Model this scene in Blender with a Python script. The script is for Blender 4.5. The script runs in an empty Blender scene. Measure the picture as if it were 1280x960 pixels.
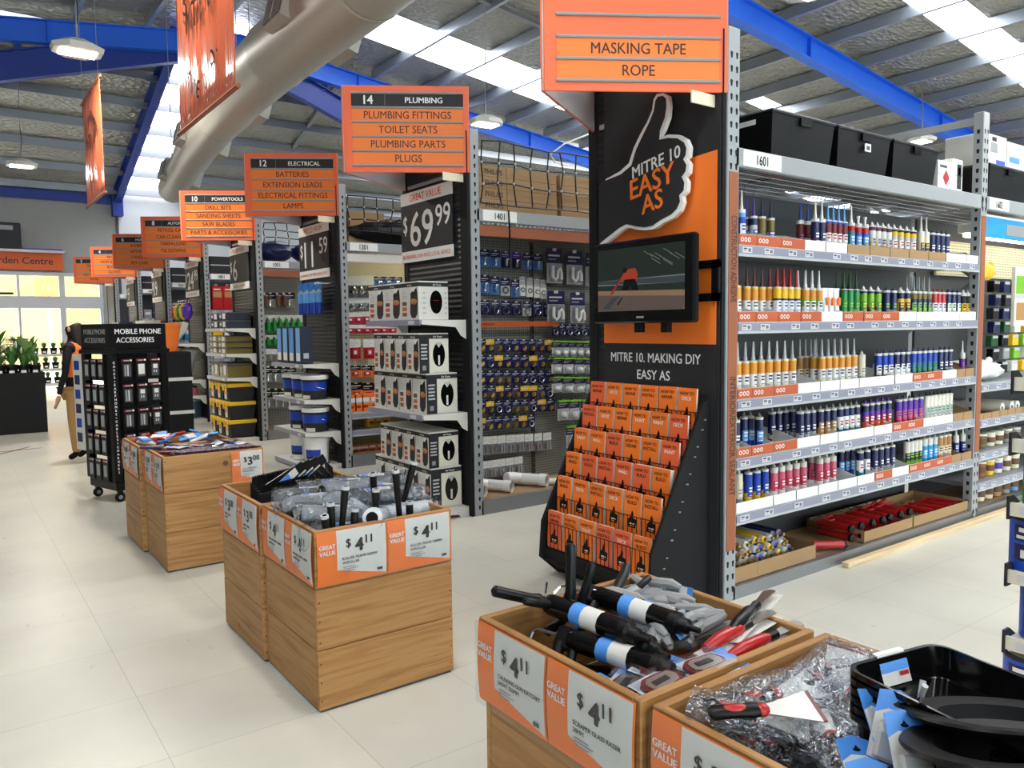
import bpy, bmesh, math, random
from mathutils import Matrix, Vector
random.seed(7)
S = bpy.context.scene
COL = S.collection
# ------------------------------------------------------------------ camera, world, exposure
F, PITCH, ROLL, YAW, EYE = 976.53, 0.0735332, 0.0123131, 0.9411256, 1.6
_fw = Vector((math.cos(YAW)*math.cos(PITCH), math.sin(YAW)*math.cos(PITCH), -math.sin(PITCH)))
_r = _fw.cross(Vector((0, 0, 1))).normalized()
_d = _fw.cross(_r)
_c, _s = math.cos(ROLL), math.sin(ROLL)
CR, CD = _c*_r+_s*_d, -_s*_r+_c*_d
cam = bpy.data.cameras.new('camera')
cam.sensor_width = 36; cam.lens = F/1280*36; cam.clip_end = 200; cam.clip_start = 0.05
co = bpy.data.objects.new('camera', cam); COL.objects.link(co)
co.matrix_world = Matrix(((CR.x, -CD.x, -_fw.x, 0), (CR.y, -CD.y, -_fw.y, 0), (CR.z, -CD.z, -_fw.z, EYE), (0, 0, 0, 1)))
S.camera = co
w = bpy.data.worlds.new('daylight'); S.world = w; w.use_nodes = True
w.node_tree.nodes['Background'].inputs[0].default_value = (0.9, 0.95, 1.0, 1)
w.node_tree.nodes['Background'].inputs[1].default_value = 11.0
S.view_settings.view_transform = 'Standard'; S.view_settings.look = 'None'
S.view_settings.gamma = 1; S.view_settings.use_curve_mapping = False
S.view_settings.exposure = 0.12
SKYLIGHT, LAMP, LAMPW = 8.0, 14.0, 70.0

def U(u, v, ax, val):
    """the point where a line of sight through photo pixel (u, v) meets the plane ax = val"""
    d = CR*((u-640)/F)+CD*((v-480)/F)+_fw
    o = Vector((0, 0, EYE)); i = 'xyz'.index(ax)
    return o+d*((val-o[i])/d[i])

# ------------------------------------------------------------------ materials
MATS = {}
def lin(c):
    return tuple(((x/255)/12.92 if x/255 <= .04045 else ((x/255+.055)/1.055)**2.4) for x in c)
def M(name, c=None, rough=.5, metal=0., emit=0., spec=.5):
    if name in MATS: return MATS[name]
    m = bpy.data.materials.new(name); m.use_nodes = True
    b = m.node_tree.nodes['Principled BSDF']
    b.inputs['Base Color'].default_value = (*lin(c), 1)
    b.inputs['Roughness'].default_value = rough; b.inputs['Metallic'].default_value = metal
    b.inputs['Specular IOR Level'].default_value = spec
    if emit:
        b.inputs['Emission Color'].default_value = (*lin(c), 1); b.inputs['Emission Strength'].default_value = emit
    MATS[name] = m
    return m
def nodes(name, c=(128, 128, 128), rough=.5, metal=0.):
    m = M(name, c, rough, metal); t = m.node_tree
    return m, t, t.nodes['Principled BSDF'], t.nodes, t.links
def ramp(t, stops):
    r = t.nodes.new('ShaderNodeValToRGB')
    while len(r.color_ramp.elements) < len(stops): r.color_ramp.elements.new(.5)
    for e, (p, c) in zip(r.color_ramp.elements, stops):
        e.position = p; e.color = (*lin(c), 1)
    return r
def wood(name, axis, stops, knots=True):
    m, t, b, N, L = nodes(name, rough=.55)
    tc = N.new('ShaderNodeTexCoord'); oi = N.new('ShaderNodeObjectInfo')
    add = N.new('ShaderNodeVectorMath'); add.operation = 'ADD'
    mul = N.new('ShaderNodeVectorMath'); mul.operation = 'SCALE'; mul.inputs['Scale'].default_value = 7.
    cmb = N.new('ShaderNodeCombineXYZ')
    for i in range(3): L.new(oi.outputs['Random'], cmb.inputs[i])
    L.new(cmb.outputs[0], mul.inputs[0]); L.new(tc.outputs['Object'], add.inputs[0]); L.new(mul.outputs[0], add.inputs[1])
    mp = N.new('ShaderNodeMapping')
    sc = [14., 14., 30.]; sc['xyz'.index(axis)] = 1.6
    mp.inputs['Scale'].default_value = sc
    L.new(add.outputs[0], mp.inputs[0])
    n = N.new('ShaderNodeTexNoise'); n.inputs['Scale'].default_value = 1.5; n.inputs['Detail'].default_value = 6; n.inputs['Distortion'].default_value = .6
    L.new(mp.outputs[0], n.inputs['Vector'])
    r = ramp(t, stops); L.new(n.outputs['Fac'], r.inputs[0])
    out = r.outputs[0]
    if knots:
        v = N.new('ShaderNodeTexVoronoi'); v.inputs['Scale'].default_value = 4.2; v.inputs['Randomness'].default_value = 1
        L.new(add.outputs[0], v.inputs['Vector'])
        kr = ramp(t, [(0, (70, 38, 16)), (.06, (105, 62, 28)), (.1, (255, 255, 255)), (1, (255, 255, 255))])
        L.new(v.outputs['Distance'], kr.inputs[0])
        mx = N.new('ShaderNodeMixRGB'); mx.blend_type = 'MULTIPLY'; mx.inputs[0].default_value = .8
        L.new(out, mx.inputs[1]); L.new(kr.outputs[0], mx.inputs[2]); out = mx.outputs[0]
    L.new(out, b.inputs['Base Color'])
    bp = N.new('ShaderNodeBump'); bp.inputs['Strength'].default_value = .12; bp.inputs['Distance'].default_value = .004
    L.new(n.outputs['Fac'], bp.inputs['Height']); L.new(bp.outputs[0], b.inputs['Normal'])
    return m
PINE = [(.25, (130, 88, 44)), (.45, (158, 112, 62)), (.62, (172, 128, 76)), (.8, (148, 104, 56))]
wood('pine_along_x', 'x', PINE); wood('pine_along_y', 'y', PINE)
wood('lumber', 'x', [(.3, (196, 168, 128)), (.7, (224, 200, 160))], False)
def vinyl():
    m, t, b, N, L = nodes('vinyl_floor', rough=.2)
    tc = N.new('ShaderNodeTexCoord')
    br = N.new('ShaderNodeTexBrick'); br.offset = 0; br.inputs['Scale'].default_value = 1
    br.inputs['Brick Width'].default_value = .61; br.inputs['Row Height'].default_value = .61
    br.inputs['Mortar Size'].default_value = .0016; br.inputs['Mortar Smooth'].default_value = .3
    br.inputs['Color1'].default_value = (*lin((214, 210, 195)), 1); br.inputs['Color2'].default_value = (*lin((209, 206, 193)), 1)
    br.inputs['Mortar'].default_value = (*lin((172, 168, 156)), 1)
    L.new(tc.outputs['Object'], br.inputs['Vector'])
    n = N.new('ShaderNodeTexNoise'); n.inputs['Scale'].default_value = .9; n.inputs['Detail'].default_value = 7
    L.new(tc.outputs['Object'], n.inputs['Vector'])
    r = ramp(t, [(.32, (226, 226, 228)), (.7, (255, 255, 255))]); L.new(n.outputs['Fac'], r.inputs[0])
    mx = N.new('ShaderNodeMixRGB'); mx.blend_type = 'MULTIPLY'; mx.inputs[0].default_value = 1
    L.new(br.outputs['Color'], mx.inputs[1]); L.new(r.outputs[0], mx.inputs[2])
    # scuffs
    n2 = N.new('ShaderNodeTexNoise'); n2.inputs['Scale'].default_value = 9; n2.inputs['Detail'].default_value = 3
    mp = N.new('ShaderNodeMapping'); mp.inputs['Scale'].default_value = (1, .35, 1); mp.inputs['Rotation'].default_value = (0, 0, .6)
    L.new(tc.outputs['Object'], mp.inputs[0]); L.new(mp.outputs[0], n2.inputs['Vector'])
    r2 = ramp(t, [(.7, (255, 255, 255)), (.78, (176, 170, 158))]); L.new(n2.outputs['Fac'], r2.inputs[0])
    mx2 = N.new('ShaderNodeMixRGB'); mx2.blend_type = 'MULTIPLY'; mx2.inputs[0].default_value = .7
    L.new(mx.outputs[0], mx2.inputs[1]); L.new(r2.outputs[0], mx2.inputs[2])
    L.new(mx2.outputs[0], b.inputs['Base Color'])
    rr = N.new('ShaderNodeMapRange'); rr.inputs['To Min'].default_value = .26; rr.inputs['To Max'].default_value = .42; b.inputs['Specular IOR Level'].default_value = .3
    L.new(n.outputs['Fac'], rr.inputs['Value']); L.new(rr.outputs[0], b.inputs['Roughness'])
vinyl()
def foil():
    m, t, b, N, L = nodes('roof_foil', (164, 162, 154), rough=.42, metal=.6)
    tc = N.new('ShaderNodeTexCoord')
    v = N.new('ShaderNodeTexVoronoi'); v.inputs['Scale'].default_value = 7.5
    mp = N.new('ShaderNodeMapping'); mp.inputs['Scale'].default_value = (1, 1.7, 1); L.new(tc.outputs['Object'], mp.inputs[0]); L.new(mp.outputs[0], v.inputs['Vector'])
    n = N.new('ShaderNodeTexNoise'); n.inputs['Scale'].default_value = 5; n.inputs['Detail'].default_value = 4; L.new(tc.outputs['Object'], n.inputs['Vector'])
    ad = N.new('ShaderNodeMath'); L.new(v.outputs['Distance'], ad.inputs[0]); L.new(n.outputs['Fac'], ad.inputs[1])
    bp = N.new('ShaderNodeBump'); bp.inputs['Strength'].default_value = .75; bp.inputs['Distance'].default_value = .06
    L.new(ad.outputs[0], bp.inputs['Height']); L.new(bp.outputs[0], b.inputs['Normal'])
foil()
def dotted(name, base, hole, k=.025, lim=.72, rough=.5):
    m, t, b, N, L = nodes(name, base, rough)
    tc = N.new('ShaderNodeTexCoord'); sp = N.new('ShaderNodeSeparateXYZ'); L.new(tc.outputs['Object'], sp.inputs[0])
    outs = []
    for a in (0, 2):
        mu = N.new('ShaderNodeMath'); mu.operation = 'MULTIPLY'; mu.inputs[1].default_value = math.pi/k; L.new(sp.outputs[a], mu.inputs[0])
        si = N.new('ShaderNodeMath'); si.operation = 'SINE'; L.new(mu.outputs[0], si.inputs[0])
        ab = N.new('ShaderNodeMath'); ab.operation = 'ABSOLUTE'; L.new(si.outputs[0], ab.inputs[0]); outs.append(ab)
    pr = N.new('ShaderNodeMath'); pr.operation = 'MULTIPLY'; L.new(outs[0].outputs[0], pr.inputs[0]); L.new(outs[1].outputs[0], pr.inputs[1])
    gt = N.new('ShaderNodeMath'); gt.operation = 'GREATER_THAN'; gt.inputs[1].default_value = lim; L.new(pr.outputs[0], gt.inputs[0])
    mx = N.new('ShaderNodeMixRGB'); mx.inputs[1].default_value = (*lin(base), 1); mx.inputs[2].default_value = (*lin(hole), 1)
    L.new(gt.outputs[0], mx.inputs[0]); L.new(mx.outputs[0], b.inputs['Base Color'])
dotted('pegboard_grey', (128, 128, 122), (40, 40, 38)); dotted('pegboard_cream', (214, 206, 172), (110, 100, 80)); dotted('pegboard_dark', (44, 44, 46), (12, 12, 12), .03)
def film(name, c, fac, rough=.12, bump=0.):
    m = bpy.data.materials.new(name); m.use_nodes = True; t = m.node_tree; N, L = t.nodes, t.links
    N.remove(N['Principled BSDF'])
    tr = N.new('ShaderNodeBsdfTransparent'); tr.inputs[0].default_value = (*lin(c), 1)
    gl = N.new('ShaderNodeBsdfGlossy'); gl.inputs['Roughness'].default_value = rough; gl.inputs[0].default_value = (.9, .92, .95, 1)
    mx = N.new('ShaderNodeMixShader'); mx.inputs[0].default_value = fac
    L.new(tr.outputs[0], mx.inputs[1]); L.new(gl.outputs[0], mx.inputs[2]); L.new(mx.outputs[0], N['Material Output'].inputs[0])
    if bump:
        tc = N.new('ShaderNodeTexCoord'); v = N.new('ShaderNodeTexNoise'); v.inputs['Scale'].default_value = 55; v.inputs['Detail'].default_value = 3; v.inputs['Distortion'].default_value = 1.2
        L.new(tc.outputs['Object'], v.inputs['Vector'])
        bp = N.new('ShaderNodeBump'); bp.inputs['Strength'].default_value = bump; bp.inputs['Distance'].default_value = .02
        L.new(v.outputs['Fac'], bp.inputs['Height']); L.new(bp.outputs[0], gl.inputs['Normal'])
        cr = N.new('ShaderNodeValToRGB'); cr.color_ramp.elements[0].position = .5; cr.color_ramp.elements[0].color = (fac*.4,)*3+(1,); cr.color_ramp.elements[1].position = .68; cr.color_ramp.elements[1].color = (min(1, fac*2.4),)*3+(1,)
        L.new(v.outputs['Fac'], cr.inputs[0]); L.new(cr.outputs[0], mx.inputs[0])
    MATS[name] = m
film('clear_film', (245, 247, 250), .13); film('sleeve_film', (248, 249, 250), .03, .25); film('crinkled_wrap', (235, 238, 242), .3, .15, 1.0); film('roller_wrap', (226, 229, 234), .15, .2, .8); film('glass', (238, 245, 244), .08, .02)
def banner_cloth():
    m, t, b, N, L = nodes('banner_vinyl', (240, 122, 84), rough=.2)
    tc = N.new('ShaderNodeTexCoord'); mp = N.new('ShaderNodeMapping'); mp.inputs['Scale'].default_value = (1, 16, .6)
    n = N.new('ShaderNodeTexNoise'); n.inputs['Scale'].default_value = 1.6; n.inputs['Detail'].default_value = 2
    L.new(tc.outputs['Object'], mp.inputs[0]); L.new(mp.outputs[0], n.inputs['Vector'])
    bp = N.new('ShaderNodeBump'); bp.inputs['Strength'].default_value = .55; bp.inputs['Distance'].default_value = .05
    b.inputs['Specular IOR Level'].default_value = .9
    L.new(n.outputs['Fac'], bp.inputs['Height']); L.new(bp.outputs[0], b.inputs['Normal'])
banner_cloth()
def slatted(name, c, pitch=.045):
    m, t, b, N, L = nodes(name, c, rough=.45)
    tc = N.new('ShaderNodeTexCoord'); sp = N.new('ShaderNodeSeparateXYZ'); L.new(tc.outputs['Object'], sp.inputs[0])
    mu = N.new('ShaderNodeMath'); mu.operation = 'MULTIPLY'; mu.inputs[1].default_value = 6.283/pitch; L.new(sp.outputs[2], mu.inputs[0])
    si = N.new('ShaderNodeMath'); si.operation = 'SINE'; L.new(mu.outputs[0], si.inputs[0])
    bp = N.new('ShaderNodeBump'); bp.inputs['Strength'].default_value = .5; bp.inputs['Distance'].default_value = .006
    L.new(si.outputs[0], bp.inputs['Height']); L.new(bp.outputs[0], b.inputs['Normal'])
slatted('slat_black', (34, 35, 38)); slatted('slat_grey', (84, 84, 82))
for k, v in dict(
    black=((14, 14, 15), .35), black_gloss=((10, 10, 11), .12), black_matte=((24, 24, 26), .7), charcoal=((44, 44, 47), .5), navy=((22, 28, 82), .35), blue=((30, 78, 190), .35),
    cobalt=((18, 60, 170), .4), sky=((92, 160, 224), .4), card_blue=((74, 142, 222), .45), cyan=((30, 150, 205), .35), teal=((20, 120, 130), .35), white=((232, 232, 230), .5), white_gloss=((238, 238, 238), .2), cream=((226, 216, 190), .5),
    offwhite=((214, 212, 206), .55), grey=((142, 143, 144), .5), lightgrey=((184, 185, 188), .45), midgrey=((110, 110, 112), .5), darkgrey=((66, 66, 68), .5), rackgrey=((150, 153, 156), .42),
    orange=((244, 122, 40), .45), orange_dark=((206, 88, 20), .5), sign_red=((230, 100, 56), .4), sign_orange=((234, 118, 38), .45), amber=((216, 144, 44), .4), tray_orange=((184, 82, 40), .5), red=((176, 26, 28), .3), darkred=((104, 18, 26), .35), crimson=((190, 40, 70), .4), pink=((206, 90, 120), .4),
    yellow=((232, 186, 30), .4), lime=((120, 180, 40), .4), green=((24, 132, 54), .35), darkgreen=((20, 70, 34), .5), purple=((84, 40, 160), .4), plum=((74, 30, 52), .5), olive=((112, 96, 40), .35), brown=((96, 62, 34), .5), tan=((172, 128, 76), .55),
    cardboard=((158, 126, 88), .75), kraft=((140, 116, 84), .75), ticket=((206, 206, 214), .4), strip=((138, 138, 156), .35), skin=((196, 148, 116), .55), hair=((36, 26, 24), .6), denim=((40, 46, 66), .8), terracotta=((150, 84, 52), .7),
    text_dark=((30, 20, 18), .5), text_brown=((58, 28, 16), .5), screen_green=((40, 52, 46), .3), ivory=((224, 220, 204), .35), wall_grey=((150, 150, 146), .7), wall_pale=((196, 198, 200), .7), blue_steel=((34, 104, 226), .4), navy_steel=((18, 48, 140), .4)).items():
    M(k, v[0], v[1])
M('chrome', (210, 212, 214), .2, 1.); M('brushed_steel', (190, 188, 180), .3, 1.); M('galvanised', (176, 182, 190), .36, .75); M('zinc', (150, 152, 156), .4, .8); M('brass', (196, 160, 84), .3, .9)
M('duct_skin', (166, 166, 155), .42); M('copper_pan', (200, 140, 90), .3, .6)
M('skylight', (244, 249, 255), .5, 0, SKYLIGHT); M('lamp_panel', (255, 250, 226), .4, 0, LAMP); M('tube_light', (255, 246, 214), .4, 0, 9.)
M('screen_dark', (34, 42, 38), .12, 0, .25); M('screen_wood', (128, 100, 80), .12, 0, .3); M('screen_ground', (86, 74, 70), .12, 0, .25); M('screen_red', (140, 52, 34), .12, 0, .4); M('screen_black', (18, 18, 20), .1); M('screen_line', (110, 112, 104), .12, 0, .25); M('screen_blue', (56, 62, 72), .12, 0, .25)
M('lit_sign', (250, 150, 70), .4, 0, 1.2); M('lit_yellow', (255, 220, 90), .4, 0, 1.5)
M('yard_cream', (150, 130, 84), .7); M('leaf', (84, 138, 60), .5); M('leaf_dark', (54, 100, 48), .5); M('leaf_pale', (140, 172, 104), .5)
for k in ('black', 'black_matte', 'charcoal', 'slat_black', 'black_gloss'): MATS[k].node_tree.nodes['Principled BSDF'].inputs['Specular IOR Level'].default_value = .22 if k != 'black_gloss' else .4

# ------------------------------------------------------------------ mesh builder
class MB:
    def __init__(s):
        s.v, s.f, s.mi, s.sm, s.mats = [], [], [], [], []; s.T = Matrix.Identity(4)
    def m(s, k):
        if k not in s.mats: s.mats.append(k)
        return s.mats.index(k)
    def add(s, vs, fs, k, smooth=False):
        n = len(s.v); i = s.m(k)
        s.v += [tuple(s.T @ Vector(p)) for p in vs]
        for f in fs: s.f.append([a+n for a in f]); s.mi.append(i); s.sm.append(smooth)
        return s
    def box(s, x0, x1, y0, y1, z0, z1, k):
        v = [(x, y, z) for z in (z0, z1) for y in (y0, y1) for x in (x0, x1)]
        return s.add(v, [(0, 2, 3, 1), (4, 5, 7, 6), (0, 1, 5, 4), (2, 6, 7, 3), (0, 4, 6, 2), (1, 3, 7, 5)], k)
    def bbox(s, x0, x1, y0, y1, z0, z1, k, b=.004):
        X, Y, Z = (x0, x1), (y0, y1), (z0, z1); v = []; I = {}
        for ix in (0, 1):
            for iy in (0, 1):
                for iz in (0, 1):
                    sx, sy, sz = (b, -b)[ix], (b, -b)[iy], (b, -b)[iz]
                    for a in range(3):
                        p = [X[ix]+sx, Y[iy]+sy, Z[iz]+sz]; p[a] = (X[ix], Y[iy], Z[iz])[a]
                        I[ix, iy, iz, a] = len(v); v.append(tuple(p))
        fs = []
        for a in range(3):
            b1, c1 = (a+1) % 3, (a+2) % 3
            for e in (0, 1):
                q = []
                for (p, r) in ((0, 0), (1, 0), (1, 1), (0, 1)):
                    idx = [0]*3; idx[a] = e; idx[b1] = p; idx[c1] = r; q.append(I[idx[0], idx[1], idx[2], a])
                fs.append(q if e else q[::-1])
            for p in (0, 1):
                for r in (0, 1):
                    i0 = [0]*3; i0[b1] = p; i0[c1] = r; i1 = list(i0); i1[a] = 1
                    q = [I[(*i0, b1)], I[(*i1, b1)], I[(*i1, c1)], I[(*i0, c1)]]
                    fs.append(q if (p ^ r) else q[::-1])
        for ix in (0, 1):
            for iy in (0, 1):
                for iz in (0, 1):
                    q = [I[ix, iy, iz, a] for a in range(3)]; fs.append(q if (ix+iy+iz) % 2 else q[::-1])
        return s.add(v, fs, k)
    def prism(s, pts, ax, a, b, k, k2=None):
        """closed outline pts (2-D) pushed along ax from a to b; 2-D axes are the other two in xyz order"""
        def P(p, t):
            q = list(p); q.insert('xyz'.index(ax), t); return tuple(q)
        n = len(pts); v = [P(p, a) for p in pts]+[P(p, b) for p in pts]
        s.add(v, [list(range(n)), list(range(2*n-1, n-1, -1))], k)
        return s.add(v, [(i, (i+1) % n, n+(i+1) % n, n+i) for i in range(n)], k2 or k)
    def flat(s, pts, k):
        return s.add(pts, [list(range(len(pts)))], k)
    def rect(s, x0, x1, z0, z1, y, k):
        return s.add([(x0, y, z0), (x1, y, z0), (x1, y, z1), (x0, y, z1)], [(0, 1, 2, 3)], k)
    def lathe(s, prof, k, seg=20, c=(0, 0, 0), cap=True, arc=(0, 2*math.pi)):
        """prof [(r, z)] revolved about z at c; k one material or one per band"""
        full = abs(arc[1]-arc[0]-2*math.pi) < 1e-6; n = seg if full else seg+1; v = []
        for r, z in prof:
            for i in range(n):
                t = arc[0]+(arc[1]-arc[0])*i/seg; v.append((c[0]+r*math.cos(t), c[1]+r*math.sin(t), c[2]+z))
        for j in range(len(prof)-1):
            kk = k if isinstance(k, str) else k[j]
            s.add(v[j*n:(j+2)*n], [(i, (i+1) % n, n+(i+1) % n, n+i) for i in range(n if full else n-1)], kk, True)
        if cap and full:
            if prof[0][0] > 1e-5: s.add(v[:n], [list(range(n-1, -1, -1))], k if isinstance(k, str) else k[0])
            if prof[-1][0] > 1e-5: s.add(v[-n:], [list(range(n))], k if isinstance(k, str) else k[-1])
        return s
    def tube(s, pts, r, k, seg=8, cap=True):
        pts = [Vector(p) for p in pts]; R = r if isinstance(r, (list, tuple)) else [r]*len(pts); v = []; up = None
        for i, p in enumerate(pts):
            d = (pts[min(i+1, len(pts)-1)]-pts[max(i-1, 0)]).normalized()
            if up is None: up = d.orthogonal().normalized()
            up = (up-d*up.dot(d)); up = up.normalized() if up.length > 1e-6 else d.orthogonal().normalized(); q = d.cross(up)
            for j in range(seg):
                t = 2*math.pi*j/seg; v.append(tuple(p+(up*math.cos(t)+q*math.sin(t))*R[i]))
        n = len(pts)
        fs = [(i*seg+j, i*seg+(j+1) % seg, (i+1)*seg+(j+1) % seg, (i+1)*seg+j) for i in range(n-1) for j in range(seg)]
        s.add(v, fs, k, True)
        if cap: s.add(v[:seg], [list(range(seg-1, -1, -1))], k); s.add(v[-seg:], [list(range(seg))], k)
        return s
    def ball(s, c, r, k, nu=12, nv=8, noise=0., rot=None):
        rx, ry, rz = r if isinstance(r, (tuple, list)) else (r, r, r); v = []; rnd = random.Random(int(c[0]*991+c[1]*773+nu))
        for i in range(nv+1):
            a = math.pi*i/nv
            for j in range(nu):
                t = 2*math.pi*j/nu; h = 1+noise*(rnd.random()-.5) if 0 < i < nv else 1
                p = Vector((rx*math.sin(a)*math.cos(t)*h, ry*math.sin(a)*math.sin(t)*h, rz*math.cos(a)*h))
                if rot: p = rot @ p
                v.append(tuple(p+Vector(c)))
        return s.add(v, [(i*nu+j, (i+1)*nu+j, (i+1)*nu+(j+1) % nu, i*nu+(j+1) % nu) for i in range(nv) for j in range(nu)], k, True)
    def grid(s, P, k, smooth=True):
        n = len(P[0]); v = [p for row in P for p in row]
        return s.add(v, [(i*n+j, i*n+j+1, (i+1)*n+j+1, (i+1)*n+j) for i in range(len(P)-1) for j in range(n-1)], k, smooth)
    def text(s, string, x, z, size, k, y=0., width=None, align='c', bold=0., squeeze=1., shear=0., rot=0.):
        vs, fs, w = glyphs(string, 0., shear)
        sx = size*squeeze
        if width and w*sx > width: sx = width/w
        off = {'c': -w/2, 'l': 0, 'r': -w}[align]
        c, sn = math.cos(rot), math.sin(rot); out = []
        for a, b in vs:
            px, pz = (a+off)*sx, b*size
            out.append((x+px*c-pz*sn, y, z+px*sn+pz*c))
        e = bold*size*1.1
        for i, (dx, dz) in enumerate(((0, -e*.6), (0, e*.6), (-e, 0), (e, 0)) if bold else ((0, 0),)): s.add([(p[0]+dx, p[1]-.00025*i, p[2]+dz) for p in out], fs, k)
        return s
    def mesh(s, name):
        me = bpy.data.meshes.new(name); me.from_pydata(s.v, [], s.f)
        for k in s.mats: me.materials.append(MATS[k])
        me.polygons.foreach_set('material_index', s.mi); me.polygons.foreach_set('use_smooth', s.sm)
        me.update()
        if any(s.sm): me.set_sharp_from_angle(angle=.75)
        return me
GL = {}
def glyphs(string, bold=0., shear=0.):
    key = (string, bold, shear)
    if key not in GL:
        cu = bpy.data.curves.new('lettering', 'FONT'); cu.body = string; cu.size = 1; cu.offset = bold; cu.shear = shear; cu.resolution_u = 3; cu.fill_mode = 'FRONT'
        o = bpy.data.objects.new('lettering', cu); me = bpy.data.meshes.new_from_object(o)
        vs = [(v.co.x, v.co.y) for v in me.vertices]; fs = [tuple(p.vertices) for p in me.polygons]
        bpy.data.objects.remove(o); bpy.data.curves.remove(cu); bpy.data.meshes.remove(me)
        x0 = min((a for a, b in vs), default=0); vs = [(a-x0, b) for a, b in vs]
        GL[key] = (vs, fs, max((a for a, b in vs), default=1))
    return GL[key]

# ------------------------------------------------------------------ scene objects
def thing(name, label, cat, loc=(0, 0, 0), rz=0., group=None, rot=None):
    o = bpy.data.objects.new(name, None); COL.objects.link(o); o.empty_display_size = .05
    o.location = loc; o.rotation_euler = rot or (0, 0, rz); o['label'] = label; o['category'] = cat
    if group: o['group'] = group
    return o
def part(mb, name, parent=None, loc=(0, 0, 0), rot=(0, 0, 0), label=None, scale=None):
    me = mb if isinstance(mb, bpy.types.Mesh) else mb.mesh(name)
    o = bpy.data.objects.new(name, me); COL.objects.link(o); o.location = loc; o.rotation_euler = rot
    if scale: o.scale = scale
    if parent is not None: o.parent = parent
    if label: o['label'] = label
    return o
def solo(mb, name, label, cat, loc=(0, 0, 0), rot=(0, 0, 0), group=None):
    o = part(mb, name, None, loc, rot); o['label'] = label; o['category'] = cat
    if group: o['group'] = group
    return o
def struct(mb, name):
    o = part(mb, name); o['kind'] = 'structure'; return o
ONES = 'first second third fourth fifth sixth seventh eighth ninth tenth eleventh twelfth thirteenth fourteenth fifteenth sixteenth seventeenth eighteenth nineteenth twentieth'.split()
def nth(i):
    return ONES[i] if i < 20 else ('twenty-'+ONES[i-20] if i < 29 else 'thirty-'+ONES[(i-30) % 9])
CACHE = {}
def cached(key, fn):
    if key not in CACHE: CACHE[key] = fn()
    return CACHE[key]
# ------------------------------------------------------------------ the building
WY = 26.0
fl = MB(); fl.box(-12, 32, -14, 45, -.2, 0, 'vinyl_floor'); struct(fl, 'floor')
RX, RZ, RS, HY = 5.75, 8.42, .128, 18.3          # ridge x and height, fall of the side roofs, start of the end roof
rz = lambda x: RZ-RS*abs(x-RX)
hz = lambda y: 5.75+.31*(WY-y)
SKY = [(6.5, 28, 15.0, 16.5), (12.5, 28, 6.75, 7.5), (15.9, 17.1, 12.0, 12.5), (6.5, 28, -2.6, -1.2), (-8, 1, -2.4, -1.4), (6.2, 11.5, 3.7, 4.9), (6.2, 12, 6.65, 7.6), (-8, 28, -9, -7.6), (6.5, 28, 2.2, 3.2), (-8, 1, 2.2, 3.0)]  # strips outside the view are added to brighten the shop
def roof_panel(x0, x1, mat='roof_foil', t=.08):
    ys = sorted({-14., HY, *[v for s in SKY for v in s[2:4]]}); mb = MB(); sk = MB()
    xs = sorted({x0, x1, *[v for s in SKY for v in s[:2] if x0 < v < x1]})
    for a, b in zip(xs, xs[1:]):
        for c, d in zip(ys, ys[1:]):
            cx, cy = (a+b)/2, (c+d)/2; isk = any(s[0] < cx < s[1] and s[2] < cy < s[3] for s in SKY)
            m_ = sk if isk else mb
            m_.add([(a, c, rz(a)), (b, c, rz(b)), (b, d, rz(b)), (a, d, rz(a)), (a, c, rz(a)+t), (b, c, rz(b)+t), (b, d, rz(b)+t), (a, d, rz(a)+t)], [(0, 1, 2, 3), (4, 7, 6, 5), (0, 4, 5, 1), (1, 5, 6, 2), (2, 6, 7, 3), (3, 7, 4, 0)], 'skylight' if isk else 'roof_foil')
    return mb, sk
a, b = roof_panel(RX, 32); struct(a, 'ceiling'); struct(b, 'window_1')
a, b = roof_panel(-12, RX); struct(a, 'ceiling'); struct(b, 'added_window_2')  # west skylights are all unseen, added for light
def hip(x0, x1, y0, y1, k, name, dz=0.):
    mb = MB(); mb.add([(x0, y0, hz(y0)+dz), (x1, y0, hz(y0)+dz), (x1, y1, hz(y1)+dz), (x0, y1, hz(y1)+dz), (x0, y0, hz(y0)+dz+.08), (x1, y0, hz(y0)+dz+.08), (x1, y1, hz(y1)+dz+.08), (x0, y1, hz(y1)+dz+.08)], [(0, 1, 2, 3), (4, 7, 6, 5), (0, 4, 5, 1), (1, 5, 6, 2), (2, 6, 7, 3), (3, 7, 4, 0)], k)
    struct(mb, name)
hip(-12, 4.55, HY-.3, WY+.1, 'roof_foil', 'ceiling'); hip(6.0, 32, HY-.3, WY+.1, 'roof_foil', 'ceiling'); hip(4.55, 6.0, HY-.3, WY+.1, 'skylight', 'window_3')
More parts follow.
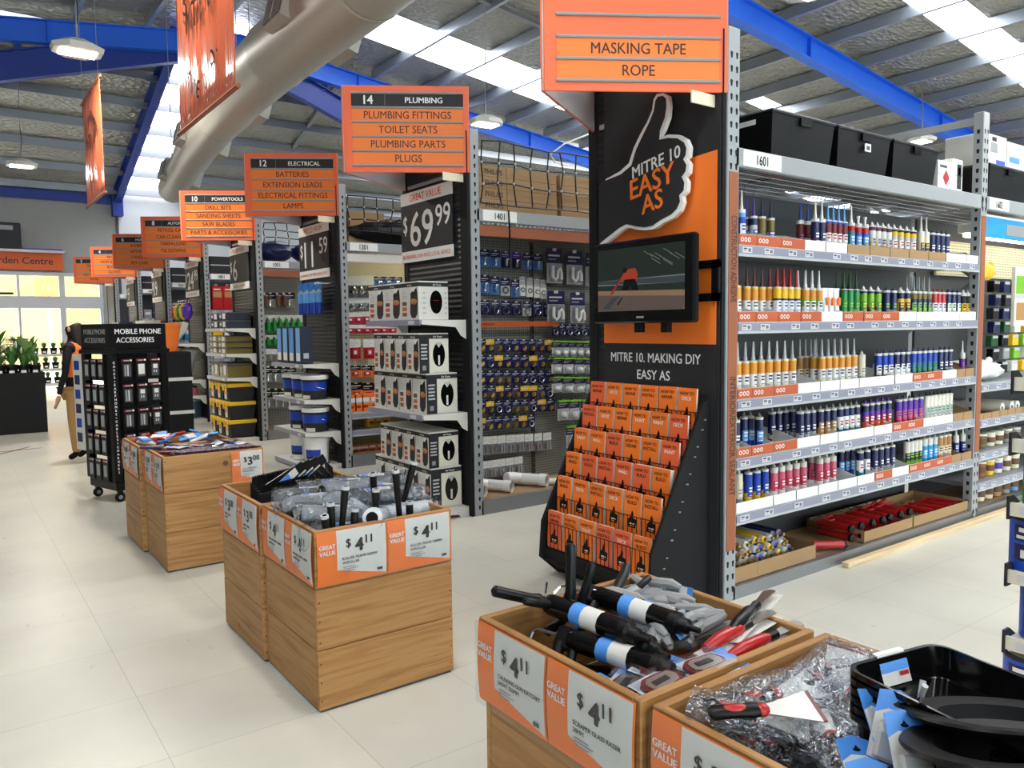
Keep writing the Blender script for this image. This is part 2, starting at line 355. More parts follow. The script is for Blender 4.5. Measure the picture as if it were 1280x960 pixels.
# walls: the far wall is open at the garden doorway
DX0, DX1, DZ = -1.5, 3.95, 3.3
wl = MB(); wl.box(-12, DX0, WY, WY+.2, 0, 6.2, 'wall_grey'); wl.box(DX0, DX1, WY, WY+.2, DZ, 6.2, 'wall_grey'); wl.box(DX1, 4.45, WY, WY+.2, 0, 6.2, 'wall_grey'); struct(wl, 'wall_back')
wl = MB(); wl.box(4.45, 32, WY, WY+.2, 0, 8.4, 'wall_pale'); struct(wl, 'wall_back')  # same far wall, coloured paler here for the skylight falling on it
wl = MB(); wl.box(-12.2, -12, -14, WY+.2, 0, 8.6, 'wall_grey'); struct(wl, 'wall_west')
wl = MB(); wl.box(32, 32.2, -14, WY+.2, 0, 8.6, 'wall_pale'); struct(wl, 'wall_east')
wl = MB(); wl.box(-12, -8, -14.2, -14, 0, 8.8, 'wall_pale'); wl.box(16, 32, -14.2, -14, 0, 8.8, 'wall_pale'); wl.box(-8, 16, -14.2, -14, 3.9, 8.8, 'wall_pale'); wl.box(-8, 16, -14.2, -14, 0, .15, 'wall_pale'); struct(wl, 'wall_front')
wl = MB()
for i in range(9): wl.box(-8.04+i*3, -7.96+i*3, -14.15, -14.05, .15, 3.9, 'lightgrey')
wl.box(-8, 16, -14.15, -14.05, 2.5, 2.6, 'lightgrey'); wl.box(-8, 16, -14.11, -14.1, .15, 3.9, 'glass'); struct(wl, 'added_window_5')  # unseen front glazing, added to let daylight onto the aisle sign faces
t_ = MB(); t_.box(4.40, 4.46, WY-.06, WY, 0, 5.7, 'darkgrey'); struct(t_, 'trim_1')
t_ = MB(); t_.box(-12, 4.3, WY-.12, WY-.02, 5.35, 5.62, 'navy_steel'); struct(t_, 'trim_2')

# steel portal frames
def ibeam_web(mb, pts_top, pts_bot, y, k, fw=.11):
    """tapered I-beam standing in the plane y: a web between two edge lines, flanges along both"""
    n = len(pts_top)
    mb.prism(list(pts_top)+list(pts_bot)[::-1], 'y', y-.008, y+.008, k)
    for L_ in (pts_top, pts_bot):
        for (xa, za), (xb, zb) in zip(L_, L_[1:]):
            mb.prism([(xa, za-.012), (xb, zb-.012), (xb, zb+.012), (xa, za+.012)], 'y', y-fw, y+fw, k)
for Y, nm in ((18.1, 'roof_beam'), (9.2, 'roof_beam'), (-.8, 'roof_beam')):
    mb = MB(); d = .42
    ap = RZ-.26
    xs = (-12, RX, 31.9)
    top = [(x, ap-RS*abs(x-RX)) for x in xs]; bot = [(x, z-d) for x, z in top]
    ibeam_web(mb, top, bot, Y, 'blue_steel')
    for x in (2.0, 8.6, 13.9, 19.2): mb.prism([(x-.006, ap-RS*abs(x-RX)-d), (x+.006, ap-RS*abs(x-RX)-d), (x+.006, ap-RS*abs(x-RX)), (x-.006, ap-RS*abs(x-RX))], 'y', Y-.09, Y+.09, 'blue_steel')
    struct(mb, nm)
# bowed bottom chord under the far frame, with its short posts
mb = MB(); Y = 18.25
zt = lambda x: RZ-.72-RS*abs(x-RX)
ch = [(-4, 4.9), (1.15, 6.42), (4.4, 7.38), (5.75, 7.5), (7.2, 7.05), (9.4, 6.2), (12, 5.2)]
ibeam_web(mb, [(x, z+.55) for x, z in ch], ch, Y, 'navy_steel')
for x in (.4, 1.5, 2.6, 7.8, 8.9, 10): 
    z0 = [z0+(z1-z0)*(x-x0)/(x1-x0) for (x0, z0), (x1, z1) in zip(ch, ch[1:]) if x0 <= x <= x1][0]
    mb.box(x-.06, x+.06, Y-.05, Y+.05, z0+.5, max(zt(x)+.05, z0+.6), 'navy_steel')
struct(mb, 'roof_beam')
# rafter of the end roof, running down to the far wall
mb = MB()
for dx in (0,):
    P = [(HY-.1, hz(HY-.1)-.08), (WY, hz(WY)-.08)]; X = 4.42
    mb.prism([P[0], P[1], (P[1][0], P[1][1]-.4), (P[0][0], P[0][1]-.4)], 'x', X-.008, X+.008, 'navy_steel')
    for o_ in (0, -.4): mb.prism([(P[0][0], P[0][1]+o_), (P[1][0], P[1][1]+o_), (P[1][0], P[1][1]+o_+.02), (P[0][0], P[0][1]+o_+.02)], 'x', X-.1, X+.1, 'navy_steel')
    mb.box(X-.14, X+.14, WY-.35, WY-.02, 5.0, 5.5, 'navy_steel')
struct(mb, 'roof_beam')
# purlins: along y on the side roofs, along x on the end roof
def purlin_x(x, y0, y1):
    mb = MB(); z = rz(x)-.235; mb.prism([(x-.04, z), (x+.035, z), (x+.035, z+.012), (x-.028, z+.012), (x-.028, z+.2), (x+.04, z+.2), (x+.04, z+.215), (x-.04, z+.215)], 'y', y0, y1, 'galvanised'); struct(mb, 'purlin_beam')
for i in range(19): purlin_x(RX+.55+i*1.36, -14, HY-.2)
for i in range(10): purlin_x(RX-.55-i*1.36, -14, HY-.2)
for i in range(7):
    y = HY+.55+i*1.15; z = hz(y)-.2
    mb = MB(); mb.prism([(y-.04, z), (y+.035, z), (y+.035, z+.012), (y-.028, z+.012), (y-.028, z+.19), (y+.04, z+.19), (y+.04, z+.2), (y-.04, z+.2)], 'x', -12, 31.9, 'zinc'); struct(mb, 'purlin_beam')
# bridging bars between the purlins
for yb in (4.8, 12.9):
    mb = MB(); mb.prism([(RX+.6, rz(RX+.6)-.16), (30, rz(30)-.16), (30, rz(30)-.08), (RX+.6, rz(RX+.6)-.08)], 'y', yb-.05, yb+.05, 'zinc'); struct(mb, 'bridging_beam')
for xb in (1.0, -2.2, 8.5):
    mb = MB(); mb.prism([(HY+.3, hz(HY+.3)-.13), (WY-.2, hz(WY-.2)-.13), (WY-.2, hz(WY-.2)-.06), (HY+.3, hz(HY+.3)-.06)], 'x', xb-.05, xb+.05, 'zinc'); struct(mb, 'bridging_beam')

# ---- the garden doorway
mb = MB()
for x in (DX0, 1.83, 2.9, 3.9): mb.box(x-.03, x+.03, WY-.02, WY+.1, 0, DZ, 'lightgrey')
for z0, z1 in ((DZ-.1, DZ), (2.28, 2.62)): mb.box(DX0, DX1, WY-.06, WY+.14, z0, z1, 'lightgrey')
mb.box(2.83, 2.97, WY-.03, WY+.1, 0, DZ, 'lightgrey'); mb.box(1.3, 1.7, WY-.1, WY-.06, 2.66, 2.72, 'black_matte')
struct(mb, 'door_1')
mb = MB()
for x0, x1 in ((DX0+.03, 1.8), (1.86, 2.83), (2.97, 3.87)): mb.box(x0, x1, WY+.03, WY+.04, 2.62, DZ-.1, 'glass')
mb.box(2.97, 3.87, WY+.03, WY+.04, 0, 2.28, 'glass')
struct(mb, 'window_4')
# sign above the doorway
sg = thing('garden_sign', 'long orange Garden Centre sign above the glazed doorway', 'sign', (0, WY-.05, 0))
p0, p1 = U(79, 337, 'y', WY-.1), U(79, 322, 'y', WY-.1); gx = p0.x
g = MB(); g.bbox(-1.4, gx, -.08, .04, 3.36, 3.84, 'orange_dark', .01); part(g, 'panel', sg)
g = MB(); g.text('Garden Centre', gx-.25, 3.52, .27, 'text_dark', -.085, align='r', bold=.01, width=1.62); part(g, 'lettering', sg)
bl = MB(); bl.bbox(-1.3, 1.93, 25.5, 25.88, 3.87, 4.6, 'charcoal', .02); bl.box(.8, 1.75, 25.485, 25.5, 4.4, 4.52, 'grey'); solo(bl, 'wall_cabinet', 'dark grey box standing on the ledge over the garden sign', 'cabinet')
bl = MB(); bl.box(-1.4, gx, 25.3, 25.97, 3.84, 3.87, 'lightgrey'); bl.box(1.95, gx, 25.72, 25.9, 3.87, 3.95, 'purple'); solo(bl, 'sign_ledge', 'thin pale ledge with a purple strip over the garden sign', 'ledge')
# what stands outside in the garden yard
mb = MB(); mb.box(-14, 14, 26.3, 27, -.02, .001, 'offwhite'); mb.box(-14, 18, 27, 44.9, -.02, .002, 'offwhite'); struct(mb, 'ground')
mb = MB(); mb.box(-14, 18, 40, 40.2, 0, 7, 'yard_cream'); struct(mb, 'yard_wall')
ou = thing('street_sign', 'orange lit sign with a yellow emblem seen through the door glass', 'sign', (3.25, 34, 0))
g = MB(); g.bbox(-.35, .55, 0, .15, 2.95, 3.75, 'lit_sign', .02); part(g, 'panel', ou)
g = MB(); 
for dx in (-.12, .06, .24): g.box(dx, dx+.1, -.02, 0, 3.1, 3.42, 'lit_yellow')
part(g, 'emblem', ou); g = MB(); g.box(.05, .15, .03, .12, 0, 2.95, 'grey'); part(g, 'post', ou)
# ------------------------------------------------------------------ lamps, duct, banners
def lamp(loc, label, power=1.):
    t = thing('pendant_lamp', label, 'lamp', loc, group='high bay lamps hung from the roof')
    def body():
        b = MB(); o = [(.29*math.cos(math.radians(22.5+45*i)), .29*math.sin(math.radians(22.5+45*i))) for i in range(8)]
        for s0, z0, s1, z1 in ((1, .0, 1.06, .06), (1.06, .06, .5, .14), (.5, .14, .12, .17)):
            v = [(x*s0, y*s0, z0) for x, y in o]+[(x*s1, y*s1, z1) for x, y in o]
            b.add(v, [(i, (i+1) % 8, 8+(i+1) % 8, 8+i) for i in range(8)], 'offwhite')
        b.add([(x*.12, y*.12, .17) for x, y in o], [list(range(8))], 'offwhite')
        b.add([(x, y, 0) for x, y in o], [list(range(7, -1, -1))], 'lightgrey'); return b.mesh('housing')
    part(cached('lamphouse', body), 'housing', t)
    def pan(): b = MB(); b.box(-.2, .2, -.13, .13, -.012, -.002, 'lamp_panel'); return b.mesh('diffuser')
    part(cached('lamppan', pan), 'diffuser', t)
    x, y, z = loc; h = min(rz(x), hz(y))-.2-z
    b = MB(); b.tube([(0, 0, .16), (0, 0, .34)], .014, 'grey', 6); b.tube([(0, 0, .34), (.02, 0, h*.6), (0, 0, h)], .008, 'grey', 5); b.tube([(0, 0, .3), (.03, .02, .5), (.01, 0, .8)], .006, 'black', 5)
    part(b, 'hanging_cable', t)
    L = bpy.data.lights.new('lamp_glow', 'AREA'); L.energy = LAMPW*power; L.size = .4; L.color = (1, .96, .86); L.shape = 'DISK'
    lo = bpy.data.objects.new('lamp_glow', L); COL.objects.link(lo); lo.parent = t; lo.location = (0, 0, -.03)
for (u, v, z, lab) in ((97, 66, 5, 'octagonal white high bay lamp in front of the bright blue beam'), (27, 208, 5, 'octagonal high bay lamp hung low near the grey far wall'), (607, 156, 5, 'octagonal high bay lamp beside the plumbing aisle sign'), (1152, 177, 5.6, 'small far lamp hung over the black storage tubs')):
    p = U(u, v, 'z', z); lamp(tuple(p), lab, 2. if u < 200 else 1.)
for p, lab in (((7, 2, 5), 'added high bay lamp, out of frame, over the sealant aisle'), ((7.4, 4.9, 5), 'added high bay lamp, out of frame, between sealant and plumbing aisles'), ((1, -3.5, 5), 'added high bay lamp, out of frame, near the shop front, west side'), ((6.5, -4, 5), 'added high bay lamp, out of frame, near the shop front, east side'), ((12.5, 1.5, 5), 'added high bay lamp, out of frame, over the paint aisle end')): lamp(p, lab)  # lamps out of frame, added to raise the general light
lamp((1.5, 2.6, 5.1), 'added high bay lamp, out of frame, over the front timber bins', .5)  # added lamp out of frame, more light on bins and signs
lamp((1.5, 6.6, 5.1), 'added high bay lamp, above the frame, lighting the electrical aisle sign', .8)  # added lamp hidden above the frame to brighten the sign faces
# duct
DP = [(0, 3.0), (5, 3.03), (8.3, 3.04), (9.85, 3.11), (12.9, 3.42), (15.4, 3.75), (18, 4.1)]
def dxy(y):
    for (a, c), (b_, d) in zip(DP, DP[1:]):
        if a <= y <= b_: return c+(d-c)*(y-a)/(b_-a)
    return 4.1
dt = thing('air_duct', 'long round pale grey air duct under the roof with grilles', 'duct', (0, 0, 0))
def seg(ys, name):
    b = MB(); n = 28; P = []
    for y, r in ys: P.append([(dxy(y)+r*math.cos(2*math.pi*i/n), y, 4.5+r*math.sin(2*math.pi*i/n)) for i in range(n+1)])
    b.grid(P, 'duct_skin'); part(b, name, dt)
seg([(3.2, 0.336), (6.1, 0.336)], 'duct_section'); seg([(6.1, 0.339), (6.12, 0.349), (6.16, 0.340), (8.3, 0.340), (8.35, 0.349), (8.4, 0.336)], 'duct_section'); seg([(8.4, 0.336), (9.85, 0.332), (10.6, 0.328), (11.2, 0.298)], 'duct_section'); seg([(11.2, 0.298), (11.25, 0.307), (11.3, 0.298), (12.9, 0.298), (13.9, 0.294), (14.3, 0.273)], 'duct_section'); seg([(14.3, 0.273), (15.4, 0.273), (17.3, 0.273)], 'duct_section')
b = MB(); b.prism([(dxy(17.3)+0.273*math.cos(i*.5236), 4.5+0.273*math.sin(i*.5236)) for i in range(12)], 'y', 17.29, 17.32, 'duct_skin'); part(b, 'end_cap', dt)
for y, r in ((7.3, 0.336), (10.1, 0.328), (12.6, 0.298), (15.6, 0.273)):
    for sgn, ang in ((-1, .25), (1, -0.294)):
        g = MB(); g.T = Matrix.Translation((dxy(y), y, 4.5)) @ Matrix.Rotation(ang if sgn < 0 else -ang, 4, 'Y') @ Matrix.Scale(sgn, 4, (1, 0, 0))
        g.box(r-.12, r+.06, -.24, .24, -.17, .17, 'duct_skin'); g.box(r+.06, r+.064, -.21, .21, -.14, .14, 'black_matte')
        for k in range(12): g.box(r+.06, r+.074, -.21, .21, -.137+k*.024, -.127+k*.024, 'grey')
        g.box(r+.06, r+.076, -.012, .012, -.14, .14, 'lightgrey'); part(g, 'grille', dt)
for y in (6.1, 8.4, 11.2, 14.3):
    for sx in (-.3, .3): g = MB(); g.tube([(dxy(y)+sx*.9, y, 4.5), (dxy(y)+sx*.9, y, min(rz(dxy(y)), 8)-.2)], .006, 'grey', 5); part(g, 'hanger_wire', dt)
# banners
def banner(x, y0, y1, z0, z1, label):
    t = thing('hanging_banner', label, 'banner', (x, (y0+y1)/2, z0)); w = y1-y0; h = z1-z0; n = 40
    def wx(s, k): return .007*math.sin(s*17)+.004*math.sin(s*41+1)+.03*math.sin(s*5+2)*(1-k)*k
    P = [[(wx(i/n, j/12), w/2-w*i/n, h*j/12) for i in range(n+1)] for j in range(13)]
    b = MB(); b.grid(P, 'banner_vinyl'); o = part(b, 'cloth', t); md = o.modifiers.new('thick', 'SOLIDIFY'); md.thickness = .003
    for zz in (0, h):
        b = MB(); b.tube([(0, -w/2-.03, zz), (0, w/2+.03, zz)], .018, 'terracotta', 8); part(b, 'batten', t)
    # lettering on a ring; seen from the -x side the text runs from +y to -y
    b = MB(); cz = .66; R = .47
    for s_, a0, a1, out in (('MITRE 10 CO.', 215, 325, False), ('HOME IMPROVEMENT', 155, 25, True)):
        for i, chx in enumerate(s_):
            if chx == ' ': continue
            ang = math.radians(a0+(a1-a0)*i/(len(s_)-1)); rot = ang+math.pi/2 if not out else ang-math.pi/2
            rr = R+(.0 if out else 0)
            q = MB(); q.text(chx, 0, -.06, .19, 'text_brown', bold=.02, squeeze=.75); 
            for f in range(len(q.f)): pass
            vs = []
            for vx, vy, vz in q.v:
                px = math.cos(ang)*rr+vx*math.cos(rot)-vz*math.sin(rot); pz = math.sin(ang)*rr+vx*math.sin(rot)+vz*math.cos(rot)
                s__ = (px+w/2)/w; k__ = min(1, max(0, (cz+pz)/h)); vs.append((wx(s__, k__)-.02+vy, -px, cz+pz))
            b.add(vs, q.f, 'text_brown')
    q = MB(); q.text('MITRE 10', 0, 0, .3, 'text_brown', bold=.02, width=.72); b.add([(wx((vx+w/2)/w, (cz+.05+vz)/h)-.02+vy, -vx, cz+.05+vz) for vx, vy, vz in q.v], q.f, 'text_brown')
    part(b, 'lettering', t)
    for yy in (-w*.42, w*.42): b = MB(); b.tube([(0, yy, h), (0, yy, min(rz(x), hz((y0+y1)/2))-.3-z0)], .004, 'grey', 5); part(b, 'hanger_wire', t)
banner(1.80, 5.75, 7.4, 3.33, 5.35, 'large glossy orange banner hung close under the air duct')
banner(1.84, 11.5, 13.1, 3.42, 4.9, 'narrow orange banner hung further back below the octagonal lamp')
# ------------------------------------------------------------------ racks (gondolas), end panels, aisle signs
GON = {16: (2.83, 3.55), 14: (5.45, 3.575), 12: (8.30, 3.68), 10: (11.15, 3.67), 8: (14.1, 3.73), 6: (17.0, 3.75), 4: (19.9, 3.76), 2: (22.8, 3.76)}
ZB0, ZB1 = 2.475, 2.58
def post_mb(h, w=.1, d=.075, slim=False):
    b = MB(); b.bbox(0, w, 0, d, 0, h, 'rackgrey', .004)
    xs = (w*.27, w*.73) if not slim else (w*.5,)
    n = int((h-.1)/.075)
    for i in range(n):
        z = .07+i*.075
        for x in xs:
            b.flat([(x-.011, -.0008, z+.012), (x-.006, -.0008, z-.018), (x+.006, -.0008, z-.018), (x+.011, -.0008, z+.012), (x, -.0008, z+.02)], 'black_matte')
        b.add([(-.0008, d*.62, z-.016), (-.0008, d*.38, z-.016), (-.0008, d*.34, z+.016), (-.0008, d*.66, z+.016)], [(0, 1, 2, 3)], 'black_matte')
    return b.mesh('upright')
def rack(n, label, num, bays, back, zbase=.075, beam='rackgrey', slim=True, base_mat='cardboard', depth=.5, group=None):
    Y0, X0 = GON[n]; t = thing('shelf_rack', label, 'rack', (X0, Y0, 0), group=group)
    wpost = .1 if not slim else .085
    me = cached(('post', slim), lambda: post_mb(3.22, wpost, .075, slim)); x = 0
    L = sum(bays)+wpost
    for i in range(len(bays)+1):
        part(me, 'upright', t, (x, 0, 0)); part(me, 'upright', t, (x, 1.02, 0))
        b = MB(); b.box(x+.025, x+.07, .07, 1.03, 3.14, 3.19, beam); b.tube([(x+.05, .08, .4), (x+.05, 1.02, 1.1)], .014, beam, 6); b.tube([(x+.05, 1.02, 1.15), (x+.05, .08, 1.9)], .014, beam, 6); b.tube([(x+.05, .08, 1.95), (x+.05, 1.02, 2.7)], .014, beam, 6); part(b, 'end_frame_brace', t)
        if i < len(bays): x += bays[i]
    x = 0
    for i, bl in enumerate(bays):
        a, e = x+wpost, x+bl
        for y in (.0, 1.04):
            b = MB(); b.bbox(a-.03, e+.03, y, y+.05, ZB0, ZB1, beam, .006); part(b, 'beam', t)
        b = MB(); b.box(a+.03, a+.38, -.006, -.001, ZB0+.008, ZB1-.008, 'white'); p = part(b, 'number_plate', t)
        b = MB(); b.text('%s%02d' % (num, i+1), a+.2, ZB0+.024, .078, 'black', -.0075, bold=.012, squeeze=.8); part(b, 'lettering', p)
        b = MB(); b.box(a, e, .545, .565, .06, 2.46, back); part(b, 'back_panel', t)
        b = MB(); b.box(a-.02, e+.02, .0, .06, 0, zbase, 'zinc'); b.box(a, e, .06, .545, zbase-.02, zbase, base_mat); part(b, 'base_deck', t)
        b = MB()
        for k in range(int((e-a)/.05)): b.tube([(a+.02+k*.05, .04, 2.49), (a+.02+k*.05, 1.06, 2.49)], .0035, 'lightgrey', 4)
        for yy in [.06+.1*k for k in range(11)]: b.tube([(a, yy, 2.486), (e, yy, 2.486)], .0035, 'lightgrey', 4)
        part(b, 'wire_deck_mesh', t); x += bl
    return t
def shelf(t, a, e, z, num, depth=.5, strip=True, y=0., trim='rackgrey'):
    """a shelf deck whose top is at z, its ticket strip along the front with the tickets in it"""
    b = MB(); b.bbox(a, e, y+.006, y+depth, z-.035, z, trim, .003); b.box(a, e, y-.002, y+.02, z-.065, z-.05, 'lightgrey'); b.box(a, e, y+.01, y+.03, z-.05, z-.03, trim); p = part(b, 'shelf', t)
    b = MB(); b.box(a, e, y-.004, y+.006, z-.05, z-.008, 'strip'); q = part(b, 'ticket_strip', t)
    rnd = random.Random(int(z*1000)); x = a+.03; me = cached('ticket', lambda: ticket_mb())
    while x < e-.1 and strip:
        part(me, 'ticket', q, (x, y-.005, z-.044)); x += rnd.choice((.17, .2, .2, .23, .3))
def ticket_mb():
    b = MB(); b.box(0, .085, -.001, 0, 0, .032, 'ticket'); b.box(.008, .04, -.0014, -.001, .018, .027, 'darkgrey'); b.box(.05, .075, -.0014, -.001, .006, .026, 'midgrey'); b.box(.008, .036, -.0014, -.001, .008, .012, 'grey')
    return b.mesh('ticket')
SH16 = (2.045, 1.607, 1.165, .823, .5)
R16 = rack(16, 'grey steel sealant rack marked 1601 under four black tubs', 16, (3.07, 3.0), 'darkgrey', slim=False)
for z in SH16: shelf(R16, .1, 3.07, z, 0)
for z in (1.09, .80, .53, .28): shelf(R16, 3.17, 6.05, z, 0)
b = MB(); b.box(.012, .088, -.004, -.0005, .3, 2.44, 'terracotta'); part(b, 'category_strip', R16)
for z in (1.8, 1.0): pass
b = MB()
for s_, z1, z0 in (('CONSTRUCTION ADHESIVE', 2.2, 1.72), ('INTERIOR/EXTERIOR SEALANT', 1.3, .62)):
    q = MB(); q.text(s_, 0, 0, .07, 'text_brown', 0, align='l', bold=.006, width=(z1-z0))
    for vx, vy, vz in q.v: pass
    b.add([(.03+vz, -.0055+vy, z1-vx) for vx, vy, vz in q.v], q.f, 'text_brown')
part(b, 'category_lettering', R16)
b = MB(); b.box(3.08, 3.155, -.004, -.0005, .55, 2.42, 'terracotta'); part(b, 'category_strip', R16)
R14 = rack(14, 'plumbing rack marked 1401 with pegboard of blister packs', 14, (3.0, 3.0), 'pegboard_grey', .12)
R12 = rack(12, 'electrical rack marked 1201 with a lit cream pegboard', 12, (2.4, 2.4), 'pegboard_cream', .14)
R10 = rack(10, 'power tool rack marked 1001 with navy bags on top', 10, (2.4, 2.4), 'pegboard_grey', .14)
R8 = rack(8, 'automotive rack marked 0801 holding two red cans', '08', (2.4,), 'pegboard_grey', .14)
R6 = rack(6, 'homeware rack marked 06, sixth sign along the aisle ends', '06', (2.4,), 'darkgrey', .14)
R4 = rack(4, 'cleaning goods rack beneath aisle sign 4', '04', (2.4,), 'darkgrey', .14)
R2 = rack(2, 'garden chemical rack beneath aisle sign 2, nearest the garden door', '02', (1.6,), 'darkgrey', .14)
for t, zs, L in ((R8, (1.95, 1.5, 1.1, .7), 2.4), (R6, (1.9, 1.4, .9, .5), 2.4), (R4, (1.9, 1.4, .9, .5), 2.4)):
    for z in zs: shelf(t, .085, L, z, 0, .45)
for t in (R14, R12, R10):
    b = MB(); b.box(.09, 2.3 if t is not R14 else 2.98, .02, .04, 2.36, 2.45, 'terracotta' if t is not R12 else 'offwhite'); part(b, 'header_strip', t)
# slotted posts on the plumbing pegboard
b = MB()
for x in (1.02,):
    b.box(x, x+.035, .53, .545, .12, 2.4, 'darkgrey')
    for k in range(44): b.box(x+.012, x+.024, .528, .53, .18+k*.05, .21+k*.05, 'black_matte')
part(b, 'slotted_post', R14)

def end_panel(n, label):
    Y0, X0 = GON[n]; t = thing('endcap_board', label, 'board', (X0-.03, Y0+.03, 0))
    b = MB(); b.box(0, .025, -.02, .09, 0, 3.2, 'black_matte'); b.box(0, .025, 1.0, 1.08, 0, 3.2, 'black_matte'); part(b, 'side_rail', t)
    b = MB(); b.box(.006, .025, .09, 1.0, .05, 3.2, 'slat_black'); part(b, 'slat_board', t)
    b = MB(); b.bbox(-.0, .02, .02, 1.06, 0, .05, 'black_matte', .004); part(b, 'kick_plate', t)
end_panel(16, 'black end panel behind the television and brochure stand')
end_panel(14, 'black slatted end panel behind the air fryer boxes')
end_panel(12, 'black slatted end panel behind the white pails')
end_panel(10, 'black slatted end panel behind the yellow lidded toolboxes')
end_panel(8, 'black slatted end panel behind the grey boots')
end_panel(6, 'black end panel below the aisle six sign'); end_panel(4, 'black end panel below the aisle four sign'); end_panel(2, 'black end panel below the aisle two sign')

def aisle_sign(n, title, rows, label):
    Y0, X0 = GON[n]; t = thing('aisle_sign', label, 'sign', (X0-.005, Y0, 2.86), group=None)
    H = .69; ax, ay = -.86, .53; W = math.hypot(ax, ay); a1 = math.atan2(-ay, -ax)
    # front panel in a local frame: x from the apex to the rack, facing -y
    def fr(name, b, label=None): return part(b, name, t, (ax, ay, 0), (0, 0, a1))
    b = MB(); b.bbox(0, W, 0, .012, 0, H, 'sign_red', .003); pn = fr('front_panel', b)
    b = MB()
    for i in range(6): b.tube([(W*.065, -.005, .055+i*.115), (W*.955, -.005, .055+i*.115)], .009, 'grey', 8)
    fr('divider_rail', b)
    b = MB()
    for i in range(4):
        if rows[3-i]: b.box(W*.07, W*.95, -.003, -.0005, .064+i*.115, .161+i*.115, 'sign_orange')
    if title: b.box(W*.065, W*.955, -.003, -.0005, .524, .62, 'charcoal'); b.box(W*.33, W*.332, -.0035, -.003, .524, .62, 'grey')
    fr('row_insert', b)
    b = MB()
    if title:
        b.text(str(n), W*.2, .542, .098, 'white', -.004, bold=.02, squeeze=.95); b.text(title, W*.64, .552, .064, 'white', -.004, bold=.016, width=W*.5)
    for i in range(4):
        if rows[3-i]: b.text(rows[3-i], W*.51, .083+i*.115, .083, 'text_brown' if n != 16 else 'text_dark', -.004, bold=.008, width=W*.84, squeeze=.92)
    fr('lettering', b)
    # rear panel of the V
    b = MB(); W2 = W; b.box(0, W2, 0, .012, 0, H, 'sign_red'); b.box(.004, W2, .012, .016, .004, H-.004, 'lightgrey')
    a2 = math.atan2(1.06-ay, -ax); b2 = MB()
    b2.box(0, W2, -.006, .0, .004, H-.004, 'lightgrey'); b2.box(0, W2, 0, .01, 0, H, 'sign_red'); b2.box(W2*.995, W2*.999, -.01, -.006, 0, H, 'grey')
    part(b2, 'rear_panel', t, (ax, ay+.014, 0), (0, 0, a2))
    b = MB(); b.box(-.03, .0, .05, 1.0, .0, .03, 'grey'); b.box(-.22, 0, .06, .07, -.07, -.005, 'cream'); part(b, 'mounting_bracket', t)
aisle_sign(16, None, ['', '', 'MASKING TAPE', 'ROPE'], 'biggest orange aisle sign, reading MASKING TAPE and ROPE')
aisle_sign(14, 'PLUMBING', ['PLUMBING FITTINGS', 'TOILET SEATS', 'PLUMBING PARTS', 'PLUGS'], 'orange aisle sign numbered 14 PLUMBING over the air fryers')
aisle_sign(12, 'ELECTRICAL', ['BATTERIES', 'EXTENSION LEADS', 'ELECTRICAL FITTINGS', 'LAMPS'], 'orange aisle sign numbered 12 ELECTRICAL over the pails')
aisle_sign(10, 'POWERTOOLS', ['DRILL BITS', 'SANDING SHEETS', 'SAW BLADES', 'PARTS & ACCESSORIES'], 'orange aisle sign numbered 10 POWERTOOLS, partly behind sign 12')
aisle_sign(8, 'AUTOMOTIVE', ['PETROL CANS', 'CAR CLEANING', 'TARPAULINS', 'TIE DOWNS'], 'orange aisle sign numbered 8 listing tarpaulins and tie downs')
aisle_sign(6, 'HOMEWARES', ['INTERIOR', 'GIFTWARE', 'CANDLES', 'PET CARE'], 'orange aisle sign numbered 6 listing candles and pet care')
aisle_sign(4, 'CLEANING', ['BROOMS', 'MOPS & BUCKETS', 'BUCKETS', 'GLOVES'], 'small orange aisle sign numbered 4 listing gloves')
aisle_sign(2, 'GARDEN', ['FERTILISER', 'SPRAYS', 'PEST CONTROL', 'HOSES'], 'smallest orange aisle sign numbered 2 beside the garden sign')

def poster(n, top, dollars, cents, foot, label, z0=2.2, half=False):
    Y0, X0 = GON[n]; t = thing('price_poster', label, 'poster', (X0-.045, Y0+1.12, z0), -math.pi/2)
    W = .9; H = .62
    b = MB(); b.box(0, W, 0, .01, .1, H-.1, 'charcoal' if not half else 'charcoal'); part(b, 'price_board', t)
    b = MB(); b.box(0, W, -.002, .01, H-.1, H+.01, 'white'); part(b, 'top_banner', t)
    b = MB(); b.box(0, W, -.002, .01, 0, .1, 'white'); part(b, 'foot_banner', t)
    b = MB(); b.text(top, W/2, H-.075, .088, 'sign_red', -.003, bold=.018, width=W*.82); b.text(foot, W/2, .03, .05, 'sign_red', -.003, bold=.006, width=W*.94)
    x = .05; b.text('$', x, .27, .22, 'white', -.003, align='l', bold=.012, squeeze=.7)
    b.text(dollars, x+.13, .14, .44, 'white', -.003, align='l', bold=.012, width=.46 if len(dollars) > 1 else .24)
    if cents: b.text(cents, W*.97, .28, .26, 'white', -.003, align='r', bold=.012, width=.25)
    part(b, 'lettering', t)
poster(14, 'GREAT VALUE', '69', '99', 'BIG BRANDS, LOW PRICE, LOCAL ADVICE.', 'dark price poster showing 69.99 above the air fryers')
poster(12, 'PRICED FROM', '11', '59', 'BIG BRANDS, LOW PRICE, LOCAL ADVICE.', 'dark price poster showing 11.59 below aisle sign 12')
poster(10, 'PRICED FROM', '6', '', 'BIG BRANDS, LOW PRICE', 'price poster with a single 6 below aisle sign 10')
poster(8, 'GREAT VALUE', '24', '99', 'BIG BRANDS, LOW PRICE', 'price poster showing 24.99 above the coloured dusters')
poster(6, 'GREAT VALUE', '19', '', 'BIG BRANDS, LOW PRICE', 'narrow pale price poster below aisle sign 6')
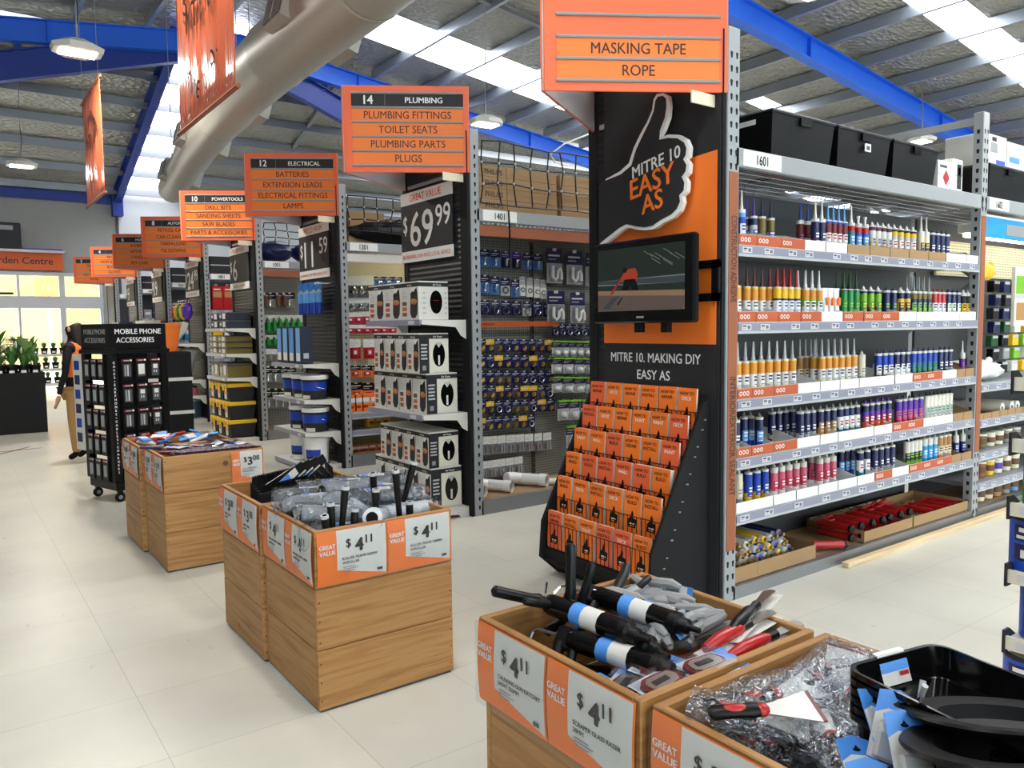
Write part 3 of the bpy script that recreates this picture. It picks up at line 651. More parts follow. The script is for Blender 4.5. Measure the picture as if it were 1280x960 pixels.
poster(4, 'GREAT VALUE', '9', '', 'BIG BRANDS, LOW PRICE', 'small price poster below aisle sign 4')

# ------------------------------------------------------------------ end of aisle 16: boards, thumb, television
E0 = GON[16][0]; PX = GON[16][1]-.032
gb = thing('graphic_board', 'orange and charcoal board reading MITRE 10 MAKING DIY EASY AS', 'board', (PX, 0, 0))
b = MB(); 
def onp(u, v, x=PX): p = U(u, v, 'x', x); return (p.y, p.z)
yl, yr = onp(757, 420)[0], E0+.04
b.prism([(yl, 1.485), (yr, 1.485), (yr, onp(904, 186)[1]), (yl, onp(757, 232)[1])], 'x', -.012, 0, 'orange'); part(b, 'orange_panel', gb)
b = MB(); b.box(-.01, 0, yr, yl, 1.19, 1.485, 'charcoal'); part(b, 'slogan_panel', gb)
b = MB(); b.box(-.006, .001, yr-.02, yl, .0, 3.2, 'charcoal'); part(b, 'backing_panel', gb)
b = MB(); ym = (yl+yr)/2
for s_, z, wd in (('MITRE 10. MAKING DIY', 1.37, .74), ('EASY AS', 1.265, .27)):
    q = MB(); q.text(s_, 0, 0, .082, 'white', bold=.014, width=wd); b.add([(-.0115+vy, ym-vx+.02, z+vz) for vx, vy, vz in q.v], q.f, 'white')
part(b, 'lettering', gb)
# thumbs-up board
TX = PX-.07
out = [(757, 224), (775, 214), (786, 204), (792, 185), (800, 168), (809, 152), (815, 138), (817, 124), (821, 117.5), (829, 116.5), (835, 120), (836.5, 132), (835, 147), (829, 163), (824, 172), (836, 168), (848, 168.5), (858, 174), (862, 184), (861, 195), (858, 199), (862, 205), (861, 216), (856, 221), (859.5, 227), (858.5, 240), (853, 245), (854, 253), (850, 264), (842, 272), (828, 279), (818, 286), (806, 288), (795, 287), (784, 284), (776, 289), (762, 300), (750, 309)]
inn = [(750, 229), (777, 218), (790, 207), (796, 187), (804, 170), (812, 154), (818, 139), (820, 126), (823, 121), (829, 120), (832.5, 123), (833, 133), (831, 147), (825, 163), (824, 175), (836, 172.5), (847, 173), (855, 178), (858, 185), (857, 194), (854, 199), (858, 206), (857, 214), (852, 221), (855.5, 228), (854.5, 238), (849, 244), (850, 252), (846, 261), (839, 268), (826, 275), (816, 282), (806, 284), (796, 283), (783, 280), (774, 285), (760, 296), (749, 305)]
th = thing('thumb_board', 'charcoal thumbs-up cutout reading MITRE 10 EASY AS above the television', 'sign', (TX, 0, 0))
b = MB(); b.prism([onp(u, v, TX) for u, v in out], 'x', .0, .03, 'white'); part(b, 'white_outline', th)
b = MB(); b.prism([onp(u, v, TX) for u, v in inn], 'x', -.006, 0, 'charcoal'); part(b, 'dark_hand', th)
b = MB(); 
for s_, u, v, sz, k, wd in (('MITRE 10', 821, 210, .098, 'white', .44), ('EASY', 817, 238, .165, 'orange', .45), ('AS', 817, 263, .155, 'orange', .25)):
    cy, cz = onp(u, v, TX); q = MB(); q.text(s_, 0, 0, sz, k, bold=.02, width=wd, shear=.12, rot=.17); b.add([(-.0075+vy, cy-vx, cz+vz) for vx, vy, vz in q.v], q.f, k)
part(b, 'lettering', th)
b = MB()
for u, v in ((830, 140), (840, 240), (775, 250)): y, z = onp(u, v, TX); b.box(.03, .062, y-.02, y+.02, z-.02, z+.02, 'black')
part(b, 'standoff', th)
# television on its wall arm; local x runs along the screen (towards -y), faces -x
TVX = 3.36
y1, zt_ = onp(741, 306, TVX); y0, zt2 = onp(868, 289, TVX); zb_ = onp(868, 403, TVX)[1]
W = y1-y0; H = zt2-zb_; tv = thing('television', 'black flat television showing a man at work on decking', 'television', (TVX, y1, zb_), -math.pi/2)
b = MB(); b.bbox(0, W, 0, .05, 0, H, 'black_gloss', .012); b.bbox(.08, W-.08, .05, .085, .06, H-.08, 'black', .01)
part(b, 'casing', tv)
bz = .05; b = MB(); sx0, sx1, sz0, sz1 = bz, W-bz-.015, .075, H-.045
b.rect(sx0, sx1, sz0, sz1, -.001, 'screen_dark')
def sp(x, z): return (sx0+(sx1-sx0)*x, sz0+(sz1-sz0)*z)
def scr(pts, k, y=-.002): b.add([(sp(x, z)[0], y, sp(x, z)[1]) for x, z in pts], [list(range(len(pts)))], k)
scr([(0, .42), (1, .40), (1, .52), (0, .5)], 'screen_line'); scr([(0, .44), (1, .4), (1, .5), (0, .5)], 'screen_blue', -.0021)
scr([(0, 0), (1, 0), (1, .2), (0, .27)], 'screen_ground', -.0022); scr([(0, .27), (1, .2), (1, .29), (0, .34)], 'screen_wood', -.0023)
scr([(.15, .27), (.19, .27), (.27, .5), (.33, .62), (.37, .66), (.46, .67), (.49, .58), (.47, .44), (.5, .33), (.43, .33), (.4, .45), (.37, .33), (.3, .33), (.33, .48), (.29, .47)], 'screen_red', -.0026)
scr([(.33, .5), (.46, .5), (.5, .33), (.43, .33), (.4, .42), (.37, .33), (.3, .33)], 'screen_black', -.0028); scr([(.34, .6), (.37, .66), (.34, .7), (.31, .65)], 'screen_black', -.0028)
scr([(.06, .04), (.18, .22), (.27, .24), (.14, .04)], 'screen_blue', -.0026); scr([(.24, .1), (.3, .22), (.31, .22), (.26, .1)], 'screen_black', -.0027)
rnd = random.Random(3)
for k in range(9):
    x, z = .55+rnd.random()*.35, .75+rnd.random()*.2
    scr([(x, z), (x+.1, z-.1), (x+.103, z-.09), (x+.004, z+.008)], 'screen_line', -.0024)
part(b, 'screen', tv)
b = MB(); b.text('TELEVUE', W/2, .028, .022, 'grey', -.0015, bold=.01) if False else b.box(W/2-.03, W/2+.03, -.0015, 0, .03, .042, 'grey'); part(b, 'badge', tv)
b = MB(); b.box(W*.43, W*.49, .01, .05, -.055, .0, 'black'); b.box(W*.69, W*.75, .01, .05, -.055, .0, 'black'); part(b, 'bracket_foot', tv)
by, bz0 = onp(889, 352); d = PX-TVX
b = MB()
yb = by-y1  # bracket plate on the board
yy0, zz0 = onp(904, 376); yy1, zz1 = onp(872, 327)
fr_ = lambda b_, x0, x1, y_0, y_1, z0, z1: b_.box(x0, x1, y_0, y_1, z0, z1, 'black')
x0, x1 = y1-yy1, y1-yy0-.01; z0, z1 = zz0-zb_+.0, zz1-zb_
fr_(b, x0-.1, x1, d-.03, d-.012, z0, z0+.045); fr_(b, x0-.1, x1, d-.03, d-.012, z1-.045, z1); fr_(b, x1-.05, x1, d-.03, d-.012, z0, z1); fr_(b, x0-.1, x0+.02, d-.04, d-.012, z0, z1)
fr_(b, W*.5, x0, .085, .11, z0+.05, z1-.05); b.tube([(W*.6, .1, (z0+z1)/2), (x0-.04, d-.03, (z0+z1)/2)], .02, 'black', 8)
part(b, 'wall_bracket', tv)
# ---- brochure stand, six stepped tiers
BY0, BY1 = 2.93, 3.86
bs = thing('brochure_stand', 'black wire brochure stand with six stepped tiers at the rack end', 'stand', (0, 0, 0))
tiers = [(PX-.075-.072*i, 1.0-.148*i) for i in range(6)]      # front x and floor z of each tier
tiers[5] = (tiers[5][0]-.01, .195)
for y in (BY0-.02, BY1):
    b = MB(); b.prism([(PX-.002, 1.16), (PX-.06, 1.16), (tiers[5][0]-.03, .36), (tiers[5][0]-.05, .13), (tiers[5][0]+.1, .0), (PX-.002, .0)], 'y', y, y+.02, 'black_matte'); p = part(b, 'side_panel', bs)
    if y < 3:
        b = MB()
        for i in range(7):
            for dz in (0, -.055):
                zc = 1.06-.148*i+dz; xc = PX-.06-.45*(1.16-zc)*.93+.05
                if zc > .05: b.lathe([(.0, -.003), (.008, -.003), (.008, .003), (0, .003)], 'grey', 8, (xc, y-.002, zc))
        part(b, 'rivet', p)
b = MB(); b.box(tiers[5][0]-.02, PX-.004, BY0, BY1, .10, .188, 'black_matte'); b.prism([(tiers[5][0]-.03, .13), (tiers[5][0]+.11, .0), (PX-.004, 0), (PX-.004, .10), (tiers[5][0], .10)], 'y', BY0, BY1, 'black_matte'); part(b, 'base', bs)
for i, (x, z) in enumerate(tiers):
    b = MB(); h = .1 if i < 5 else .16
    for zz in (0, h): b.tube([(x-.012, BY0, z+zz), (x-.012, BY1, z+zz)], .0028, 'black', 5)
    for k in range(26): y = BY0+.018+k*(BY1-BY0-.036)/25; b.tube([(x-.012, y, z), (x-.012, y, z+h)], .0022, 'black', 4)
    part(b, 'wire_front', bs)
    b = MB(); b.box(x-.012, x+.05, BY0, BY1, z-.006, z, 'black'); part(b, 'tier_floor', bs)
heads = [('HOW TO', 'BUILD'), ('HOW TO', 'INSTALL'), ('HOW TO', 'PAINT'), ('HOW TO', 'REPAIR'), ('HOW TO', 'DECK'), ('HOW TO', 'WALL')]
THUMB = [(-.030, -.005), (-.034, -.05), (.03, -.052), (.036, -.02), (.034, .0), (.012, .004), (.012, .03), (.004, .048), (-.004, .04), (-.01, .015), (-.024, .0)]
def broch(hd, th_, tone):
    def cov():
        b = MB(); b.box(0, .135, -.001, .0, 0, .235, tone); return b.mesh('cover')
    def pages(): b = MB(); b.box(.001, .134, .0, th_, 0, .233, 'offwhite'); b.box(0, .135, th_, th_+.001, 0, .235, tone); return b.mesh('page_block')
    def let():
        b = MB(); b.text(hd[0], .066, .195, .026, 'text_dark', -.0016, bold=.02, width=.1); b.text(hd[1], .066, .165, .028, 'white' if hd[1] in ('DECK', 'WALL', 'PAINT') else 'text_dark', -.0016, bold=.02, width=.11); return b.mesh('lettering')
    def thumb():
        b = MB(); b.add([(.067+x, -.0014, .082+z) for x, z in THUMB], [list(range(len(THUMB)))], 'black'); b.box(.05, .088, -.0018, -.0014, .05, .058, 'white'); b.box(.052, .084, -.0018, -.0014, .038, .045, 'orange'); return b.mesh('thumb_emblem')
    return (cached(('bc', tone), cov), cached(('bp', th_, tone), pages), cached(('bl', hd), let), cached('bthumb', thumb))
TIER_W = ['top', 'second', 'third', 'fourth', 'fifth', 'bottom']
rnd = random.Random(11)
for i, (x, z) in enumerate(tiers):
    slots = [0, 1, 2, 3, 4, 5]
    for k in slots:
        hd = rnd.choice(heads); th_ = rnd.choice((.012, .02, .03, .038)); tone = rnd.choice(('orange', 'orange', 'sign_orange', 'sign_red'))
        y = BY1-.012-k*.152
        t = thing('brochure', '%s %s brochure from the aisle side on the %s tier of the stand' % (nth(k), {'orange': 'bright orange', 'sign_orange': 'deep orange', 'sign_red': 'reddish orange'}[tone], TIER_W[i]), 'brochure', (x-.008+rnd.random()*.002, y, z), group='how-to brochures in the stand', rot=(-.06, 0, -math.pi/2))
        c_, p_, l_, m_ = broch(hd, th_, tone)
        part(c_, 'cover', t); part(p_, 'page_block', t); part(l_, 'lettering', t); part(m_, 'thumb_emblem', t)
# ------------------------------------------------------------------ sealant rack goods
SHN = ['top', 'second', 'third', 'fourth', 'fifth']
Y16, X16 = GON[16]
def cart_body(bands, r=.0245, h=.205):
    def f():
        b = MB(); prof = [(r*.94, 0), (r, .004)]; mats = ['black' if False else bands[0][1]]
        for z, k in bands: prof.append((r, z*h)); mats.append(k)
        prof += [(r, h), (r*.96, h+.004), (r*.45, h+.006)]; mats += ['offwhite', 'offwhite', 'offwhite']
        b.lathe(prof, mats[1:] if len(mats) > len(prof)-1 else (mats+['offwhite']*9)[:len(prof)-1], 16)
        return b.mesh('cartridge_body')
    return cached(('cb', tuple(bands), r, h), f)
def cart_label(k1, k2, r=.0245, h=.205, lo=.3, hi=.62):
    """a printed panel with a few marks on the side that faces the aisle"""
    def f():
        b = MB(); a0, a1 = math.radians(200), math.radians(320); n = 6
        def arcp(z0, z1, k, rr, b0=a0, b1=a1):
            P = [[(rr*math.cos(b0+(b1-b0)*i/n), rr*math.sin(b0+(b1-b0)*i/n), z) for i in range(n+1)] for z in (z0, z1)]; b.grid(P, k)
        arcp(h*lo, h*hi, k1, r+.0004)
        arcp(h*(hi-.09), h*(hi-.04), k2, r+.0008, math.radians(225), math.radians(300)); arcp(h*(hi-.18), h*(hi-.13), k2, r+.0008, math.radians(225), math.radians(280)); arcp(h*(lo+.03), h*(lo+.05), k2, r+.0008, math.radians(230), math.radians(290))
        return b.mesh('printed_label')
    return cached(('cl', k1, k2, r, h, lo, hi), f)
def nozzle(kind, k, h=.205):
    def f():
        b = MB()
        if kind == 'cone': b.lathe([(.011, h+.004), (.0105, h+.02), (.008, h+.03), (.0035, h+.115), (.0, h+.117)], k, 10)
        elif kind == 'flat': b.lathe([(.009, h+.004), (.008, h+.03), (.011, h+.05), (.012, h+.055), (0, h+.055)], k, 10)
        else: b.lathe([(.011, h+.004), (.010, h+.018), (.005, h+.02), (.004, h+.03), (0, h+.03)], k, 10)
        return b.mesh('nozzle' if kind != 'cap' else 'cap')
    return cached(('nz', kind, k, h), f)
KINDS = {  # bands from base up, label colours, nozzle, words
 'bluewhite': ([(.22, 'yellow'), (.8, 'cobalt'), (.92, 'sky')], ('white', 'cobalt'), ('cone', 'offwhite'), 'blue and yellow adhesive cartridge with pale nozzle'),
 'purplecap': ([(.3, 'navy'), (.75, 'lightgrey'), (.95, 'navy')], ('cobalt', 'white'), ('cone', 'purple'), 'silver and navy cartridge with purple nozzle'),
 'bronze': ([(.1, 'olive'), (.95, 'olive')], ('olive', 'brown'), ('cone', 'navy'), 'bronze cartridge with a navy cap'),
 'bronze2': ([(.35, 'navy'), (.6, 'lightgrey'), (.95, 'olive')], ('purple', 'white'), ('cone', 'navy'), 'olive and navy cartridge with navy cap'),
 'maroon': ([(.9, 'darkred'), (.97, 'white')], ('plum', 'pink'), ('cone', 'cobalt'), 'dark red adhesive cartridge with blue nozzle'),
 'navyred': ([(.3, 'tan'), (.4, 'red'), (.92, 'navy'), (.97, 'white')], ('navy', 'white'), ('cone', 'white'), 'navy cartridge with two tone foot and white nozzle'),
 'stripe': ([(.92, 'darkred'), (.98, 'cobalt')], ('white', 'crimson'), ('cone', 'sky'), 'dark red striped cartridge with clear blue nozzle'),
 'tealred': ([(.75, 'teal'), (.92, 'red')], ('sky', 'white'), ('cone', 'white'), 'teal cartridge with red band and white nozzle'),
 'bluered': ([(.72, 'blue'), (.9, 'red')], ('sky', 'white'), ('flat', 'white'), 'blue cartridge with red band and flared white tip'),
 'gold': ([(.12, 'yellow'), (.2, 'red'), (.5, 'yellow'), (.85, 'offwhite'), (.97, 'plum')], ('lightgrey', 'navy'), ('cap', 'white'), 'yellow and grey cartridge with dark top and white cap'),
 'gold2': ([(.3, 'orange'), (.75, 'lightgrey'), (.9, 'yellow'), (.97, 'charcoal')], ('white', 'red'), ('cap', 'white'), 'orange footed grey cartridge with white cap'),
 'timber': ([(.3, 'tan'), (.9, 'cream')], ('navy', 'yellow'), ('cone', 'offwhite'), 'tan cartridge with navy panel'),
 'navy': ([(.3, 'charcoal'), (.95, 'navy')], ('navy', 'white'), ('cap', 'navy'), 'navy cartridge with yellow mark'),
 'sikared': ([(.35, 'lightgrey'), (.62, 'white'), (.95, 'amber'), (.99, 'yellow')], ('white', 'navy'), ('cone', 'darkred'), 'orange topped white cartridge with dark red nozzle'),
 'sikayel': ([(.3, 'lightgrey'), (.62, 'white'), (.68, 'navy'), (.98, 'yellow')], ('white', 'cobalt'), ('cone', 'red'), 'yellow topped cartridge with red nozzle'),
 'sikaspan': ([(.1, 'teal'), (.45, 'white'), (.66, 'lime'), (.95, 'amber')], ('white', 'charcoal'), ('cone', 'white'), 'orange and lime cartridge with white nozzle'),
 'greenc': ([(.5, 'green'), (.55, 'darkgreen'), (.95, 'green'), (.99, 'navy')], ('green', 'lime'), ('cone', 'darkgreen'), 'bright green cartridge with green nozzle'),
 'redgreen': ([(.2, 'lightgrey'), (.45, 'red'), (.9, 'lime'), (.97, 'navy')], ('green', 'yellow'), ('cap', 'white'), 'red and green cartridge with white cap'),
 'navyyel': ([(.28, 'yellow'), (.95, 'navy')], ('navy', 'lime'), ('cap', 'navy'), 'navy cartridge with yellow foot'),
 'yelnavy': ([(.75, 'yellow'), (.95, 'navy')], ('navy', 'yellow'), ('cap', 'white'), 'yellow cartridge with navy top'),
 'navybrn': ([(.3, 'brown'), (.75, 'navy'), (.95, 'olive')], ('lime', 'navy'), ('cone', 'grey'), 'navy and lime cartridge with brown foot'),
 'redtop': ([(.55, 'lightgrey'), (.95, 'red')], ('white', 'navy'), ('cap', 'red'), 'grey cartridge with red top'),
 'grnnavy': ([(.5, 'darkgreen'), (.95, 'navy')], ('white', 'green'), ('cap', 'navy'), 'dark green and navy cartridge'),
 'blkyel': ([(.3, 'yellow'), (.9, 'charcoal')], ('yellow', 'black'), ('cap', 'offwhite'), 'black cartridge with yellow chevron foot'),
 'sikawht': ([(.3, 'cream'), (.64, 'white'), (.95, 'amber'), (.98, 'yellow')], ('white', 'navy'), ('cone', 'lightgrey'), 'orange topped sealant cartridge with pale grey nozzle'),
 'sikabrn': ([(.25, 'tan'), (.6, 'offwhite'), (.97, 'tan')], ('cream', 'brown'), ('cone', 'lightgrey'), 'tan topped sealant cartridge with grey nozzle'),
 'picblue': ([(.5, 'brown'), (.95, 'cobalt')], ('white', 'black'), ('cap', 'navy'), 'blue cartridge with a brown picture'),
 'bluegrn': ([(.35, 'darkgreen'), (.95, 'cobalt')], ('green', 'cobalt'), ('cap', 'navy'), 'royal blue cartridge with green label'),
 'navybox': ([(.5, 'white'), (.95, 'navy')], ('white', 'navy'), ('cap', 'navy'), 'navy cartridge with white lower label'),
 'purple': ([(.25, 'pink'), (.75, 'purple')], ('purple', 'pink'), ('cone', 'white'), 'purple glue bottle with white tip'),
 'selley': ([(.18, 'red'), (.35, 'lightgrey'), (.95, 'navy')], ('navy', 'white'), ('cap', 'grey'), 'navy sealant cartridge with red foot'),
 'selley2': ([(.3, 'cobalt'), (.95, 'navy')], ('sky', 'white'), ('cap', 'grey'), 'navy and cobalt sealant cartridge'),
 'selbrn': ([(.45, 'tan'), (.95, 'navy')], ('tan', 'white'), ('cap', 'grey'), 'navy cartridge with tan picture foot'),
 'whtred': ([(.35, 'teal'), (.7, 'white'), (.95, 'navy')], ('white', 'red'), ('cap', 'grey'), 'white, red and navy cartridge'),
 'purpora': ([(.4, 'orange_dark'), (.75, 'purple'), (.95, 'navy')], ('red', 'white'), ('cap', 'purple'), 'purple and orange cartridge'),
 'purppnk': ([(.35, 'crimson'), (.95, 'purple')], ('pink', 'purple'), ('cap', 'navy'), 'purple and pink cartridge'),
 'whtgrn': ([(.12, 'green'), (.95, 'ivory')], ('lightgrey', 'green'), ('cap', 'charcoal'), 'ivory cartridge with pale green print'),
 'creamg': ([(.3, 'grey'), (.95, 'cream')], ('cream', 'grey'), ('cap', 'cream'), 'plain cream cartridge'),
 'blueyel': ([(.4, 'yellow'), (.95, 'cobalt')], ('cobalt', 'white'), ('cap', 'grey'), 'cobalt cartridge with yellow foot'),
 'pinkwht': ([(.3, 'white'), (.85, 'pink')], ('crimson', 'white'), ('cap', 'cream'), 'pink and white cartridge'),
 'limewht': ([(.4, 'lime'), (.95, 'offwhite')], ('charcoal', 'lime'), ('cap', 'charcoal'), 'lime and white cartridge'),
 'cyanwht': ([(.75, 'cyan'), (.95, 'offwhite')], ('sky', 'white'), ('cap', 'grey'), 'cyan cartridge with white shoulder'),
 'beige': ([(.3, 'orange'), (.95, 'tan')], ('cream', 'brown'), ('cap', 'grey'), 'beige cartridge with orange foot'),
 'navybot': ([(.7, 'navy')], ('cobalt', 'white'), ('cone', 'white'), 'navy squeeze bottle with white tip'),
}
def carts(sh, kind, u0, u1, n, back=0., scale=1., tray='', rows=1):
    z = SH16[sh]; bands, lab, nz, words = KINDS[kind]
    for r in range(rows):
        for i in range(n):
            u = u0+(u1-u0)*(i+.5)/n
            p = U(u, 400, 'y', Y16+.085+back+r*.053)
            x = p.x+r*.0  # rows stand straight behind each other
            if r: x = U(u, 400, 'y', Y16+.085+back).x
            lb = ('%s, %s along, %s sealant shelf' % (words, nth(i), SHN[sh])) if rows == 1 else ('%s, %s of %s row, %s shelf' % (words, nth(i), ('front', 'second', 'third')[r], SHN[sh]))
            t = thing('sealant_cartridge', lb, 'cartridge', (x, Y16+.085+back+r*.053, z+.004), rnd.uniform(-.25, .25), group='%ss on the %s shelf' % (words.split(' with')[0], SHN[sh]))
            if scale != 1.: t.scale = (scale,)*3
            part(cart_body(bands), 'tube', t); part(cart_label(*lab), 'printed_label', t); part(nozzle(*nz), 'nozzle' if nz[0] != 'cap' else 'cap', t)
rnd = random.Random(5)
# top shelf
carts(0, 'bluewhite', 920, 931, 1, rows=3); carts(0, 'purplecap', 935, 946, 1, .14, rows=2); carts(0, 'bronze', 945, 957, 1, .12); carts(0, 'bronze2', 956, 968, 1, .14)
carts(0, 'maroon', 994, 1012, 2, .1); carts(0, 'navyred', 1013, 1029, 2); carts(0, 'stripe', 1029, 1056, 4); carts(0, 'tealred', 1057, 1066, 1, rows=2); carts(0, 'bluered', 1066, 1083, 2)
carts(0, 'gold', 1084, 1111, 4); carts(0, 'gold2', 1111, 1142, 4); carts(0, 'timber', 1145, 1158, 2); carts(0, 'navy', 1159, 1183, 4)
# second
carts(1, 'sikared', 916, 926, 1, rows=2); carts(1, 'sikared', 928, 966, 4, .05); carts(1, 'sikayel', 967, 999, 4, rows=2); carts(1, 'sikaspan', 1002, 1027, 3, rows=2); carts(1, 'greenc', 1050, 1073, 3, rows=2)
carts(1, 'redgreen', 1074, 1101, 3); carts(1, 'navyyel', 1103, 1120, 2, rows=2); carts(1, 'yelnavy', 1121, 1137, 2, rows=2); carts(1, 'navybrn', 1138, 1163, 4, rows=2); carts(1, 'redtop', 1164, 1180, 3); carts(1, 'grnnavy', 1181, 1199, 3); carts(1, 'blkyel', 1200, 1217, 3)
# third
carts(2, 'sikawht', 917, 996, 8, rows=2); carts(2, 'sikabrn', 997, 1024, 4, .15); carts(2, 'sikawht', 1024, 1072, 6, .005, rows=2); carts(2, 'creamg', 1073, 1083, 1); carts(2, 'picblue', 1095, 1117, 3); carts(2, 'navybox', 1118, 1138, 3); carts(2, 'bluegrn', 1139, 1172, 5); carts(2, 'navy', 1173, 1191, 3); carts(2, 'purple', 1201, 1220, 3, 0, .85)
# fourth
carts(3, 'selley', 916, 926, 1); carts(3, 'selley2', 927, 943, 2, .07); carts(3, 'selley2', 945, 956, 1); carts(3, 'selley', 962, 996, 4, .12); carts(3, 'selley', 998, 1021, 3, .01); carts(3, 'selbrn', 1023, 1047, 3, .0); carts(3, 'whtred', 1048, 1076, 4); carts(3, 'purpora', 1080, 1116, 5); carts(3, 'purppnk', 1122, 1156, 5); carts(3, 'whtgrn', 1158, 1192, 7)
# fifth
carts(4, 'creamg', 919, 931, 1); carts(4, 'blueyel', 932, 963, 3); carts(4, 'pinkwht', 965, 1011, 5); carts(4, 'pinkwht', 1022, 1048, 3, .06) if False else carts(4, 'pinkwht', 1023, 1048, 3, .004, rows=2); carts(4, 'selley2', 1051, 1071, 3, .1); carts(4, 'whtred', 1074, 1091, 2); carts(4, 'selley', 1093, 1122, 4); carts(4, 'limewht', 1135, 1155, 4); carts(4, 'cyanwht', 1156, 1175, 3); carts(4, 'beige', 1176, 1192, 3); carts(4, 'navybot', 1195, 1212, 2, 0, .9)
# three squeeze tubes of glue on the second shelf
for i in range(3):
    p = U(1031+i*7, 400, 'y', Y16+.07)
    t = thing('squeeze_tube', 'white glue squeeze tube with an orange square, %s from the yellow topped cartridges' % nth(i), 'tube', (p.x, p.y, SH16[1]+.004), group='white squeeze tubes on the second shelf')
    b = MB(); b.lathe([(.018, 0), (.02, .02), (.02, .03)], 'orange', 12); part(cached('sqc', lambda: b.mesh('screw_cap')), 'screw_cap', t)
    b2 = MB(); P = [[(.022*(1+.35*k/6)*math.cos(a*math.pi/6), .022*(1-.95*k/6)*math.sin(a*math.pi/6), .03+.17*k/6) for a in range(13)] for k in range(7)]; b2.grid(P, 'white_gloss'); b2.box(-.03, .03, -.002, .002, .2, .212, 'white_gloss'); b2.box(-.012, .012, -.0245, -.016, .1, .15, 'orange'); part(cached('sqb', lambda: b2.mesh('tube_body')), 'tube_body', t)
# display trays along the shelf fronts
def tray(sh, u0, u1, k, i, lab=True):
    z = SH16[sh]; x0 = max(U(u0, 400, 'y', Y16).x, X16+.115); x1 = U(u1, 400, 'y', Y16).x-.004; w = x1-x0
    words = {'tray_orange': 'orange fronted card tray', 'white': 'plain white card tray', 'cardboard': 'brown card tray'}[k]
    t = thing('display_tray', '%s, %s from the end post on the %s sealant shelf' % (words, nth(i), SHN[sh]), 'tray', (x0, Y16+.012, z), group='card trays on the sealant shelves')
    h = .062; b = MB(); body = k if k != 'tray_orange' else 'offwhite'
    b.box(0, w, 0, .003, 0, h, body); b.box(0, w, .003, .3, 0, .003, body)
    for x in (0, w-.002): b.prism([(0, 0), (.3, 0), (.3, .12), (.14, .1), (.0, h)], 'x', x, x+.002, body)
    part(b, 'tray_body', t)
    if k == 'tray_orange':
        b = MB(); b.box(0, w, -.0025, 0, .002, h-.002, 'tray_orange'); q = part(b, 'front_label', t)
        b = MB(); x = .03
        while x < w-.1:
            for m_ in range(3):
                c = []
                for R in (.013, .008): c += [[(x+m_*.031+R*math.cos(a*.5236), -.0032, .032+R*math.sin(a*.5236)) for a in range(12)]]
                b.add(c[0]+c[1], [(a, (a+1) % 12, 12+(a+1) % 12, 12+a) for a in range(12)], 'white')
            x += .2
        part(b, 'icon_marks', q)
TR = {0: [(919, 947, 'tray_orange'), (947, 977, 'tray_orange'), (977, 1007, 'tray_orange'), (1007, 1033, 'white'), (1033, 1060, 'white'), (1060, 1088, 'cardboard'), (1088, 1113, 'cardboard'), (1113, 1137, 'cardboard'), (1137, 1161, 'cardboard'), (1161, 1183, 'cardboard'), (1183, 1208, 'white'), (1208, 1224, 'white')],
 1: [(917, 947, 'tray_orange'), (947, 975, 'tray_orange'), (975, 1003, 'tray_orange'), (1003, 1029, 'tray_orange'), (1029, 1056, 'white'), (1056, 1081, 'tray_orange'), (1082, 1104, 'tray_orange'), (1104, 1126, 'tray_orange'), (1126, 1148, 'white'), (1148, 1202, 'white'), (1202, 1222, 'white')],
 2: [(917, 943, 'tray_orange'), (943, 971, 'tray_orange'), (971, 1001, 'tray_orange'), (1001, 1029, 'white'), (1029, 1054, 'white'), (1054, 1078, 'white'), (1078, 1122, 'white'), (1123, 1145, 'white'), (1145, 1182, 'tray_orange'), (1182, 1200, 'white'), (1200, 1211, 'cardboard'), (1211, 1222, 'cardboard')],
 3: [(915, 943, 'tray_orange'), (943, 971, 'tray_orange'), (971, 1001, 'tray_orange'), (1001, 1030, 'white'), (1030, 1053, 'white'), (1053, 1098, 'white'), (1098, 1121, 'white'), (1121, 1160, 'tray_orange'), (1160, 1197, 'white'), (1197, 1210, 'cardboard'), (1210, 1222, 'cardboard')],
 4: [(915, 972, 'white'), (972, 1001, 'white'), (1001, 1029, 'white'), (1029, 1054, 'white'), (1054, 1078, 'white'), (1078, 1100, 'white'), (1100, 1122, 'tray_orange'), (1122, 1143, 'white'), (1143, 1197, 'tray_orange'), (1197, 1209, 'cardboard'), (1209, 1222, 'cardboard')]}
for sh, L in TR.items():
    for i, (a, b_, k) in enumerate(L): tray(sh, a, b_, k, i)
# dark bottles lying on the top shelf
for i in range(4):
    x = U(1188+i*8, 300, 'y', Y16+.2).x; t = thing('glue_bottle', 'dark clear glue bottle lying on the top shelf, %s beside the navy cartridges' % nth(i), 'bottle', (x, Y16+.12+.0*i, SH16[0]+.10+.025), 0, 'dark bottles lying on the top shelf', rot=(math.pi/2, 0, math.pi))
    bm_ = cached('gb', lambda: MB().lathe([(.02, 0), (.024, .01), (.024, .12), (.01, .15), (.01, .17)], ['navy', 'navy', 'black_gloss', 'black'], 12).mesh('bottle_body')); part(bm_, 'bottle_body', t)
    part(cached('gbc', lambda: MB().lathe([(.012, .165), (.012, .19), (0, .192)], 'lightgrey', 10).mesh('cap')), 'cap', t)
    t.location.z = SH16[0]+.028+(.05 if i % 2 else 0)
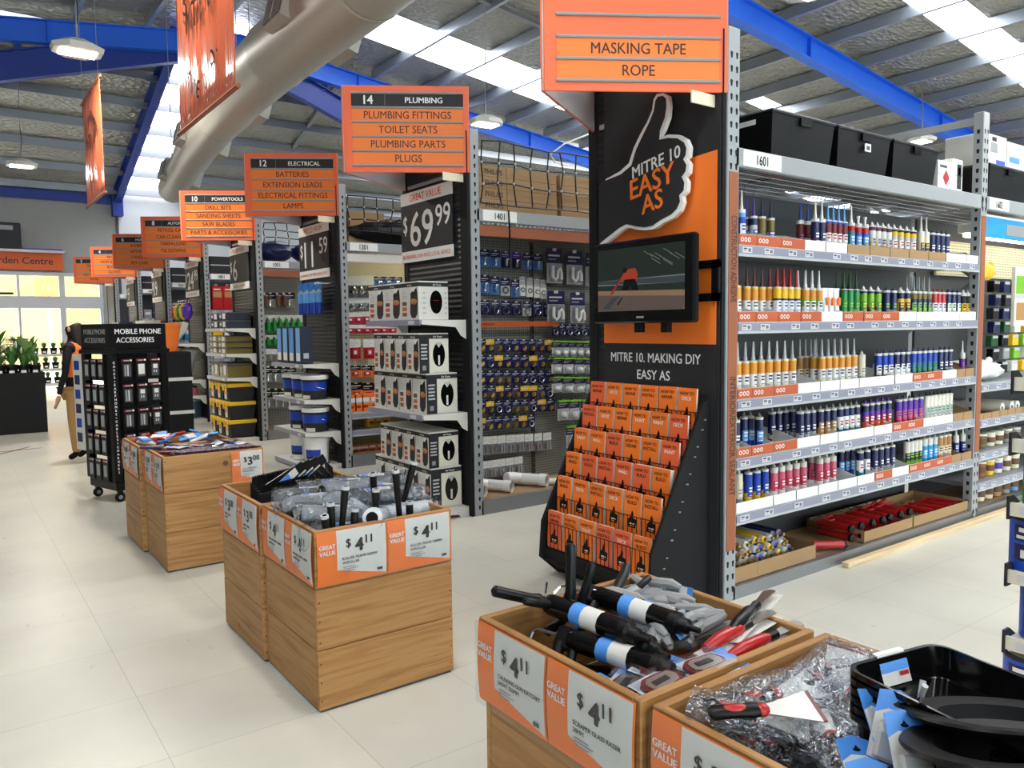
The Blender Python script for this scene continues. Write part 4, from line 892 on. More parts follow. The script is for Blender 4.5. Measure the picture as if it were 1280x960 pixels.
# bottom deck: boxes of bagged joint tubes and red guns
zb = .08
def floor_box(u0, u1, h, lab):
    x0 = max(U(u0, 700, 'y', Y16).x, X16+.11); x1 = U(u1, 680, 'y', Y16).x
    t = thing('cardboard_box', lab, 'box', (x0, Y16+.03, zb)); w = x1-x0
    b = MB(); b.box(0, w, 0, .005, 0, h, 'cardboard'); b.box(0, .004, .005, .45, 0, h*1.1, 'cardboard'); b.box(w-.004, w, .005, .45, 0, h*1.1, 'cardboard'); b.box(0, w, .445, .45, 0, h*1.1, 'cardboard'); b.box(.004, w-.004, .005, .445, 0, .004, 'cardboard'); part(b, 'box_body', t); return x0, x1
bx = floor_box(918, 953, .09, 'low open cardboard box by the rack end holding brass tipped sausages'); bx2 = floor_box(953, 1025, .09, 'low open cardboard box of blue and gold foil sausages')
rnd = random.Random(21)
k = 0
for row in range(4):
    for i in range(int((bx2[1]-bx[0]-.1)/.062)-row):
        x = bx[0]+.06+i*.062+row*.031+rnd.uniform(-.006, .006); z = zb+.035+row*.05
        if bx[1]-.035 < x < bx[1]+.035 and row == 0: continue
        col = rnd.choice(['olive', 'grey', 'navy', 'cobalt', 'yellow', 'lightgrey']) if x > bx[1] else rnd.choice(['olive', 'brown', 'tan', 'cream'])
        t = thing('foil_sausage', '%s foil sealant sausage, %s along in %s layer on the bottom deck' % (col.replace('lightgrey', 'silver'), nth(i), ('lowest', 'second', 'third', 'top')[row]), 'sausage', (x, Y16+.05+rnd.uniform(0, .03)+row*.012, z), 0, 'foil sausages in the floor boxes', rot=(math.pi/2, 0, math.pi+rnd.uniform(-.04, .04)))
        part(cached(('fs', col), lambda: MB().lathe([(.006, .0), (.022, .012), (.026, .03), (.026, .32), (.02, .345), (.006, .35)], [col, 'lightgrey', col, 'lightgrey', col], 10).mesh('foil_body')), 'foil_body', t)
        part(cached('fsc', lambda: MB().lathe([(.011, -.012), (.012, 0), (.008, .006)], 'brass', 8).mesh('crimp_clip')), 'crimp_clip', t); k += 1
def red_gun():
    t = thing('caulking_gun', '', 'caulking gun')
    return t
def gun_parts(t, col, blackk, label_col=None):
    """a skeleton-free barrel gun: barrel along +x, handle below, trigger, plunger rod behind"""
    part(cached(('gbar', col), lambda: barrel(col)), 'barrel', t)
    part(cached(('ghan', col), lambda: handle(col)), 'handle', t)
    part(cached(('gtri', blackk), lambda: trig(blackk)), 'trigger', t)
    part(cached('grod', lambda: MB().tube([(-.02, 0, 0), (-.10, 0, 0), (-.112, 0, -.01), (-.112, 0, -.04)], .004, 'chrome', 6).mesh('plunger_rod')), 'plunger_rod', t)
    part(cached('gcap', lambda: MB().lathe([(.028, 0), (.028, .02), (.014, .03), (.0, .03)], 'black', 14).mesh('front_ring')), 'front_ring', t, (.225, 0, 0), (0, math.pi/2, 0))
def barrel(col):
    b = MB(); b.T = Matrix.Rotation(math.pi/2, 4, 'Y'); b.lathe([(.0, .0), (.024, .0), (.026, .01), (.026, .225), (.022, .228)], col, 18); return b.mesh('barrel')
def handle(col):
    b = MB(); b.bbox(-.04, .012, -.013, .013, -.03, .024, col, .005); b.tube([(-.024, 0, -.015), (-.022, 0, -.045), (-.03, 0, -.08), (-.036, 0, -.12), (-.046, 0, -.155), (-.047, 0, -.16)], [.018, .0145, .0135, .0135, .014, .007], col, 10); return b.mesh('handle')
def trig(col):
    b = MB(); b.tube([(.012, 0, -.012), (.02, 0, -.04), (.028, 0, -.08), (.036, 0, -.13), (.037, 0, -.136)], [.012, .0115, .0105, .0095, .004], col, 10); return b.mesh('trigger')
spots = [(1050, 1068, 0), (1066, 1080, 0)]
gi = 0
bx3 = floor_box(1085, 1145, .075, 'low cardboard box holding a cluster of red caulking guns'); bx4 = floor_box(1146, 1214, .075, 'low cardboard box of red caulking guns at the far bay end')
for (ua, ub, n, rows, tag_) in ((1062, 1094, 3, 2, 'left of the box'), (1098, 1143, 4, 2, 'in the first box'), (1163, 1208, 4, 1, 'in the far box')):
    for r in range(rows):
        for i in range(n):
            x = U(ua+(ub-ua)*(i+.5)/n, 670, 'y', Y16+.06).x; gi += 1
            t = thing('caulking_gun', 'red caulking gun lying end out, %s in the %s row %s' % (nth(i), ('lower', 'upper')[r], tag_), 'caulking gun', (x, Y16+.3, zb+.04+r*.065), 0, 'red caulking guns on the bottom deck', rot=(rnd.uniform(1.3, 1.8), 0, -math.pi/2+rnd.uniform(-.12, .12)))
            gun_parts(t, 'red', 'red')
t = thing('caulking_gun', 'single red caulking gun poking out over the deck edge', 'caulking gun', (U(1022, 668, 'y', Y16+.16).x, Y16+.16, zb+.115), 0, None, rot=(1.5, .06, -.42)); gun_parts(t, 'red', 'red')
t.location = (4.62, Y16+.13, .125); 
# pine batten on the floor along the rack
p0, p1 = U(1064, 706, 'z', .03), U(1278, 632, 'z', .03)
b = MB(); b.bbox(p0.x, p1.x+1.2, Y16-.085, Y16-.035, .0, .035, 'lumber', .003); solo(b, 'timber_batten', 'long pale pine batten lying on the floor along the sealant rack', 'batten')
# ------------------------------------------------------------------ top stock of aisle 16
def tub(x0, x1, y0, lab, d=.78, h=.27):
    t = thing('storage_tub', lab, 'tub', (x0, y0, ZB1+.002), group='black tubs on top of the sealant rack'); w = x1-x0; e = .03
    b = MB(); v = [(e, e, 0), (w-e, e, 0), (w-e, d-e, 0), (e, d-e, 0), (.008, .008, h-.03), (w-.008, .008, h-.03), (w-.008, d-.008, h-.03), (.008, d-.008, h-.03)]
    b.add(v, [(3, 2, 1, 0), (0, 1, 5, 4), (1, 2, 6, 5), (2, 3, 7, 6), (3, 0, 4, 7)], 'black'); part(b, 'tub_body', t)
    b = MB(); b.bbox(0, w, 0, d, h-.03, h-.012, 'black', .004); b.bbox(.02, w-.02, .02, d-.02, h-.012, h, 'black', .004); part(b, 'lid', t)
    b = MB(); b.box(w*.42, w*.58, -.006, .01, h-.075, h-.03, 'black_gloss'); part(b, 'latch', t); return t
t1 = tub(3.95, 4.6, Y16-.0, 'black lidded storage tub nearest the rack end, pale tag on its side')
b = MB(); b.box(-.0012, .0, .12, .24, .19, .22, 'white'); part(b, 'tag', t1, (.004, 0, 0))
t2 = tub(4.63, 5.27, Y16, 'black lidded storage tub in the middle with a tag on its front'); b = MB(); b.box(.3, .37, -.004, .0, .13, .18, 'white'); b.box(.315, .355, -.005, -.004, .14, .165, 'darkgrey'); part(b, 'tag', t2)
tub(5.3, 5.93, Y16, 'third black lidded storage tub, next to the diamond carton'); tub(6.02, 6.58, Y16+.36, 'fourth black lidded tub, behind the diamond carton', .5); tub(6.76, 7.5, Y16, 'black lidded tub at the frame edge above the 1602 plate')
t = thing('purple_bundle', 'bundle of purple plastic caps standing on the middle black tub', 'bundle', (5.15, Y16+.3, ZB1+.274))
b = MB(); b.bbox(-.2, .2, -.1, .1, 0, .03, 'purple', .005)
for i in range(14): b.lathe([(.012, .03), (.009, .09), (.0, .1)], 'purple', 8, (-.18+.027*i, -.06+.03*(i % 4), 0))
part(b, 'caps', t)
def carton(name, lab, x, y, z, w, d, h, k, group=None, marks=(), rzz=0., cat='carton'):
    t = thing(name, lab, cat, (x, y, z), rzz, group); b = MB(); b.bbox(0, w, 0, d, 0, h, k, .003); part(b, 'box_body', t)
    b = MB(); b.box(w*.0, w, -.0006, 0, h*.47, h*.53, 'tan' if k in ('cardboard', 'kraft') else 'lightgrey'); b.box(0, w, d*.46, d*.54, h, h+.0006, 'tan' if k in ('cardboard', 'kraft') else 'lightgrey'); part(b, 'packing_tape', t)
    if marks:
        b = MB()
        for (a, b0, c, d0, kk) in marks: b.rect(a*w, b0*w, c*h, d0*h, -.001, kk)
        part(b, 'printed_marks', t)
    return t
c_ = carton('carton', 'white carton with a red hazard diamond on the rack top', 5.98, Y16+.03, ZB1+.002, .22, .3, .2, 'white', marks=[(.1, .6, .75, .85, 'darkgrey')])
b = MB(); b.flat([(.12, -.0016, .02), (.17, -.0016, .08), (.12, -.0016, .14), (.07, -.0016, .08)], 'red'); part(b, 'hazard_diamond', c_)
carton('carton', 'white carton with a black side panel beside the diamond carton', 6.22, Y16+.04, ZB1+.002, .16, .3, .24, 'white', marks=[(.45, .9, .08, .85, 'charcoal'), (.55, .8, .5, .75, 'grey')])
carton('carton', 'white carton lying on the tub behind the diamond carton', 6.04, Y16+.38, ZB1+.274, .46, .3, .09, 'offwhite', marks=[(.1, .4, .5, .8, 'lightgrey')])
def bag(lab, c, r, k='white_gloss', nm='plastic_bag', grp=None, seed=1):
    t = thing(nm, lab, 'bag', c, 0, grp); b = MB(); b.ball((0, 0, r[2]), r, k, 18, 12, .22); part(b, 'bag_body', t); b = MB(); b.tube([(r[0]*.7, 0, r[2]*1.5), (r[0]*1.02, 0, r[2]*1.9)], [.015, .03], k, 7); part(b, 'knot', t)
bag('white plastic bag puffed up on the white cartons', (6.40, Y16+.5, ZB1+.365), (.17, .12, .05))
carton('carton', 'white carton with a blue panel on top of the edge tub', 6.86, Y16+.1, ZB1+.275, .42, .3, .26, 'offwhite', marks=[(.3, .6, .45, .75, 'grey'), (.35, .55, .8, .93, 'charcoal'), (.55, .95, .02, .25, 'blue')])
bag('small white bag tucked by the blue panelled carton', (6.80, Y16+.07, ZB1+.275), (.05, .05, .04))
carton('carton', 'pale carton printed in blue at the frame edge', 7.30, Y16+.1, ZB1+.275, .4, .3, .24, 'offwhite', marks=[(.1, .6, .3, .5, 'card_blue')])
bag('red net wrapped bundle on the wire deck behind the 1601 plate', tuple(U(969, 222, 'y', Y16+.3)), (.14, .09, .035), 'crimson', 'net_bundle')
# ------------------------------------------------------------------ end shelves of the other aisles
def endshelf(n, z, lab, d=.42, y0=.06, y1=1.06, strip=True):
    Y0, X0 = GON[n]; X = X0-.032
    t = thing('end_shelf', lab, 'shelf', (X, Y0, z), group=None)
    b = MB(); b.bbox(-d, 0, y0, y1, -.03, 0, 'offwhite', .003); part(b, 'deck', t)
    if strip: b = MB(); b.box(-d-.012, -d, y0+.01, y1-.01, -.042, .004, 'strip'); b.box(-d-.013, -d-.012, y0+.1, y0+.2, -.034, -.004, 'ticket'); part(b, 'ticket_strip', t)
    for y in (y0-.006, y1):
        b = MB(); b.prism([(-d, -.0), (0, .0), (0, -.16), (-.05, -.13), (-.1, -.06), (-d, -.035)], 'y', y, y+.006, 'offwhite'); part(b, 'bracket', t)
    return t
WORD = ['lowest', 'second lowest', 'middle', 'second from top', 'top']
def fryer(lab, x, y, z, w=.27, d=.27, h=.3, style=0):
    """box: front faces -x, side faces -y; origin at the corner nearest the camera, on its base"""
    t = thing('air_fryer_box', lab, 'box', (x, y, z), group='boxed air fryers on the aisle 14 end')
    b = MB(); b.bbox(0, w, 0, d, 0, h, 'offwhite', .003); b.box(-.0005, w, -.0006, d, h*.86, h*.965, 'charcoal'); part(cached(('fb', w, d, h), lambda: b.mesh('carton_body')), 'carton_body', t)
    def front():
        b = MB()
        def q(pts, k, x=-.001): b.add([(x, d*(1-a), h*c) for a, c in pts], [list(range(len(pts)))], k)
        q([(.52, .18), (.6, .06), (.8, .05), (.93, .16), (.96, .5), (.94, .7), (.55, .55)], 'charcoal'); q([(.56, .52), (.56, .7), (.9, .84), (.94, .7)], 'black', -.0012)
        q([(.56, .5), (.6, .42), (.78, .4), (.9, .44), (.92, .5), (.8, .55), (.62, .55)], 'tan', -.0016); q([(.56, .48), (.6, .42), (.78, .4), (.9, .44), (.86, .455), (.62, .47)], 'orange_dark', -.0018)
        q([(.56, .84), (.72, .72), (.88, .84)], 'white', -.0014)
        for i in range(3): q([(.08, .1+i*.14), (.34, .1+i*.14), (.34, .2+i*.14), (.08, .2+i*.14)], ('terracotta', 'orange_dark', 'brown')[i], -.0012)
        for i in range(4): q([(.08, .55+i*.06), (.4-.04*i, .55+i*.06), (.4-.04*i, .575+i*.06), (.08, .575+i*.06)], 'lightgrey', -.0012)
        return b.mesh('front_print')
    part(cached(('ff', d, h), front), 'front_print', t)
    def side():
        b = MB()
        b.rect(0, w*.33, 0, h*.86, -.0012, 'charcoal') if style == 0 else None
        for i in range(5 if style == 0 else 0): b.rect(w*.06, w*(.27-.02*(i % 2)), h*(.35+.085*i), h*(.39+.085*i), -.0016, 'lightgrey')
        if style == 0: b.rect(w*.1, w*.22, h*.08, h*.2, -.0016, 'grey')
        cx = w*.66 if style == 0 else w*.58
        o = [(cx+w*.22*math.cos(a)*(1 if abs(math.cos(a)) < .7 else .95), -.0016, h*.46+h*.3*math.sin(a)) for a in [i*math.pi/10 for i in range(20)]]
        if style == 0: b.rect(w*.36, w*.97, h*.04, h*.83, -.0013, 'ivory')
        b.add(o, [list(range(20))], 'black_gloss')
        if style == 0: b.flat([(cx-w*.12, -.0019, h*.77), (cx, -.0019, h*.63), (cx+w*.12, -.0019, h*.77)], 'lightgrey'); b.rect(cx-w*.03, cx+w*.03, h*.2, h*.44, -.002, 'offwhite')
        else:
            b.rect(cx-w*.1, cx+w*.1, h*.5, h*.51, -.002, 'red')
            for i in range(5): b.rect(w*.12, w*.24, h*(.15+.13*i), h*(.2+.13*i), -.002, 'lightgrey'); b.rect(w*.86, w*.95, h*(.15+.13*i), h*(.2+.13*i), -.002, 'lightgrey')
        b.text('Air Fryer', w*.62, h*.885, h*.07, 'white', -.002, bold=.01, width=w*.5)
        return b.mesh('side_print')
    part(cached(('fs_', w, h, style), side), 'side_print', t)
    def band():
        b = MB(); 
        for i in range(1): 
            q = MB(); q.text('Air Fryer', 0, h*.885, h*.065, 'white', 0, bold=.01, width=d*.6); b.add([(-.0012+vy, d*.5-vx, vz) for vx, vy, vz in q.v], q.f, 'white')
        return b.mesh('lettering')
    part(cached(('fl', d, h), band), 'lettering', t)
Y14, X14 = GON[14]; X14p = X14-.032
ES14 = [.09, .465, .90, 1.22, 1.665]
endshelf(14, 1.66, 'white bracket shelf holding the two biggest air fryer boxes'); endshelf(14, .885, 'white bracket shelf in the middle of the air fryer display'); endshelf(14, .085, 'lowest white bracket shelf of the air fryer display')
Rn = ['bottom', 'second', 'third', 'fourth', 'top']
def row(z, x, w, h, n, r, style=0, d=.2, y=Y14+.12, gap=.004):
    for i in range(n): fryer('air fryer box, %s from the plumbing side in the %s row up' % (nth(i), Rn[r]), x, y+i*(d+gap), z, w, d, h, style)
row(.087, 3.215, .3, .345, 5, 0, d=.2); row(.434, 3.20, .29, .30, 4, 1, d=.215); row(.887, 3.19, .3, .335, 4, 2, d=.235); row(1.224, 3.13, .28, .33, 4, 3, d=.2); 
row(1.662, 3.135, .28, .315, 3, 4, style=1, d=.3)
# ---- plumbing pegboard
PEG = Y14+.545
def pack(kind, u, v, w, h, lab, out=.0, grp='blister packs on the plumbing pegboard', plane=None, parent_y=None):
    py = (plane if plane is not None else PEG)-.05-out
    p = U(u, v, 'y', py)
    t = thing('blister_pack', lab, 'pack', (p.x, p.y, p.z), rnd.uniform(-.12, .12), grp)
    a, c, kk = PK[kind]
    key = (kind, round(w, 3), round(h, 3))
    def card(): b = MB(); b.box(-w/2, w/2, 0, .0015, -h*.42, 0, a); b.box(-w/2, w/2, 0, .0012, -h, -h*.42, c); b.box(-w*.12, w*.12, -.0012, 0, -h*.07, h*.02, 'offwhite'); b.box(-w*.4, w*.35, -.001, 0, -h*.22, -h*.17, 'offwhite'); b.box(-w*.4, w*.1, -.001, 0, -h*.32, -h*.29, 'lightgrey'); (b.box(-w*.52, w*.52, -.03, .0, -h*.09, h*.0, 'lime') if kind == 'whitegrn' else None); return b.mesh('header_card')
    part(cached(('pc',)+key, card), 'header_card', t)
    def item():
        b = MB()
        if kk == 'pipe': b.tube([(-w*.1, -.02, -h*.9), (-w*.1, -.02, -h*.5), (w*.12, -.02, -h*.45)], w*.12, 'chrome', 8)
        elif kk == 'ring': b.T = Matrix.Translation((0, -.008, -h*.68)); b.tube([(w*.28*math.cos(i*.524), 0, w*.28*math.sin(i*.524)) for i in range(13)], w*.07, 'chrome', 6)
        elif kk == 'brass': b.T = Matrix.Translation((0, -.016, -h*.7)) @ Matrix.Rotation(.6, 4, 'Y'); b.lathe([(w*.16, -h*.2), (w*.16, -h*.05), (w*.24, -h*.05), (w*.24, h*.06), (w*.14, h*.06), (w*.14, h*.2)], 'brass', 8)
        elif kk == 'white': b.ball((-w*.05, -.02, -h*.72), (w*.3, .018, h*.16), 'white_gloss', 8, 6, .3); b.tube([(w*.1, -.02, -h*.85), (w*.3, -.02, -h*.55)], w*.1, 'white_gloss', 7)
        elif kk == 'trap': b.tube([(-w*.25, -.03, -h*.5), (-w*.25, -.03, -h*.82), (-w*.1, -.03, -h*.92), (w*.05, -.03, -h*.82), (w*.08, -.03, -h*.65), (w*.2, -.03, -h*.58), (w*.3, -.03, -h*.7), (w*.3, -.03, -h*.9)], w*.085, 'white_gloss', 8)
        elif kk == 'bolts':
            for i in range(5): b.tube([(-w*.3+w*.15*i, -.01, -h*.92), (-w*.25+w*.13*i, -.01, -h*.55)], w*.035, ('red', 'grey', 'lightgrey', 'darkred', 'chrome')[i], 5)
        elif kk == 'lampg': b.lathe([(w*.1, 0), (w*.3, h*.1), (w*.34, h*.2), (w*.2, h*.33), (w*.16, h*.4)], 'chrome', 10, (0, -.03, -h*.9))
        elif kk == 'redsw': b.bbox(-w*.25, w*.25, -.02, 0, -h*.85, -h*.5, 'crimson', .003); b.box(-w*.12, w*.12, -.024, -.02, -h*.75, -h*.58, 'white')
        elif kk == 'bottle': b.lathe([(w*.17, 0), (w*.19, .01), (w*.19, h*.6), (w*.1, h*.72), (w*.1, h*.8)], [c, c, c, 'offwhite'], 10, (0, -.03, -h*.9))
        elif kk == 'box': b.bbox(-w*.46, w*.46, -.05, 0, -h*.98, -h*.03, a, .003); b.box(-w*.4, w*.4, -.0512, -.05, -h*.5, -h*.2, 'white'); b.box(-w*.4, w*.1, -.0512, -.05, -h*.8, -h*.65, c)
        return b.mesh('fitting')
    part(cached(('pi',)+key, item), 'fitting', t)
    if kk not in ('box',):
        def blis(): b = MB(); b.box(-w*.42, w*.42, -.035, 0, -h*.97, -h*.44, 'clear_film'); return b.mesh('clear_blister')
        if kk in ('trap', 'white', 'bolts', 'lampg', 'pipe'): part(cached(('pb',)+key, blis), 'clear_blister', t)
    def hook(): b = MB(); b.tube([(0, .05, -.0+.012), (0, -.03, .012), (0, -.035, .018)], .0025, 'chrome', 5); return b.mesh('peg_hook')
    part(cached('pkh', hook), 'peg_hook', t)
PK = {'tap': ('navy', 'card_blue', 'pipe'), 'tap2': ('purple', 'navy', 'pipe'), 'clip': ('navy', 'lightgrey', 'ring'), 'drain': ('navy', 'navy', 'ring'), 'brass': ('navy', 'darkgrey', 'brass'), 'brass2': ('navy', 'navy', 'brass'), 'brass3': ('yellow', 'navy', 'brass'),
      'whitegrn': ('navy', 'offwhite', 'white'), 'trap': ('navy', 'lightgrey', 'trap'), 'seal': ('navy', 'navy', 'ring'), 'bolts': ('white', 'grey', 'bolts'), 'slim': ('lightgrey', 'white', 'ring'), 'lamp': ('offwhite', 'grey', 'lampg'), 'switch': ('white', 'crimson', 'redsw'), 'wht': ('white', 'lightgrey', 'lampg'),
      'green': ('offwhite', 'green', 'bottle'), 'grey': ('white', 'grey', 'bolts'), 'amber': ('orange', 'yellow', 'box'), 'amber2': ('orange_dark', 'white', 'box'), 'brown': ('plum', 'brown', 'bottle'), 'org': ('black', 'orange', 'redsw'), 'lampred': ('white', 'red', 'redsw'), 'tools': ('black', 'grey', 'pipe'), 'yel': ('yellow', 'black', 'bottle')}
rnd = random.Random(31)
def prow(name, v0, v1, us, kinds, w, h, plane, side, out=.0, grp=None):
    n = len(us)
    for i, u in enumerate(us):
        v = v0+(v1-v0)*(i/max(1, n-1)); k = kinds[i % len(kinds)] if isinstance(kinds, (list, tuple)) else kinds
        pack(k, u, v, w, h, '%s, %s along, %s' % (name, nth(i), side), out, grp or (name+' '+side), plane)
lin_ = lambda a, b, n: [a+(b-a)*i/(n-1) for i in range(n)]
S1 = 'high on the plumbing pegboard'
prow('blue carded tap fitting', 312, 318, lin_(606, 672, 6), ['tap', 'tap', 'tap2', 'tap2', 'tap', 'tap'], .10, .15, PEG, S1)
prow('blue carded valve pack', 344, 350, lin_(606, 644, 4), ['tap', 'tap', 'clip', 'tap'], .10, .16, PEG, 'in the second pegboard row'); prow('slim pale carded pack', 346, 350, [653, 662, 671, 679], 'slim', .07, .18, PEG, 'in the second pegboard row')
prow('blue carded drain ring', 375, 379, lin_(606, 685, 7), ['drain', 'drain', 'seal', 'seal', 'clip'], .11, .13, PEG, 'above the orange shelf strip')
for r, (v0, v1, us) in enumerate(((424, 425, lin_(602, 686, 9)), (444, 445, lin_(602, 688, 9)), (464, 464, lin_(602, 687, 9)), (483, 482, lin_(604, 687, 9)), (502, 499, lin_(602, 688, 9)), (523, 519, lin_(602, 664, 7)))):
    prow('brass fitting on a blue card', v0, v1, us, [rnd.choice(['brass', 'brass2', 'brass', 'brass3', 'seal', 'brass2']) for _ in us], .095, .115, PEG, 'in the %s brass row' % nth(r), .02)
prow('clear bag of coloured bolts', 546, 541, lin_(604, 684, 8), 'bolts', .1, .17, PEG, 'below the brass rows'); prow('clear bag of small bolts', 577, 571, lin_(604, 648, 5), 'bolts', .1, .16, PEG, 'just above the white pipes')
prow('large bag with a white waste trap', 311, 316, [693, 718, 742], 'trap', .2, .33, PEG, 'beside the television', .03); prow('large bag with a white bend', 364, 368, [695, 722, 746], 'trap', .2, .3, PEG, 'level with the television', .06)
prow('small blue seal pack', 405, 407, lin_(694, 748, 7), 'seal', .09, .11, PEG, 'under the big white bends', .03)
for r, (v, n) in enumerate(((426, 7), (447, 5), (471, 5))): prow('lime edged bag of white fittings', v, v+1, lin_(696, 753, n), 'whitegrn', .115 if n == 7 else .14, .155, PEG, 'in the %s white fitting row' % nth(r), .05)
prow('lime edged bag of white elbows', 500, 499, [704, 718, 733, 748], 'whitegrn', .14, .2, PEG, 'at knee height by the brochures', .05); prow('lone lime edged pack', 532, 532, [714], 'whitegrn', .12, .22, PEG, 'low beside the brochure stand', .05)
b = MB()
# orange strip across the pegboard with its wording
b.box(.09, 1.3, .44, .455, 1.60, 1.645, 'orange_dark'); sp_ = part(b, 'category_strip', R14); b = MB(); b.text('BRASS FITTINGS', .42, 1.612, .03, 'text_brown', .4385, bold=.01); part(b, 'lettering', sp_)
for z in (1.99,): pass
# white pipes on the deck
def pipe(u, v, lab, r=.055, L=.3, ang=.9, elbow=True):
    p = U(u, v, 'y', Y14+.12); t = thing('white_pipe', lab, 'pipe', (p.x, p.y, .121+r), ang+math.pi, 'white pipe fittings on the plumbing deck')
    b = MB(); b.T = Matrix.Rotation(math.pi/2, 4, 'X'); b.lathe([(r*.78, 0), (r*.78, .02), (r*.86, .02), (r, 0), (r, .07), (r*.9, .075), (r*.9, L)], ['ivory', 'ivory', 'ivory', 'white_gloss', 'white_gloss', 'white_gloss'], 18, cap=False); b.lathe([(r*.86, .02), (0, .02)], 'grey', 18, cap=False); part(b, 'pipe_body', t)
    if elbow: b = MB(); b.tube([(0, -L*.75, 0), (r*1.2, -L*.9, r*.3), (r*2.2, -L*1.0, r*.4)], [r*.9, r*.92, r*.9], 'white_gloss', 14); part(b, 'branch', t)
pipe(606, 640, 'white pipe junction lying at the rack post on the low deck', .05, .3, .35); pipe(640, 628, 'white pipe bend pointing out, in the middle of the low deck', .055, .32, .5); pipe(684, 618, 'biggest white pipe reducer on the low plumbing deck', .06, .35, .55)
pipe(700, 606, 'slim white tube bundle lying behind the reducer', .03, .25, 1.1, False); pipe(713, 604, 'white tube with purple end lying by the brochure stand', .03, .4, 1.2, False); pipe(722, 601, 'short white tube lying nearest the brochure stand', .028, .3, 1.3, False)
# cartons and netting on top of the plumbing rack
zt0 = ZB1+.003
rnd = random.Random(4)
for i in range(4):
    for j in range(2):
        xx = X14+.11+.9*j; L = .86 if j == 0 else 1.1
        c_ = carton('carton', 'long brown carton, %s up in the %s stack behind the cargo net' % (nth(i), ('near', 'far')[j]), xx, Y14+.06+.004*i, zt0+i*.094, L, .6, .092, 'cardboard', 'brown lamp cartons behind the cargo net', marks=[(.35, .36, 0, 1, 'brown')])
        b = MB()
        if j == 0: b.text('PHILIPS', .17, .02, .065, 'text_dark', -.0012, bold=.012, squeeze=.9)
        else: b.text('philips', .5, .025, .06, 'text_dark', -.0012, bold=.012)
        part(b, 'lettering', c_)
def net(n, L, z0, z1, lab, sag=.03):
    Y0, X0 = GON[n]; t = thing('cargo_net', lab, 'net', (X0, Y0-.012, 0)); r2 = random.Random(n)
    rows = [z0+(z1-z0)*k/3 for k in range(4)]; cols = int(L/.17)
    P = [[(.1+L*c/cols+r2.uniform(-.02, .02), r2.uniform(-.02, .0), z+r2.uniform(-.012, .012)+sag*math.sin(c*1.3)*.3) for c in range(cols+1)] for z in rows]
    for k, rw in enumerate(P): b = MB(); b.tube(rw, .007, 'black', 5); part(b, 'strap', t)
    for c in range(cols+1): b = MB(); b.tube([P[k][c] for k in range(4)], .007, 'black', 5); part(b, 'strap', t)
    b = MB()
    for rw in P[1:3]:
        for p in rw: b.ball((p[0], p[1]-.008, p[2]), .012, 'lightgrey', 6, 4)
    part(b, 'rivets_pattern', t)
net(14, 3.6, 2.62, 3.13, 'black webbing cargo net over the brown lamp cartons'); net(12, 2.0, 2.7, 3.1, 'black cargo net over the dark goods on the electrical rack'); net(10, 1.8, 2.8, 3.12, 'black cargo net above the navy bags')
bb = MB(); p = U(605, 285, 'y', Y14-.012)
bb.tube([(0, 0, .08), (.01, 0, -.12), (.0, .0, -.3)], .008, 'black', 5); solo(bb, 'loose_strap', 'loose black net strap hanging down past the 1401 plate', 'strap', (Y14*0+U(636, 280, 'y', Y14-.02).x, Y14-.02, 2.5))
cbl = MB(); q0 = U(688, 198, 'y', Y14+.3); cbl.tube([U(770, 165, 'y', Y14+.2), U(735, 168, 'y', Y14+.22), U(705, 180, 'y', Y14+.25), U(688, 193, 'y', Y14+.3), U(694, 203, 'y', Y14+.32), U(712, 207, 'y', Y14+.35)], .008, 'white', 6); solo(cbl, 'white_cable', 'white cable looping against the blue beam above the cargo net', 'cable')
# ------------------------------------------------------------------ aisle 12: electrical
Y12, X12 = GON[12]; P12 = Y12+.545
tl = thing('strip_light', 'lit tube light under the electrical rack beam', 'lamp', (X12+.5, Y12+.1, 2.4))
b = MB(); b.bbox(0, 1.4, 0, .07, .03, .07, 'offwhite', .005); part(b, 'housing', tl); b = MB(); b.T = Matrix.Rotation(math.pi/2, 4, 'Y'); b.lathe([(.016, .02), (.016, 1.38)], 'tube_light', 10, (-.01, .035, 0)); part(b, 'tube', tl)
rnd = random.Random(41)
prow('olive glass lamp shade pack', 345, 345, [440, 449, 459], 'lamp', .17, .26, P12, 'under the cream pegboard', .05)
prow('white bulb pack', 372, 371, [438, 449, 460, 470], 'wht', .14, .16, P12, 'in the bulb row', .03); prow('white and red switch pack', 390, 389, lin_(437, 468, 4), 'switch', .13, .14, P12, 'in the upper switch row', .03); prow('white and red socket pack', 406, 406, lin_(437, 490, 6), 'switch', .13, .1, P12, 'in the lower switch row', .03)
prow('clear red carded plug pack', 424, 424, [443, 461], 'lampred', .15, .24, P12, 'below the switch rows', .02); prow('blue picture pack', 346, 346, [474, 485, 496], 'tap', .16, .13, P12, 'beside the top air fryer box', .04)
prow('red and black carded adaptor', 457, 457, [444, 458, 470], 'org', .14, .14, P12, 'at waist height', .03); prow('red handled tool pack', 478, 479, [445, 460, 474], 'org', .16, .22, P12, 'above the amber boxes', .03)
for r, (z, us) in enumerate(((.62, [441, 450, 459, 469, 480]), (.42, [465, 474, 483]), (.12, [440, 448, 456, 465, 476]))):
    for i, u in enumerate(us):
        p = U(u, 530, 'y', Y12+.2)
        carton('bulb_box', '%s bulb box, %s along on the %s electrical shelf' % (('amber', 'yellow', 'peach')[r], nth(i), ('upper', 'middle', 'lowest')[r]), p.x-.06, Y12+.2, z, .115, .1, .2 if r < 2 else .1, ('orange', 'yellow', 'sign_orange')[r], 'amber bulb boxes on the electrical rack', marks=[(.15, .85, .55, .8, 'white'), (.2, .7, .2, .35, 'red')])
shelf(R12, .085, 2.4, .62, 0, .5, False); shelf(R12, .085, 2.4, .42, 0, .5, False)
b = MB()
